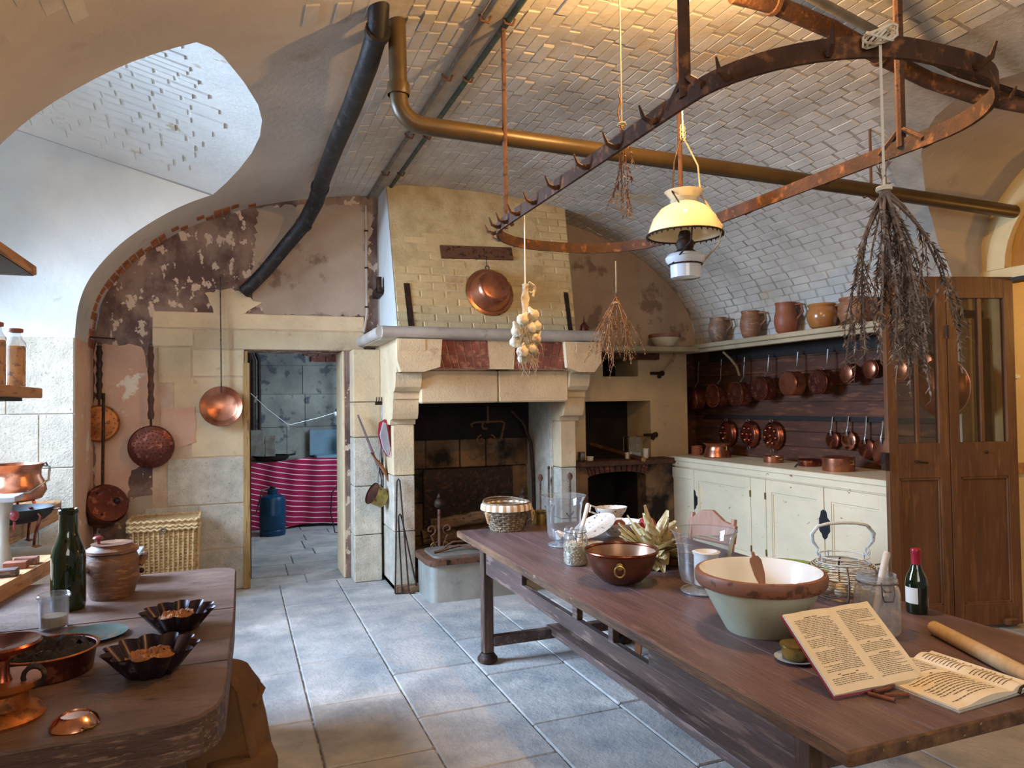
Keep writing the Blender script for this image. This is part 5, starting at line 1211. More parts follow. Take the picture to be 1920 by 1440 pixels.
# hanging saucepans
def saucepan(loc, label, r=.115, h=.11, hl=.24, m='copper_dark', lid=False):
    t = thing('copper_saucepan', label, 'saucepan', loc, group='saucepans hung under the long shelf')
    Mx = Matrix.Rotation(R(-90), 4, 'Y')     # axis towards -X: bottom faces the room
    prof = [(.001, h), (r*.93, h), (r, h-.012), (r, 0), (r*1.02, -.004), (r*.97, -.004), (r*.97, h-.006), (.001, h-.006)]
    MB().lathe(prof, 32, M_=Mx).build('body', m, t)
    MB().tube([Mx @ Vector((r*1.01*math.cos(i*PI/16), r*1.01*math.sin(i*PI/16), h-.012)) for i in range(32)], .003, 5, True).build('edge', 'copper_bright', t)
    MB().tube([(-.035, 0, r*.97), (-.03, 0, r+.02), (.005, 0, r+.05), (.01, 0, r+hl*.6), (0.02, 0, r+hl)], [.014, .011, .008, .008, .012], 8, flat=.5).build('handle', 'steel_handle', t)
    MB().tube([(0.02, .012*math.cos(a*PI/4), r+hl+.01+.012*math.sin(a*PI/4)) for a in range(8)], .003, 5, True).build('ring', 'iron', t)
    if lid: MB().lathe([(.001, h+.004), (r*.7, h+.004), (r*.78, h)], 24, M_=Mx).build('inner_bottom', 'copper', t)
    return t
pans = [(1300, 748, .135, 'large dark saucepan hanging nearest the corner, half behind the pilaster'), (1342, 742, .12, 'dark saucepan second from the corner, tucked behind its neighbour'),
        (1385, 739, .122, 'saucepan third from the corner under the shelf bracket'), (1430, 728, .115, 'saucepan fourth from the corner, above the right-hand egg pan'), (1484, 719, .112, 'saucepan in the middle of the hanging row with a bright edge'),
        (1540, 716, .108, 'saucepan above the pair of small skimmers'), (1590, 700, .082, 'small saucepan with a worn tinned base, seventh in the hanging row'), (1634, 692, .075, 'smallest saucepan with a tinned base, just left of the door edge'), (1690, 692, .09, 'yellowish saucepan seen through the left door glass')]
for i, (px, py, r, lab) in enumerate(pans):
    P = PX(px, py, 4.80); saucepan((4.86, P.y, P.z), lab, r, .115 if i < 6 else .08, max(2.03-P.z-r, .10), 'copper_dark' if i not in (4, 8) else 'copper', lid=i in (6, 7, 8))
def disc_pan(px, py, r, label, name, m, cat='pan', X=4.93, prof=None, handle=None, lean=0, balls=None, group=None, dirsign=1):
    P = PX(px, py, X); t = thing(name, label, cat, P, 0, group)
    Mx = Matrix.Rotation(R(-90+lean), 4, 'Y')
    MB().lathe([(a*r, b*r) for a, b in prof], 32, M_=Mx).build('body', m, t)
    if handle: MB().tube([(-.012, 0, r*.5), (-.02, 0, r*1.0), (-.01, 0, r*1.3), (.01, 0, r+handle)], [.012, .012, .007, .010], 6, flat=.5).build('handle', 'steel_handle', t)
    if balls:
        for bx, by in balls: MB().sphere(Mx @ Vector((bx*r, by*r, .12*r)), r*.17, 12, (1, 1, 1)).build('cup', m, t)
        MB().tube([(0, .02*math.cos(a*PI/5), r*1.05+.018*math.sin(a*PI/5)) for a in range(10)], .004, 5, True).build('ring', 'tin', t)
        MB().tube([(0, .02*math.cos(a*PI/5), -r*1.05+.018*math.sin(a*PI/5)) for a in range(10)], .004, 5, True).build('lug', 'tin', t)
    return t
pm_ = [(.001, .1), (.80, .1), (.86, .06), (1.0, -.15), (1.03, -.15), (1.03, -.19), (.95, -.19)]
hexb = [(0, 0)]+[(.5*math.cos(R(a)), .5*math.sin(R(a))) for a in range(30, 390, 60)]
oct_ = [(0, .0)]+[(.56*math.cos(R(a)), .56*math.sin(R(a))) for a in range(0, 360, 51)]
M['copper_mid'] = mat('warm_dark_copper', '8a4a36', '6e3a2c', 'a8664c', 8, 0.28, 0.95, bump=0.0006, bscale=50)
disc_pan(1362, 812, .135, 'domed egg pan leaning behind the copper cauldron, leftmost of three', 'egg_pan', 'copper_mid', prof=pm_, balls=hexb[:4], group='egg pans on the low rail')
disc_pan(1403, 814, .135, 'middle domed egg pan on the low rail with six cups', 'egg_pan', 'copper_mid', prof=pm_, balls=hexb, group='egg pans on the low rail')
disc_pan(1447, 817, .14, 'right-hand domed egg pan on the low rail with eight bright cups', 'egg_pan', 'copper_mid', prof=pm_, balls=oct_, group='egg pans on the low rail')
sk = [(.001, .12), (.5, .10), (.85, .03), (1.0, -.02), (1.02, -.05), (.95, -.03)]
disc_pan(1560, 825, .075, 'dark small skimmer, left of the pair on the low rail', 'skimmer', 'copper_mid', prof=sk, handle=.13)
disc_pan(1590, 826, .080, 'bright small copper ladle disc, right of the pair on the low rail', 'skimmer', 'copper_bright', prof=sk, handle=.13)
disc_pan(1624, 842, .085, 'dark oval frying pan hanging with a red glint right of the small skimmers', 'frying_pan', 'copper_mid', prof=sk, handle=.19)
disc_pan(1655, 848, .115, 'pink copper disc with a steel grip, half behind the door edge', 'round_lid_pan', 'copper', prof=sk, handle=.14, cat='pan')
disc_pan(1766, 727, .215, 'large polished copper bowl seen through the door glass', 'copper_bowl', 'copper', X=4.82, cat='bowl', prof=[(.001, .42), (.3, .40), (.6, .3), (.85, .12), (.98, 0), (1.03, -.01), (1.03, -.04), (.95, -.02)])
disc_pan(1733, 678, .07, 'small dark copper pan behind the door muntin', 'frying_pan', 'copper', X=4.93, prof=sk, handle=.1)
t = thing('big_stockpot', 'tall dark copper stockpot on the worktop behind the door glass', 'stockpot', (4.80, 4.00, 1.0)); MB().lathe(shell([(.11, 0), (.115, .01), (.115, .2), (.12, .205)], .004), 28).build('body', 'copper_dark', t); MB().lathe([(.12, .206), (.10, .225), (.02, .24), (.001, .242)], 28).build('lid', 'copper_mid', t)
# ---- cupboard
cbx = 4.37
cu = thing('kitchen_cupboard', 'long cream painted cupboard with chipped doors under the copper pans', 'cupboard', (cbx, 5.3, 0))
y0, y1 = 3.86-5.3, 6.74-5.3
MB().box((.03, y0, .08), (.60, y1, .945)).build('carcass', 'cream_paint', cu, smooth=False)
MB().box((.05, y0, 0), (.60, y1, .08)).build('plinth', 'cream_paint', cu, smooth=False)
MB().cbox((-.015, y0-.01, .955), (.62, y1+.01, 1.0), .006).build('worktop', 'cream_paint', cu, smooth=False)
MB().box((.0, y0, .90), (.04, y1, .955)).build('top_moulding', 'cream_paint', cu, smooth=False)
ed = [1300, 1408, 1440, 1542, 1662]   # leaf edges read on the front plane
E_ = [1.44, PX(1302, 960, cbx).y-5.3, PX(1408, 960, cbx).y-5.3, PX(1436, 960, cbx).y-5.3, PX(1545, 960, cbx).y-5.3, PX(1664, 960, cbx).y-5.3]
def door(a, b, nm='door'):
    lo_, hi = min(a, b)+.004, max(a, b)-.004; d = MB()
    for (p, q_, z0, z1) in ((lo_, lo_+.07, .10, .885), (hi-.07, hi, .10, .885), (lo_+.07, hi-.07, .10, .20), (lo_+.07, hi-.07, .78, .885)): d.cbox((.0, p, z0), (.03, q_, z1), .002)
    o = d.build(nm, 'cream_paint', cu, smooth=False)
    pnl = MB().cbox((.014, lo_+.07, .20), (.03, hi-.07, .78), .003).build('panel', 'cream_paint', o, smooth=False)
    q = MB(); 
    for (p, q_, z0, z1) in ((lo_+.072, lo_+.086, .202, .778), (hi-.086, hi-.072, .202, .778), (lo_+.086, hi-.086, .202, .216), (lo_+.086, hi-.086, .764, .778)): q.box((.006, p, z0), (.02, q_, z1))
    q.build('moulding', 'cream_paint', o, smooth=False)
    return o
d1 = door(E_[0]-.03, E_[1]); d2 = door(E_[1], E_[2]); d3 = door(E_[3], E_[4]); d4 = door(E_[4], E_[5])
MB().cbox((.0, E_[3]+.002, .1), (.03, E_[2]-.002, .885), .002).build('stile', 'cream_paint', cu, smooth=False)
# shaped black finger plates
def plate(parent, yc, zc, w=.085, h=.20, half=0):
    pf = [(-.5, .2), (-.42, .22), (-.36, .30), (-.30, .44), (-.12, .5), (.12, .48), (.22, .40), (.26, .26), (.38, .2), (.5, .16), (.5, -.2), (.40, -.26), (.30, -.30), (.22, -.42), (.0, -.5), (-.18, -.44), (-.26, -.32), (-.42, -.26), (-.5, -.2)]
    if half: pf = [(max(x, 0) if half > 0 else min(x, 0), z) for x, z in pf]
    q = MB(); q.prism([(-x*w+yc, z*h+zc) for x, z in pf], YZ, -.006, .001); return q.build('finger_plate', 'black_plate', parent, smooth=False)
zp = PX(1538, 982, cbx).z
plate(d4, E_[4]-.005, zp, .11, .235); plate(d2, E_[1]-.004, PX(1308, 938, cbx).z, .11, .20, 1)
for d_, yv in ((d2, E_[2]), (d3, E_[3])):
    for z in (.24, .74): MB().cbox((-.008, yv-.01, z-.03), (.004, yv+.01, z+.03), .003).build('hinge', 'brass', d_, smooth=False)
MB().sphere((-.006, (E_[1]+E_[2])/2+.03, PX(1340, 999, cbx).z), .016, 10).build('knob', 'iron', d2)
# worktop things (copper)
def wpot(px, yb_, X, r, h, label, name, m, cat='pot', ears=True, lid=False, prof=None):
    P = PX(px, yb_, X); t = thing(name, label, cat, (X, P.y, 1.001))
    MB().lathe(shell(prof or [(r*.97, 0), (r, .01), (r, h), (r*1.04, h+.004)], .004), 32).build('body', m, t)
    if ears:
        for s_ in (-1, 1): MB().tube([(0, s_*r*.98, h*.55), (0, s_*(r+.035), h*.6), (0, s_*(r+.035), h*.85), (0, s_*r*.98, h*.85)] if abs(s_) else [], .006, 6).build('handle', 'brass', t)
    if lid: MB().lathe([(r*1.04, h+.004), (r*.9, h+.014), (.02, h+.02), (.001, h+.021)], 28).build('lid', m, t)
    return t
wpot(1345, 852, 4.66, .12, .14, 'bright copper cauldron with ears and a flared rim on the worktop', 'copper_cauldron', 'copper', prof=[(.135, 0), (.14, .01), (.125, .07), (.11, .11), (.115, .125), (.15, .15)])
t = wpot(1450, 865, 4.72, .09, .055, 'small low two-handled copper dish on the worktop', 'gratin_dish', 'copper')
t = wpot(1518, 862, 4.74, .10, .05, 'shallow upturned copper pan with a stub handle between the dish and the casserole', 'copper_pan', 'copper_mid', ears=False, lid=True); MB().tube([(-.1, 0, .04), (-.17, -.03, .02), (-.2, -.04, .0)], [.01, .008, .01], 6).build('handle', 'steel_handle', t)
wpot(1572, 872, 4.62, .125, .105, 'large lidded copper casserole on the worktop near the door', 'casserole', 'copper', 'casserole', lid=True)
P = PY(1293, 848, 6.6); t = thing('brown_mug', 'plain brown stoneware mug at the corner end of the worktop', 'mug', (4.66, 6.58, 1.001)); MB().lathe(shell([(.055, 0), (.06, .01), (.058, .09), (.06, .1)], .005), 24).build('body', 'stoneware_red', t); MB().tube([(0, -.055, .08), (0, -.09, .07), (0, -.09, .04), (0, -.056, .03)], .007, 6).build('handle', 'stoneware_red', t)

# ================================================================== FOLDING GLAZED DOOR
P0 = Vector((4.165, 3.70, 0)); P1 = Vector((5.09, 3.45, 0)); dv = (P1-P0).normalized(); ang = math.atan2(dv.y, dv.x); W_ = (P1-P0).length
dr = thing('folding_door', 'tall folded two-leaf wooden door with glazed upper panels, standing open on the right', 'door', P0, ang)
def leaf(x0, x1, y, nm):
    st = .075; o = MB()
    zt = 2.43
    for a, b, z0, z1 in ((x0, x0+st, .02, zt), (x1-st, x1, .02, zt), (x0+st, x1-st, .02, .17), (x0+st, x1-st, 1.04, 1.28), (x0+st, x1-st, 2.28, zt)): o.cbox((a, y-.02, z0), (b, y+.02, z1), .003)
    L = o.build(nm, 'wood_door', dr, smooth=False)
    MB().cbox((x0+st-.002, y-.008, .168), (x1-st+.002, y+.008, 1.042), .003).build('panel', 'wood_door', L, smooth=False)
    mid = (x0+x1)/2
    MB().cbox((mid-.014, y-.014, 1.28), (mid+.014, y+.014, 2.28), .003).build('muntin', 'wood_door', L, smooth=False)
    for a, b in ((x0+st, mid-.014), (mid+.014, x1-st)): MB().box((a, y-.002, 1.28), (b, y+.002, 2.28)).build('pane', 'glass_pane', L, smooth=False)
    q = MB()
    for a, b in ((x0+st, x0+st+.014), (x1-st-.014, x1-st)): q.cbox((a, y-.018, .17), (b, y-.008, 1.04), .002)
    q.cbox((x0+st, y-.018, 1.026), (x1-st, y-.008, 1.04), .002); q.cbox((x0+st, y-.018, .17), (x1-st, y-.008, .184), .002); q.build('bead', 'wood_door', L, smooth=False)
    return L
l1 = leaf(0.0, W_*.47, 0, 'leaf'); l2 = leaf(W_*.475, W_, -.0, 'leaf')
MB().box((-.03, -.03, 1.10), (.0, .02, 1.22)).build('lock', 'iron', l1, smooth=False)
k_ = MB().tube([(.20, -.02, 1.155), (.20, -.05, 1.155)], .010, 8); k_.tube([(.20, -.05, 1.155), (.26, -.055, 1.15)], .009, 6); k_.build('handle', 'iron', l1)
MB().sphere((W_*.75, -.022, 1.21), .012, 8).build('keyhole', 'iron', l2)
MB().cbox((W_-.16, -.06, .02), (W_-.06, -.02, .07), .01).build('door_stop', 'wood_door', l2, smooth=False)
MB().lathe([(.012, 0), (.012, .09)], 8, c=(W_*.473, -.02, 2.0), close=True).build('hinge', 'iron', dr)
P = PY(1905, 706, 3.49); ls = tag(MB().cbox((-.03, -.012, -.014), (.03, 0, .014), .003).build('wall_tag', 'plastic_white', None, smooth=False), 'small white plastic fitting on the cream door reveal', 'switch'); ls.location = P

# ================================================================== THE LONG TABLE
TX0, TX1, TY0, TY1, TZ = 1.34, 2.53, 1.32, 4.52, .77
tb = thing('kitchen_table', 'long dark reddish-brown kitchen table with worn edges in the middle of the room', 'table', (1.93, 2.92, 0)); c0 = Vector(tb.location)
xs = [TX0, 1.62, 1.93, 2.24, TX1]
for i in range(4): MB().cbox((xs[i]+.0006-c0.x, TY0-c0.y, .735), (xs[i+1]-.0006-c0.x, TY1-c0.y, .77), .0025).build('top_board', 'wood_table', tb, smooth=False)
MB().cbox((TX0-.004-c0.x, TY0-c0.y-.002, .730), (TX0+.02-c0.x, TY1-c0.y, .7685), .004).cbox((TX0-c0.x, TY0-c0.y-.004, .730), (TX1-c0.x, TY0-c0.y+.016, .7685), .004).build('worn_edge', 'wood_table_edge', tb, smooth=False)
def legf(x, y, caster=True):
    L = MB().cbox((x-.033, y-.033, .06), (x+.033, y+.033, .735), .006); o = L.build('leg', 'wood_leg', tb, smooth=False)
    MB().lathe([(.05, 0), (.062, .012), (.062, .03), (.05, .045), (.04, .06)], 20, c=(x, y, 0), close=True).build('foot_ring', 'iron', o)
for x in (1.445-c0.x, 2.40-c0.x):
    for y in (4.25-c0.y, 1.55-c0.y): legf(x, y)
def apron(a, b, nm='apron', z0=.60, z1=.735): return MB().cbox(a+(z0,), b+(z1,), .003).build(nm, 'wood_apron', tb, smooth=False)
apron((1.478-c0.x, 4.235-c0.y), (2.37-c0.x, 4.265-c0.y)); apron((1.478-c0.x, 1.535-c0.y), (2.37-c0.x, 1.565-c0.y))
# left apron is a frame with an open slot, as in the photo
q = MB(); X_ = 1.43-c0.x
q.cbox((X_, 1.58-c0.y, .545), (X_+.03, 4.22-c0.y, .615), .003)
q.cbox((X_, 3.62-c0.y, .615), (X_+.03, 4.22-c0.y, .735), .002); q.cbox((X_, 1.58-c0.y, .615), (X_+.03, 2.35-c0.y, .735), .002)
q.cbox((X_, 2.95-c0.y, .615), (X_+.03, 3.0-c0.y, .735), .002); q.cbox((X_, 2.62-c0.y, .615), (X_+.03, 2.66-c0.y, .735), .002); q.build('slotted_apron', 'wood_apron', tb, smooth=False)
apron((2.385-c0.x, 1.58-c0.y), (2.415-c0.x, 4.22-c0.y))
MB().cbox((1.475-c0.x, 4.21-c0.y, .10), (2.37-c0.x, 4.27-c0.y, .16), .004).build('stretcher', 'wood_apron', tb, smooth=False)
MB().cbox((1.475-c0.x, 1.52-c0.y, .10), (2.37-c0.x, 1.58-c0.y, .16), .004).build('stretcher', 'wood_apron', tb, smooth=False)
MB().cbox((1.86-c0.x, 1.58-c0.y, .12), (1.96-c0.x, 4.30-c0.y, .165), .004).build('stretcher', 'wood_apron', tb, smooth=False)
# chair behind the table, stool legs under it
ch = thing('chair', 'pinkish wooden chair with a curved top rail behind the far side of the table', 'chair', (2.86, 3.75, 0), R(8)); P = PZ(1330, 975, .99)
def chair_build(t, h=.95):
    for x in (-.19, .19):
        for y in (-.19, .19): MB().tube([(x*1.08, y*1.08, 0), (x, y, .43)], [.016, .021], 4).build('leg', 'chair_wood', t)
    MB().cbox((-.22, -.22, .42), (.22, .22, .45), .01).build('seat', 'pink_wood', t, smooth=False)
    for y in (-.19, .19): MB().tube([(.19, y, .44), (.25, y, h)], .018, 8).build('back_post', 'pink_wood', t)
    q = MB(); q.prism([(-.20, h-.16), (-.22, h-.04), (-.12, h-.02), (-.02, h+.04), (.08, h+.03), (.17, h-.03), (.21, h-.04), (.20, h-.16), (0, h-.13)], YZ, .225, .25); q.build('top_rail', 'pink_wood', t, smooth=False)
    MB().tube([(.23, -.19, .66), (.23, .19, .66)], .014, 6).build('cross_rail', 'pink_wood', t)
chair_build(ch, .82)
ch.location = (2.74, 4.02, 0)
st = thing('stool', 'low wooden stool whose splayed legs show under the table', 'stool', (2.32, 3.45, 0))
MB().cbox((-.2, -.25, .40), (.2, .25, .44), .01).build('seat', 'chair_wood', st, smooth=False)
for x, y in ((-.17, .23), (-.17, -.23), (.17, .23), (.17, -.23)): MB().tube([(x, y, 0), (x*.8, y*.8, .405)], [.024, .026], 4).build('leg', 'chair_wood', st)
# ================================================================== ON THE LONG TABLE
TZ = .7705
def at(px, py, z=TZ): return PZ(px, py, z)
def pxr(P, px): return (Vector(P)-CAM).dot(FWD)/FPX*px   # pixels to metres at a point
# basket with striped lining
P = at(952, 990); P = at(950, 993); bk = thing('wicker_basket', 'round grey wicker basket with a brown and white striped lining on the table end', 'basket', P)
def rad(z): return .098+.055*(z/.16)
for k in range(11):
    z = .008+k*.0148; n = 48; MB().tube([((rad(z)+.005*math.cos(i*PI/2+k*PI))*math.cos(i*2*PI/n), (rad(z)+.005*math.cos(i*PI/2+k*PI))*math.sin(i*2*PI/n), z) for i in range(n)], .0078, 5, True).build('weave', 'wicker_dark', bk)
for i in range(24): a = i*PI/12; MB().tube([(rad(0)*math.cos(a), rad(0)*math.sin(a), 0), (rad(.17)*math.cos(a), rad(.17)*math.sin(a), .17)], .005, 5).build('stake', 'wicker_pale', bk)
MB().lathe([(.001, .01), (.09, .012), (.14, .16)], 32).build('base', 'wicker_dark', bk)
lin_ = bpy.data.materials.new('striped_lining'); lin_.use_nodes = True; nt = lin_.node_tree; tcn = nt.nodes.new('ShaderNodeTexCoord'); gr = nt.nodes.new('ShaderNodeTexGradient'); gr.gradient_type = 'RADIAL'
nt.links.new(tcn.outputs['Object'], gr.inputs[0]); mm = nt.nodes.new('ShaderNodeMath'); mm.operation = 'MULTIPLY'; mm.inputs[1].default_value = 22; nt.links.new(gr.outputs['Fac'], mm.inputs[0])
fr = nt.nodes.new('ShaderNodeMath'); fr.operation = 'PINGPONG'; fr.inputs[1].default_value = .5; nt.links.new(mm.outputs[0], fr.inputs[0]); lt = nt.nodes.new('ShaderNodeMapRange'); lt.inputs[1].default_value = .2; lt.inputs[2].default_value = .3; nt.links.new(fr.outputs[0], lt.inputs[0])
mx = nt.nodes.new('ShaderNodeMix'); mx.data_type = 'RGBA'; nt.links.new(lt.outputs[0], mx.inputs[0]); mx.inputs[6].default_value = lin('b08a66'); mx.inputs[7].default_value = lin('e6dfd4'); b = nt.nodes['Principled BSDF']; b.inputs['Roughness'].default_value = .9; nt.links.new(mx.outputs[2], b.inputs['Base Color'])
o = MB().lathe([(.10, .06), (.135, .14), (.15, .172), (.158, .176), (.166, .165), (.168, .135)], 64, wob=lambda a, k: 1+.012*math.sin(a*17+k)*(k > 2)).build('lining', None, bk); o.data.materials.append(lin_)
MB().tube([(.152*math.cos(a*PI/8), .152*math.sin(a*PI/8), .178) for a in range(16)], .007, 6, True).build('rim', 'wicker_dark', bk)
MB().tube([(.15*math.cos(a*PI/12+.15), .165*math.sin(a*PI/12+.15)*.9, .176+.02*math.sin(a*PI/12)) for a in range(12)], .006, 6).build('handle', 'wicker_dark', bk)
for sx in (-1, 1): MB().tube([(sx*.155, -.05, .15), (sx*.165, -.075, .11), (sx*.15, -.075, .06)], .006, 5, flat=.3).tube([(sx*.155, -.05, .15), (sx*.145, -.085, .11), (sx*.15, -.08, .08)], .006, 5, flat=.3).build('ribbon', 'wicker_pale', bk)
P = at(1015, 983); t = thing('brass_pot', 'small dull brass pot on the table between the basket and the tall vase', 'pot', P); MB().lathe(shell([(.05, 0), (.055, .04), (.055, .085), (.065, .09)], .003), 24).build('body', 'brass', t)
def vase(loc, label, r, h, flare=1.12, rot=0):
    t = thing('glass_vase', label, 'vase', loc, rot, 'glass hurricane vases on the table')
    pr = [(.001, .004), (r*.80, .0), (r*.83, .006), (r*.6, .014), (r*.45, .024), (r*.55, .034), (r*.78, .045), (r*.86, .07), (r*.89, h*.4), (r*.92, h*.7), (r*1.0, h*.88), (r*flare, h)]
    MB().lathe(pr, 40).build('body', 'glass', t)
    MB().tube([(r*flare*math.cos(a*PI/20), r*flare*math.sin(a*PI/20), h) for a in range(40)], .0026, 6, True).build('rim', 'glass', t)
    MB().lathe([(r*.3, .0), (r*.83, .003), (r*.83, .008), (r*.3, .014)], 40).build('foot', 'glass_dusty', t); return t
VA = at(1058, 1022); VA_r = pxr(VA, 36)
d1_ = vase(VA, 'tall flared glass vase behind the bean jar', VA_r, .285, 1.17)
c = thing('white_candle', 'broken white candle lying in the far glass vase', 'candle', (VA.x, VA.y, TZ+.045)); q = MB(); rg = random.Random(4)
for k in range(5): a = rg.uniform(0, 6); q.tube([(.03*math.cos(a), .03*math.sin(a), 0), (.05*math.cos(a+.6), .05*math.sin(a+.6), rg.uniform(.03, .06))], [.025, .006], 5)
q.build('wax', 'white_wax', c)
vz2 = at(1322, 1108); vase(vz2, 'wide glass vase holding a short white candle, behind the big mixing bowl', pxr(vz2, 54), .262, 1.12)
c = thing('white_candle', 'thick white pillar candle standing inside the near glass vase', 'candle', (vz2.x+.012, vz2.y-.0, TZ+.03)); MB().lathe([(.001, 0), (.055, 0), (.052, .12), (.06, .138), (.048, .142), (.034, .125), (.001, .122)], 28, wob=lambda a, k: 1+(.05*math.sin(a*3+1)*(k in (2, 3, 4)))).build('wax', 'white_wax', c)
MB().lathe([(.001, .02), (.018, .02), (.018, .10)], 14, c=(-.012, -.032, 0)).build('cavity', 'pink_wood', c)
# clip jars
def clip_jar(loc, label, r, h, gl, rz, frost=False):
    t = thing('clip_jar', label, 'jar', loc, rz, 'clip-top jars on the table')
    MB().lathe([(.001, .002), (r*.9, .0), (r, .012), (r, h*.68), (r*.93, h*.78), (r*.80, h*.83), (r*.80, h*.88)], 36).build('body', gl, t)
    MB().lathe([(r*.86, h*.87), (r*.9, h*.885), (r*.9, h*.92), (r*.84, h*.93), (r*.84, h), (r*.80, h)], 36).build('neck', gl, t)
    q = MB(); q.tube([(r*.9*math.cos(a*PI/14), r*.9*math.sin(a*PI/14), h*.87) for a in range(28)], .002, 5, True)
    w = r*.28; z0, z1 = h*.62, h*.93
    q.tube([(-w, -r*1.02, z1), (-w, -r*1.1, z0+.02), (-w*.7, -r*1.12, z0), (w*.7, -r*1.12, z0), (w, -r*1.1, z0+.02), (w, -r*1.02, z1)], .0022, 5); q.tube([(-w, -r*1.0, h*.87), (-w*.5, -r*1.1, h*.78), (w*.5, -r*1.1, h*.78), (w, -r*1.0, h*.87)], .0022, 5)
    q.build('wire_clip', 'steel_handle', t); return t
J = tuple(at(1080, 1058)); clip_jar(J, 'glass clip jar filled with white beans, in front of the copper bowl', .062, .19, 'glass', R(-10))
bj = thing('bean_heap', 'dry white beans filling the glass jar', 'beans', (J[0], J[1], TZ+.004)); MB().lathe([(.001, .0), (.052, 0), (.056, .01), (.056, .095), (.045, .103), (.001, .106)], 28).build('core', 'bean', bj)
q = MB(); rg = random.Random(8)
for k in range(420):
    a = rg.uniform(0, 2*PI)
    if k < 360: c = Vector((.0565*math.cos(a), .0565*math.sin(a), rg.uniform(.006, .10)))
    else: rr = .05*math.sqrt(rg.random()); c = Vector((rr*math.cos(a), rr*math.sin(a), .105))
    Mx = Matrix.Translation(c) @ Euler((rg.uniform(0, 3), rg.uniform(0, 3), rg.uniform(0, 3))).to_matrix().to_4x4()
    q.lathe([(.0006, -.0068), (.0034, -.004), (.0040, 0), (.0034, .004), (.0006, .0068)], 6, M_=Mx)
stuff(q.build('beans', 'bean', bj))
sp_ = thing('wooden_scoop', 'pale wooden stick standing in the bean jar', 'scoop', (J[0]+.02, J[1]+.02, TZ+.10)); MB().tube([(0, 0, 0), (.06, .03, .13), (.085, .045, .185), (.088, .047, .195)], [.011, .012, .013, .008], 10, flat=.7).build('handle', 'wood_white', sp_)
J2 = tuple(at(1646, 1184)); clip_jar(J2, 'cloudy empty clip jar next to the wine bottle', pxr(J2, 40), .205, 'glass_dusty', R(-22))
s2 = thing('pale_stick', 'pale wooden stick leaning out of the cloudy jar', 'stick', (J2[0]-.02, J2[1], TZ+.03)); MB().tube([(0, 0, 0), (.06, .01, .17), (.085, .012, .235), (.088, .012, .243)], [.011, .012, .0125, .009], 10).build('handle', 'wood_white', s2)
# brown copper bowl with ring handle
P = at(1166, 1092); kk = pxr(P, 69)/.189; t = thing('copper_mixing_bowl', 'round-bottomed brown copper bowl with a brass ring handle', 'bowl', P, R(-32))
MB().lathe(shell([(.06, 0), (.10, .012), (.145, .05), (.172, .10), (.182, .145)], .003), 48).build('body', mat('brown_lacquered_copper', '7b4c38', '633a2b', None, 6, .26, .6), t)
MB().tube([(.185*math.cos(a*PI/24), .185*math.sin(a*PI/24), .148) for a in range(48)], .007, 8, True).build('rolled_rim', 'copper_mid', t)
MB().lathe([(.001, .01), (.016, .008), (.018, 0)], 14, M_=Matrix.Rotation(R(90), 4, 'X'), c=(0, -.183, .108)).build('ring_boss', 'brass', t)
MB().tube([(.024*math.cos(a*PI/8), -.196+.003*math.cos(a*PI/8), .088+.024*math.sin(a*PI/8)) for a in range(16)], .0045, 8, True).build('ring_handle', 'brass', t)
MB().lathe([(.176, .143), (.166, .10), (.14, .054), (.097, .018), (.001, .008)], 44).build('inside', mat('dull_inner_copper', 'a3826a', '8a6a54', None, 5, .35, .6), t)
t.scale = (kk, kk, kk*1.12)
# flowered tureen set
M['flower'] = mat('flowered_faience', 'e4dccf', 'd8cfc2', '4a4a80', 3, 0.2, coat=.4, thr3=(.60, .62), s3=46)
P = at(1160, 1003); t = thing('flowered_dish', 'white flowered oval serving dish behind the copper bowl', 'dish', P)
MB().lathe(shell([(.07, 0), (.08, .02), (.13, .06), (.14, .085)], .005), 36, wob=lambda a, k: 1+.05*math.cos(2*a)).build('body', 'flower', t)
MB().tube([(.14, 0, .08), (.175, .01, .085), (.18, .0, .07), (.145, 0, .06)], .008, 8).build('handle', 'flower', t); MB().tube([(-.14, 0, .08), (-.175, .01, .085), (-.18, .0, .07), (-.145, 0, .06)], .008, 8).build('handle', 'flower', t)
MB().sphere((.0, -.01, .065), .04, 12, (1, 1, .8)).build('fruit', 'cinnamon', t)
P = at(1145, 978); t = thing('sauce_boat', 'flowered sauce boat with a curled lip at the far side of the table', 'sauce boat', P)
MB().lathe(shell([(.045, 0), (.05, .015), (.085, .07), (.095, .10)], .004), 32, wob=lambda a, k: 1+(.28*max(0, math.cos(a))**3+.2*max(0, -math.cos(a))**4)*(k > 0)).build('body', 'flower', t); MB().tube([(-.10, 0, .10), (-.15, 0, .12), (-.16, 0, .08), (-.09, 0, .05)], .007, 8).build('handle', 'flower', t)
P = Vector((1.98, 3.60, TZ)); t = thing('flowered_plate', 'flowered plate leaning tilted between the vase and the serving dish', 'plate', P, 0, None, (R(0), R(-28), R(10)))
MB().lathe([(.001, .014), (.08, .012), (.135, .03), (.138, .034), (.08, .022), (.001, .022)], 40).build('body', 'flower', t); t.location = at(1118, 1012)+Vector((0, 0, .055))
P = Vector((2.04, 3.48, TZ)); t = thing('flowered_plate', 'small flowered dish lying flat under the leaning plate', 'plate', at(1100, 1024)); MB().lathe([(.001, .004), (.06, .0), (.10, .014), (.102, .018), (.06, .01), (.001, .012)], 36).build('body', 'flower', t)
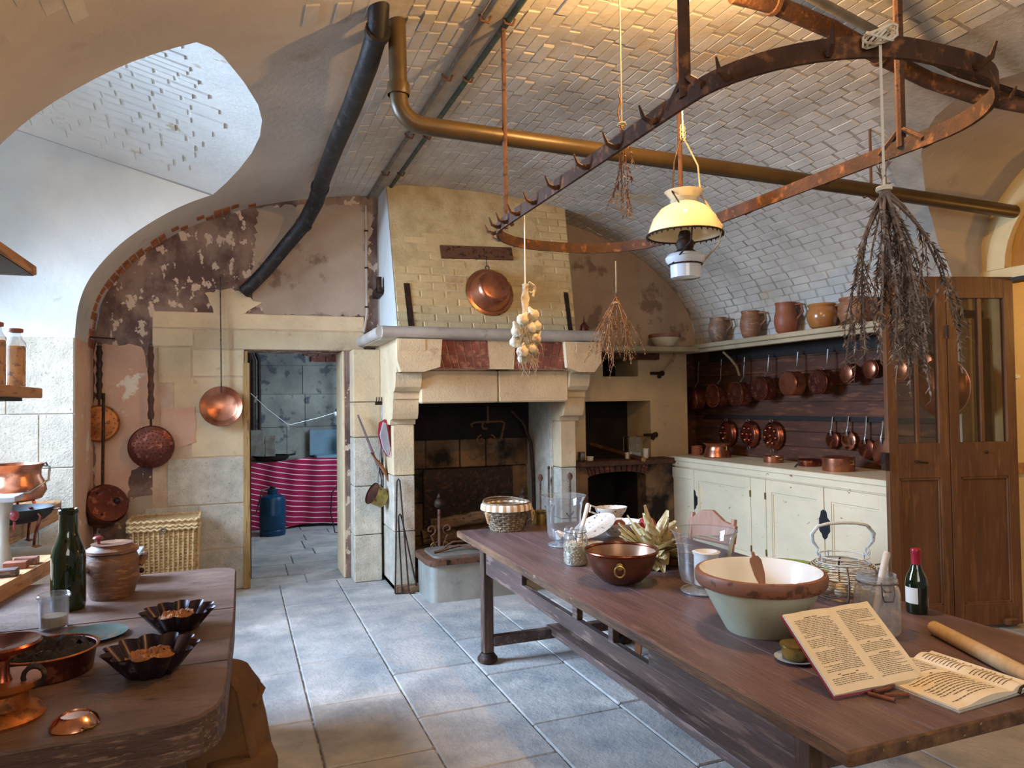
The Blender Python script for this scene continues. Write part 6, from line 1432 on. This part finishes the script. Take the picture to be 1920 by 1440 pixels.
# corn husk bunch and pomegranate
hk = thing('corn_husk_bunch', 'spiky bunch of dry yellow corn husks between the copper bowl and the near vase', 'corn husks', at(1228, 1060)); rg = random.Random(12)
for k in range(78):
    a = rg.uniform(0, 2*PI); el = rg.uniform(-.25, 1.3); L = rg.uniform(.12, .24); q = MB(); d = Vector((math.cos(a)*math.cos(el), math.sin(a)*math.cos(el), math.sin(el))); w = rg.uniform(.022, .050)
    base = Vector((0, 0, .07)); side = d.cross(Vector((0, 0, 1))).normalized(); nr = side.cross(d).normalized(); rows = []
    curl = rg.uniform(-.05, .09)
    for i in range(7):
        f = i/6; c = base+d*L*f-Vector((0, 0, curl*f*f)); ww = w*math.sin(PI*min(.95, .18+f*.8))+.001; c.z = max(c.z, .004)
        rows.append([c-side*ww+nr*.004, c-side*ww*.4-nr*.003, c+side*ww*.4-nr*.003, c+side*ww+nr*.004])
    q.grid(rows); q.build('leaf', 'husk', hk)
MB().sphere((0, 0, .07), .035, 12).build('core', 'husk', hk)
pg = thing('pomegranate', 'dusky red pomegranate nestled behind the corn husks', 'fruit', at(1214, 1003)); pg.scale = (1.25, 1.25, 1.25); MB().sphere((0, 0, .045), .045, 18).build('fruit', 'bellows_red', pg); MB().lathe([(.008, .088), (.014, .105)], 8).build('crown', 'cinnamon', pg)
c2 = thing('brown_bowl', 'low brown earthenware bowl under the corn husks', 'bowl', at(1262, 1058)); MB().lathe(shell([(.05, 0), (.07, .01), (.11, .045)], .005), 28).build('body', 'brown_rim', c2)
# big mixing bowl with spatula
P = tuple(at(1427, 1180)); kk = pxr(P, 118)/.190; t = thing('large_mixing_bowl', 'large pale green mixing bowl with a thick brown rim and white inside', 'bowl', P)
MB().lathe([(.001, 0), (.100, 0), (.106, .01), (.150, .10), (.172, .150)], 56).build('body', 'celadon', t)
MB().lathe([(.170, .148), (.184, .150), (.190, .160), (.192, .185), (.188, .194), (.178, .196)], 56).build('rim', 'brown_rim', t)
MB().lathe([(.178, .196), (.170, .18), (.15, .11), (.12, .04), (.09, .02), (.001, .018)], 56).build('inside', 'white_glaze', t)
t.scale = (kk, kk, kk*.92)
# pouring lip
sp2 = thing('wooden_spatula', 'brown notched wooden spatula standing in the mixing bowl', 'spatula', (P[0]+.0, P[1]-.02, TZ+.055))
q = MB(); q.prism([(-.007, 0), (.007, 0), (.010, .10), (.020, .14), (.022, .19), (.014, .205), (.006, .207), (.005, .222), (-.005, .222), (-.006, .207), (-.016, .203), (-.020, .19), (-.018, .14), (-.008, .10)], XZ, -.003, .003); o = q.build('blade', 'wood_spoon', sp2, smooth=False); sp2.rotation_euler = (R(-6), R(-14), R(-20))
sp2.location = (P[0]+.012, P[1]-.04, TZ+.065)
# egg basket
P = tuple(at(1583, 1122)); ke = pxr(P, 72)/.108; eb = thing('wire_egg_basket', 'round wire egg basket with a white bound handle', 'basket', P, R(-20))
ebp = [(.055, .004), (.085, .02), (.10, .045), (.105, .07), (.105, .09), (.10, .105), (.092, .118), (.08, .13), (.068, .138)]
fz = []
for k in range(18):
    f = k/17*(len(ebp)-1); i = min(int(f), len(ebp)-2); r_ = ebp[i][0]+(ebp[i+1][0]-ebp[i][0])*(f-i); z = ebp[i][1]+(ebp[i+1][1]-ebp[i][1])*(f-i); MB().tube([(r_*math.cos(a*PI/16)+rg.uniform(-.001, .001), r_*math.sin(a*PI/16), z+rg.uniform(-.001, .001)) for a in range(32)], .0014, 4, True).build('wire_hoop', 'wire' if k < 14 else 'white_paint', eb)
for i in range(6): a = i*PI/3+.2; MB().tube([(r_*1.01*math.cos(a), r_*1.01*math.sin(a), z) for r_, z in ebp], .0028, 5).build('wire_rib', 'wire', eb)
for r_, z in ((.068, .14), (.066, .162)): MB().tube([(r_*math.cos(a*PI/16), r_*math.sin(a*PI/16), z) for a in range(32)], .0026, 6, True).build('neck_hoop', 'white_paint', eb)
for i in range(4): a = i*PI/2+.2; MB().tube([(.067*math.cos(a), .067*math.sin(a), .138), (.066*math.cos(a), .066*math.sin(a), .166)], .0026, 5).build('neck_strut', 'white_paint', eb)
hp = [(-.062, 0, .16), (-.075, 0, .175), (-.070, 0, .19), (-.085, 0, .215), (-.088, 0, .245), (-.07, 0, .275), (-.04, 0, .284), (0, 0, .286), (.04, 0, .284), (.07, 0, .275), (.088, 0, .245), (.085, 0, .215), (.070, 0, .19), (.075, 0, .175), (.062, 0, .16)]
MB().tube(hp, [.002, .002, .003, .0055, .006, .006, .006, .006, .006, .006, .006, .0055, .003, .002, .002], 8).build('handle', 'white_paint', eb)
for s_ in (-1, 1): MB().tube([(s_*.07, .012*math.cos(a*PI/5), .175+.014*math.sin(a*PI/5)) for a in range(10)], .002, 5, True).build('loop', 'white_paint', eb); MB().tube([(s_*.09, 0, .125), (s_*.12, 0, .13), (s_*.125, 0, .12), (s_*.10, 0, .11)], .003, 5).build('side_ear', 'wire', eb)
eb.scale = (ke, ke, ke*.74)
for i, (x, y, z) in enumerate(((-.035, -.045, .036), (.03, -.05, .034), (.0, .03, .034), (.055, .01, .038), (-.05, .02, .04))):
    e_ = thing('egg', ['pale egg at the left inside the wire basket', 'pale egg at the front right inside the wire basket', 'egg at the back of the wire basket', 'egg at the right of the wire basket', 'egg at the far left of the wire basket'][i], 'egg', Vector(P)+Matrix.Rotation(R(-20), 3, 'Z') @ Vector((x, y, z)), rg.uniform(0, 3), 'eggs in the wire basket')
    MB().lathe([(.001, -.022), (.012, -.019), (.020, -.008), (.021, .003), (.016, .017), (.008, .025), (.001, .028)], 16, M_=Matrix.Rotation(R(70), 4, 'Y')).build('shell', 'cream_ceramic', e_)
# green rimmed platter behind the bowl
P = at(1470, 1075); t = thing('green_platter', 'large green-rimmed platter lying behind the mixing bowl', 'platter', P); MB().lathe([(.001, .006), (.12, .0), (.19, .025), (.2, .03), (.19, .032), (.12, .01), (.001, .014)], 44).build('body', mat('apple_green_glaze', '8fae5c', '7d9a50', None, 5, .3), t)
# wine bottle
P = at(1720, 1148); t = thing('wine_bottle', 'dark green wine bottle with a red capsule and a white label', 'bottle', P, R(-60))
MB().lathe([(.001, .012), (.03, .002), (.036, .0), (.039, .006), (.0395, .11), (.036, .135), (.022, .165), (.0165, .185), (.0155, .20)], 32).build('body', 'glass_wine', t)
MB().lathe([(.0165, .178), (.0168, .228), (.018, .232), (.018, .242), (.016, .2445), (.001, .245)], 24).build('capsule', 'red_wax', t)
q = MB(); q.grid([[(.0400*math.cos(R(a)), .0400*math.sin(R(a)), z) for z in (.04, .10)] for a in range(205, 291, 8)]); q.build('label', 'label_white', t)
# rolling pin
a, b = at(1748, 1175, TZ+.024), at(1960, 1285, TZ+.024); t = thing('rolling_pin', 'pale plain rolling pin lying along the right side of the table', 'rolling pin', a); d_ = b-a; L = d_.length+.05; d_.normalize()
MB().tube([d_*x for x in (0, .004, .012, L*.5, L-.01, L)], [.012, .020, .0235, .0245, .0235, .012], 20).build('body', 'wood_pin', t)
# brass weight pot on a blue dish under the propped book
P = at(1492, 1238); t = thing('blue_dish', 'pale blue saucer under the brass box that props the pink book', 'dish', (P.x, P.y, TZ)); MB().lathe([(.001, .004), (.035, 0), (.063, .008), (.065, .011), (.035, .005), (.001, .008)], 32).build('body', 'blue_ceramic', t)
t = thing('brass_box', 'round brass box holding up the open pink book', 'box', (P.x, P.y, TZ+.009)); MB().lathe([(.001, 0), (.040, 0), (.045, .035), (.047, .037), (.047, .044), (.001, .045)], 28).build('body', 'brass', t)
t = thing('small_tumbler', 'small glass tumbler standing behind the propped book', 'tumbler', at(1640, 1205)); MB().lathe([(.001, .003), (.022, 0), (.026, .06)], 24).build('body', 'glass_dusty', t)
# ---- open books
def page_rows(w, h, curl, sg, nx=10, lift=.012, th=.0):
    rows = []
    for i in range(nx+1):
        f = i/nx; z = lift*math.sin(min(1, f*1.25)*PI)*.9+curl*f*f+th*(1-f*.3)*(f > .02 or 1)
        rows.append([(sg*w*f, 0, z), (sg*w*f, h, z)])
    return rows
def textlines(parent, w, h, sg, curl, lift, th, rg, nl, head=()):
    q = MB()
    def zz(f): return lift*math.sin(min(1, f*1.25)*PI)*.9+curl*f*f+th*(1-f*.3)+.0006
    for k in range(nl):
        y = h*.93-(h*.86)*k/nl
        if k in head: segs = [(.38, .66)] if k % 2 else [(.3, .72)]
        elif (k+1) in head: continue
        else:
            segs = []; x = .10 if rg.random() > .15 else .16
            end = .88 if rg.random() > .2 else rg.uniform(.4, .8)
            while x < end: l_ = rg.uniform(.03, .10); segs.append((x, min(x+l_, end))); x += l_+.014
        for a, b in segs:
            hh = h*.86/nl*.30*(1.5 if k in head else 1)
            q.add([(sg*w*a, y, zz(a)), (sg*w*b, y, zz(b)), (sg*w*b, y+hh, zz(b)), (sg*w*a, y+hh, zz(a))], [(0, 1, 2, 3)])
    stuff(q.build('print', 'ink', parent, smooth=False))
def book(name, label, origin, xaxis, yaxis, wL, wR, h, cover, nlines, seed, curlL=.0, curlR=.0, lift=.010, th=.012, headsL=(), headsR=()):
    t = thing(name, label, 'book', origin); X = Vector(xaxis).normalized(); Y = (Vector(yaxis)-X*Vector(yaxis).dot(X)).normalized(); Z = X.cross(Y)
    t.matrix_world = Matrix(((X.x, Y.x, Z.x, origin[0]), (X.y, Y.y, Z.y, origin[1]), (X.z, Y.z, Z.z, origin[2]), (0, 0, 0, 1)))
    rg = random.Random(seed)
    for sg, w, cu, hd in ((-1, wL, curlL, headsL), (1, wR, curlR, headsR)):
        top = page_rows(w, h, cu, sg, 10, lift, th); q = MB(); n = len(top)
        vs = [p for r_ in top for p in r_]+[(r_[0][0], r_[0][1], .002+cu*(i/10)**2) for i, r_ in enumerate(top) for _ in (0,)]+[(r_[1][0], r_[1][1], .002+cu*(i/10)**2) for i, r_ in enumerate(top)]
        f = []
        for i in range(n-1):
            f += [(2*i, 2*i+1, 2*i+3, 2*i+2), (2*n+i, 2*i, 2*i+2, 2*n+i+1), (3*n+i, 3*n+i+1, 2*i+3, 2*i+1)]
        f += [(2*n-2, 2*n-1, 4*n-1, 3*n-1)]
        q.add(vs, f); o = q.build('page_block', 'paper', t, ang=50); 
        textlines(t, w, h, sg, cu, lift, th, rg, nlines, hd)
        q = MB(); rows = [[(sg*(w+.004)*i/8, -.004, cu*(i/8)**2), (sg*(w+.004)*i/8, h+.004, cu*(i/8)**2)] for i in range(9)]; q.grid(rows)
        q.v += [(p[0], p[1], p[2]-.003) for p in q.v[:]]; m_ = len(q.v)//2; q.f += [tuple(x+m_ for x in reversed(fc)) for fc in q.f[:]]
        q.build('cover', cover, t, smooth=False)
    return t
S0 = at(1652, 1290, TZ+.004); BLp = at(1562, 1308, TZ+.004); xa = (S0-BLp); wl = xa.length; xa.normalize()
lo_z, hi_z = TZ, TZ+.25
for _ in range(40):
    zm = (lo_z+hi_z)/2; v0 = (PZ(1550, 1145, zm)-S0).dot(xa); vlo = (PZ(1550, 1145, lo_z)-S0).dot(xa)
    if (v0 > 0) == (vlo > 0): lo_z = zm
    else: hi_z = zm
ya = PZ(1550, 1145, zm)-S0
book('open_book', 'old open book with a pink cover propped upright on a brass box', S0, xa, ya, wl, wl*.86, ya.length, 'pink_cover', 40, 5, .004, .012, .006, .014, (1, 34, 35), (20, 27))
o1 = at(1797, 1334); sp0 = PZ(1899, 1303, TZ+.004); spT = PZ(1722, 1237, TZ+.004)
xa = (sp0-at(1797, 1336)); ya = spT-sp0
book('open_book', 'second open book lying flat at the near edge of the table, pages curling', sp0, xa, ya, (sp0-at(1797, 1336)).length, .085, ya.length, 'label_white', 22, 9, .003, .010, .012, .010, (9, ), (12, ))
tg_ = thing('dark_binding', 'dark curled binding end of the second book at the table edge', 'binding', sp0+Vector((.02, -.005, 0)))
MB().tube([Vector((0, 0, .003)), Vector((.012, .004, .014)), Vector((.03, .008, .017)), Vector((.05, .010, .010))], .0035, 6).build('spine', 'black', tg_)
# cinnamon sticks
for i, (a, b, lab) in enumerate((((1628, 1300), (1678, 1313), 'cinnamon stick nearest the table edge, below the propped book'), ((1660, 1303), (1704, 1302), 'cinnamon stick lying level to the right of the nearest one'), ((1662, 1291), (1690, 1276), 'thick cinnamon quill between the two books'), ((1640, 1296), (1668, 1290), 'short cinnamon stick half under the pink book'))):
    a = at(*a, z=TZ+.006+.003*(i % 2)); b = at(*b, z=TZ+.006); t = thing('cinnamon_stick', lab, 'cinnamon', a, 0, 'cinnamon sticks by the books'); v_ = b-a
    MB().tube([Vector(), v_*.5, v_], .0052+.001*(i == 2), 10).build('quill', 'cinnamon', t); MB().tube([v_*1.0, v_*1.01], .003, 8).build('hollow', 'black', t)
# ================================================================== LEFT TABLE AND THE BAY
lt = thing('butcher_table', 'thick worn plank table with rounded corners at the lower left', 'table', (-.6, 3.1, 0)); c0 = Vector(lt.location)
LZ = .75
pl = [(-1.09, 4.10), (-.10, 4.13), (-.03, 4.10), (-.004, 4.04), (-.01, 3.2), (-.035, 2.32), (-.055, 2.24), (-.10, 2.185), (-.17, 2.16), (-1.09, 2.13)]
def clip_strip(poly, y0, y1):
    out = poly
    for lim, sg in ((y0, 1), (y1, -1)):
        res = []
        for i in range(len(out)):
            p, q_ = out[i], out[(i+1) % len(out)]; ip = (p[1]-lim)*sg >= 0; iq = (q_[1]-lim)*sg >= 0
            if ip: res.append(p)
            if ip != iq: t = (lim-p[1])/(q_[1]-p[1]); res.append((p[0]+(q_[0]-p[0])*t, lim))
        out = res
    return out
for y0, y1 in ((2.0, 2.62), (2.624, 3.28), (3.284, 4.2)):
    pg_ = clip_strip(pl, y0, y1); q = MB(); q.prism([(x-c0.x, y-c0.y) for x, y in pg_], XY, .645, LZ-.004)
    ins = [(x-c0.x, y-c0.y) for x, y in pg_]; cxm = sum(p[0] for p in ins)/len(ins); cym = sum(p[1] for p in ins)/len(ins)
    q.prism([(cxm+(x-cxm)*.992, cym+(y-cym)*.988) for x, y in ins], XY, LZ-.006, LZ); q.build('plank', 'wood_slab', lt, smooth=False)
ccx, ccy = -.6, 3.1
q = MB(); q.prism([((x-c0.x)*1.004, (y-c0.y)*1.004) for x, y in pl], XY, .640, LZ-.010); q.build('edge_strip', 'wood_slab_dark', lt, smooth=False)
for x, y in ((-.18, 2.32), (-.98, 2.32), (-.16, 3.95), (-.98, 3.95)): MB().cbox((x-.04-c0.x, y-.04-c0.y, 0), (x+.04-c0.x, y+.04-c0.y, .645), .004).build('leg', 'wood_slab_dark', lt, smooth=False)
MB().cbox((-1.0-c0.x, 2.30-c0.y, .54), (-.16-c0.x, 2.34-c0.y, .645), .003).build('apron', 'wood_slab_dark', lt, smooth=False)
# canvas bag under it
bg = thing('canvas_bag', 'brown canvas rucksack on the floor by the left table', 'bag', (-.09, 2.95, 0)); bg.scale = (1.05, 1.05, 1.16)
def bagw(a, k): return 1+.05*math.sin(a*3+k*.9)+.03*math.sin(a*7+k*2)
bz_ = [(.10, 0), (.17, .01), (.20, .08), (.205, .18), (.20, .28), (.19, .38), (.17, .46), (.12, .53), (.05, .555), (.001, .56)]
o = MB().lathe(bz_, 40, wob=bagw, M_=Matrix.Diagonal((1.0, .85, 1, 1))).build('body', 'canvas', bg)
MB().lathe([(.11, .10), (.125, .12), (.125, .26), (.11, .30), (.03, .31)], 24, c=(.09, -.10, 0), wob=bagw).build('pocket', 'canvas', bg)
MB().tube([(.06, -.1, .54), (.10, -.16, .50), (.12, -.18, .40), (.16, -.17, .2), (.14, -.17, .03)], .016, 6, flat=.4).build('strap', 'canvas', bg)
MB().tube([(.14, -.1, .43), (.17, -.02, .45), (.11, .06, .50)], .014, 6, flat=.4).build('strap', 'canvas', bg)
MB().tube([(-.05, 0, .55), (0, 0, .59), (.05, 0, .55)], .01, 6).build('handle', 'canvas', bg)
MB().tube([(.1, -.17, .02), (.22, -.22, .02), (.30, -.18, .03)], .018, 6, flat=.4).build('loose_strap', 'iron', bg)
def al(px, py, z=LZ): return PZ(px, py, z)
# fluted moulds
def mould(loc, rz, label, R0, h, nfl, sc=1.0, cake=True):
    t = thing('fluted_mould', label, 'cake mould', loc, rz, 'fluted cake moulds on the left table')
    def wob(a, k): return 1+(.24*abs(math.sin(a*nfl/2))-.10)*(.35+.65*min(k, 4)/4.0)
    o = MB().lathe([(R0*.45, 0), (R0*.55, h*.05), (R0*.72, h*.4), (R0*.88, h*.75), (R0, h)], 144, wob=wob).build('fluted_wall', 'mould_tin', t, ang=70)
    MB().lathe([(.001, .006), (R0*.5, .006)], 40).build('base', 'mould_tin', t)
    MB().lathe([(.012, 0), (.014, h*.5), (.010, h*.62), (.001, h*.63)], 20).build('funnel', 'mould_tin', t)
    q = MB(); rg = random.Random(nfl)
    rows = []
    for i in range(9):
        rows.append([(R0*.60*i/8*math.cos(a*PI/14), R0*.60*i/8*math.sin(a*PI/14), h*.60+.012*rg.uniform(-1, 1)+(.012 if 2 < i < 7 else -.004)) for a in range(29)])
    q.grid(rows); q.build('crumb', 'bread', t); return t
mould(tuple(al(283, 1262)), .3, 'near dark fluted cake mould with a crumbly cake inside', .128, .085, 11)
mould(tuple(al(334, 1180)), .1, 'far dark fluted cake mould with frosted edges', .120, .078, 11)
# round tin with charred pie
P = (-.565, 2.72, LZ); t = thing('round_baking_tin', 'round dark baking tin holding a charred crust', 'baking tin', P); MB().lathe(shell([(.12, 0), (.125, .004), (.136, .075), (.140, .078)], .003), 44).build('body', 'copper_dark', t)
MB().tube([(.141*math.cos(a*PI/22), .141*math.sin(a*PI/22), .079) for a in range(44)], .0035, 6, True).build('rim', 'copper_rust', t)
q = MB(); rg = random.Random(6); rows = []
for i in range(10): rows.append([(.128*i/9*math.cos(a*PI/16), .128*i/9*math.sin(a*PI/16), .06+.016*rg.uniform(-1, 1)*(i > 0)+(.024 if 3 < i < 8 else 0)) for a in range(33)])
q.grid(rows); q.build('crust', 'char', t)
# plate, glass, bottle, pot
P = al(178, 1185); t = thing('tin_plate', 'dark greenish metal plate behind the baking tin', 'plate', (-.50, 3.08, LZ)); MB().lathe([(.001, .003), (.08, .0), (.115, .012), (.118, .015), (.08, .006), (.001, .008)], 40).build('body', 'green_metal', t)
t = thing('preserving_glass', 'clear thick-rimmed empty glass jar on the left table', 'glass jar', al(101, 1178)); MB().lathe([(.001, .006), (.044, 0), (.05, .008), (.051, .115), (.058, .122), (.058, .130), (.054, .134), (.050, .13), (.046, .115), (.046, .012), (.001, .012)], 36).build('body', 'glass', t); MB().lathe([(.001, .013), (.0455, .013), (.0455, .05), (.001, .048)], 28).build('contents', mat('cloudy_syrup', 'b59a7d', 'a08668', None, 6, .3), t)
t = thing('green_bottle', 'tall wide-necked dark green glass bottle on the left table', 'bottle', al(128, 1142)); t.scale = (.80, .80, .93); MB().lathe([(.001, .015), (.06, .0), (.078, .004), (.082, .02), (.082, .24), (.076, .275), (.055, .32), (.046, .35), (.044, .43), (.048, .433), (.049, .45), (.045, .455), (.038, .45), (.036, .36)], 40).build('body', 'glass_green', t)
t = thing('stoneware_crock', 'brown lidded stoneware crock with ear handles on the left table', 'crock', al(210, 1118)); t.scale = (.85, .85, .80); MB().lathe([(.001, 0), (.10, 0), (.105, .008), (.128, .10), (.132, .17), (.125, .22), (.115, .25)], 44).build('body', 'crock', t)
MB().lathe([(.118, .248), (.128, .255), (.126, .268), (.10, .285), (.095, .295), (.10, .30), (.085, .30), (.02, .298), (.001, .298)], 44).build('lid', 'crock', t)
for a in (200, 20):
    Mx = Matrix.Rotation(R(a), 4, 'Z'); MB().tube([Mx @ Vector(p) for p in ((.125, -.05, .165), (.155, -.035, .205), (.165, 0, .215), (.155, .035, .205), (.125, .05, .165))], .014, 8).build('handle', 'crock', t)
MB().tube([(-.06, 0, .295), (-.065, 0, .32)], .008, 8).sphere((-.065, 0, .332), .026, 12, (1, 1, .5)).build('knob', 'purple_ceramic', t)
t = thing('coffee_grinder', 'small pink wooden box with a drawer knob, behind the crock', 'grinder', (-.53, 4.0, LZ)); MB().cbox((-.10, -.07, 0), (.08, .09, .13), .004).build('body', 'pink_wood', t, smooth=False); MB().cbox((-.115, -.085, .13), (.095, .105, .145), .003).build('lid', 'marble', t, smooth=False)
MB().sphere((.094, -.02, .05), .014, 8).tube([(.08, -.02, .05), (.09, -.02, .05)], .006, 6).build('knob', 'iron', t)
t = thing('pan_lid', 'small round lid with a knob showing above the crock', 'lid', (-.55, 4.0, LZ+.146)); MB().lathe([(.05, 0), (.05, .01), (.02, .03), (.004, .035), (.004, .05), (.016, .056), (.001, .062)], 20).build('body', 'stoneware_grey', t)
# small silver-copper dish upside down
t = thing('small_copper_dish', 'small shiny two-eared dish turned upside down on the near table edge', 'dish', (-.405, 2.245, LZ)); MB().lathe([(.058, 0), (.06, .003), (.052, .02), (.036, .032), (.034, .028), (.001, .028)], 36).build('body', 'copper_bright', t)
for a in (-60, ): 
    MB().tube([(.052, -.012, .008), (.068, -.014, .01), (.073, 0, .01), (.068, .014, .01), (.052, .012, .008)], .0035, 6).build('ear', 'brass', t)
t.rotation_euler = (0, 0, R(-50))
# footed copper stand at far left
t = thing('copper_chafing_stand', 'footed copper and brass chafing stand at the left edge of the table', 'stand', al(5, 1350)); t.scale = (1.15, 1.15, 1.25); MB().lathe([(.001, 0), (.085, 0), (.088, .008), (.075, .025), (.055, .03), (.052, .06), (.06, .066), (.075, .07), (.085, .076), (.088, .088), (.08, .09), (.001, .084)], 40).build('lower_bowl', 'copper_rust', t)
MB().lathe([(.02, .085), (.014, .10), (.014, .13), (.03, .14), (.075, .155), (.08, .165), (.076, .17), (.03, .158), (.001, .155)], 36).build('upper_dish', 'copper_mid', t)
MB().tube(arc((.07, -.03, .095), .022, 0, 360, 12), .006, 6).build('handle', 'iron', t)
# ---- bay sill and stepped planks
def board(name, label, top, z, th, m, cat='plank', under=None):
    t = thing(name, label, cat, (top[0][0], top[0][1], z-th)); c = Vector(t.location); q = MB(); q.prism([(p[0]-c.x, p[1]-c.y) for p in top], XY, 0, th); q.build('board', m, t, smooth=False); return t
A1 = PZ(140, 929, .95); A0 = PZ(-60, 1018, .95)
upz = .95
t1 = board('bay_plank', 'upper thick whitened plank in the window bay, ending at the wall edge', [(-2.3, 5.9), (-1.16, 5.95), (-1.13, 5.75), (-1.20, 4.45), (-2.3, 4.4)], .95, .11, 'wood_plank')
MB().box((-1.1, -1.4, -.95+.11), (-.2, -.02, -.05)).build('support', 'wood_plank', t1, smooth=False)
t2 = board('bay_plank', 'lower pale plank at the left, nearer than the upper one', [(-1.85, 4.55), (-.93, 4.50), (-.885, 4.42), (-1.00, 3.62), (-1.85, 3.6)], .82, .07, 'wood_plank')
MB().box((.6, -.75, -.82+.07), (.75, -.6, 0)).build('post', 'wood_plank', t2, smooth=False)
MB().box((.1, -.75, -.82+.07), (.25, -.6, 0)).build('post', 'wood_plank', t2, smooth=False)
# bricks stacked: dark blocks on the lower plank
for i, (px, py, m_) in enumerate(((10, 1075, 'wood_slab_dark'), (30, 1060, 'cinnamon'), (50, 1052, 'brown_rim'))):
    P = PZ(px, py+6, .82); tag(MB().cbox((-.05, -.03, 0), (.05, .03, .035), .003).build('wooden_block', m_, None, smooth=False), ['dark wooden block lying at the far left of the lower plank', 'reddish block between the two other blocks', 'red-brown block nearest the green bottle'][i], 'block').location = (P.x, P.y, .8205)
# tripod pan on lower plank
P = PZ(50, 1025, .82); t = thing('tripod_pan', 'dark metal pan on three long bent legs standing on the lower plank', 'pan', (P.x-.06, P.y+.05, .82)); t.scale = (1.35, 1.35, .88)
MB().lathe(shell([(.06, .15), (.10, .165), (.125, .20), (.135, .245)], .003), 36).build('bowl', 'black_plate', t)
for a in (-40, 200, 80):
    c, s_ = math.cos(R(a)), math.sin(R(a)); MB().tube([(c*.12, s_*.12, .225), (c*.14, s_*.14, .20), (c*.11, s_*.11, .10), (c*.10, s_*.10, .015), (c*.115, s_*.115, .004)], [.008, .008, .006, .006, .009], 6).build('leg', 'copper_dark', t)
    MB().sphere((c*.115, s_*.115, .008), .014, 8, (1.4, 1, .5)).build('foot', 'copper_rust', t)
MB().tube([(.13, -.02, .225), (.16, -.03, .235), (.165, .0, .22)], .005, 6).build('ear', 'iron', t)
# copper cauldron on upper plank
P = PZ(38, 945, .95); t = thing('copper_kettle', 'large copper cauldron with an iron swing handle on the upper plank', 'cauldron', PZ(30, 955, .95)); t.scale = (.90, .90, .85)
MB().lathe(shell([(.10, .06), (.16, .08), (.19, .14), (.18, .20), (.155, .25), (.155, .30), (.175, .345)], .004), 44).build('body', 'copper', t)
for a in (0, 120, 240): MB().tube([(.12*math.cos(R(a-20)), .12*math.sin(R(a-20)), .07), (.15*math.cos(R(a-20)), .15*math.sin(R(a-20)), .0)], [.012, .01], 6).build('leg', 'copper_mid', t)
MB().tube([(.165, -.02, .33), (.215, -.03, .32), (.21, -.04, .22), (.12, -.17, .14), (-.1, -.19, .14)], .008, 6).build('swing_handle', 'steel_handle', t)
MB().tube([(.16, -.02, .33), (.19, -.02, .35), (.20, -.02, .32)], .007, 6).build('ear', 'iron', t)
# scales / kitchen gadget: marble-topped stand with red knob and clear scoop
P = PX(30, 880, -1.06); t = thing('cast_iron_scale', 'grey square-topped mechanical scale with a red ball knob at the far left', 'scale', PZ(14, 1062, .82)); t.scale = (.85, .85, 1.08)
MB().cbox((-.10, -.10, .30), (.06, .10, .325), .004).build('plate', 'marble', t, smooth=False); MB().lathe([(.05, 0), (.045, .02), (.025, .12), (.03, .22), (.05, .30)], 24, c=(-.02, 0, 0)).build('body', 'zinc', t)
MB().sphere((.045, -.05, .235), .024, 14).tube([(.045, -.05, .21), (.04, -.03, .17)], .006, 6).build('knob', 'purple_ceramic', t)
t = thing('clear_plastic_jug', 'translucent upright vessel cut by the left edge of the photo', 'vessel', (-.93, 3.30, LZ)); MB().lathe([(.001, .003), (.055, 0), (.06, .02), (.072, .36), (.076, .365)], 32).build('body', 'glass_dusty', t)
# upper shelves with bottles
SX = -.82
P1_ = PX(80, 728, SX); t = thing('bottle_shelf', 'orange-brown wooden shelf carrying the preserve bottles, upper left', 'shelf', (SX, P1_.y, P1_.z)); MB().cbox((-.30, -1.6, -.045), (0.0, 0, 0), .004).build('board', 'wood_plank', t, smooth=False); MB().box((-.28, -1.55, -.06), (-.02, -.25, -.046)).build('batten', 'black', t, smooth=False)
zsh = P1_.z
for i, (px, dy, h, lab) in enumerate(((37, 0, .34, 'corked glass bottle of amber preserve at the right end of the shelf'), (13, 0, .37, 'corked amber bottle in the middle of the shelf bottles'), (-4, 0, .41, 'tallest amber bottle, cut by the left edge of the photo'))):
    P = PX(px, 720, SX-.09); r_ = .037+.006*(i == 0); t = thing('preserve_bottle', lab, 'bottle', (SX-.09-.02*i, P.y-.07, zsh), 0, 'preserve bottles on the upper shelf')
    h = (PY(px, 616-12*i, P.y-.07).z-zsh)
    MB().lathe([(.001, .003), (r_*.9, 0), (r_, .01), (r_, h*.68), (r_*.9, h*.76), (r_*.6, h*.83), (r_*.6, h*.96)], 28).build('glass_body', 'glass', t)
    MB().lathe([(.001, .008), (r_*.92, .008), (r_*.92, h*(.72 if i else .70)), (.001, h*.72)], 28).build('contents', 'preserve', t)
    MB().lathe([(r_*.62, h*.93), (r_*.68, h*.94), (r_*.68, h*.99), (r_*.5, h), (.001, h)], 20).build('cork', 'cinnamon', t)
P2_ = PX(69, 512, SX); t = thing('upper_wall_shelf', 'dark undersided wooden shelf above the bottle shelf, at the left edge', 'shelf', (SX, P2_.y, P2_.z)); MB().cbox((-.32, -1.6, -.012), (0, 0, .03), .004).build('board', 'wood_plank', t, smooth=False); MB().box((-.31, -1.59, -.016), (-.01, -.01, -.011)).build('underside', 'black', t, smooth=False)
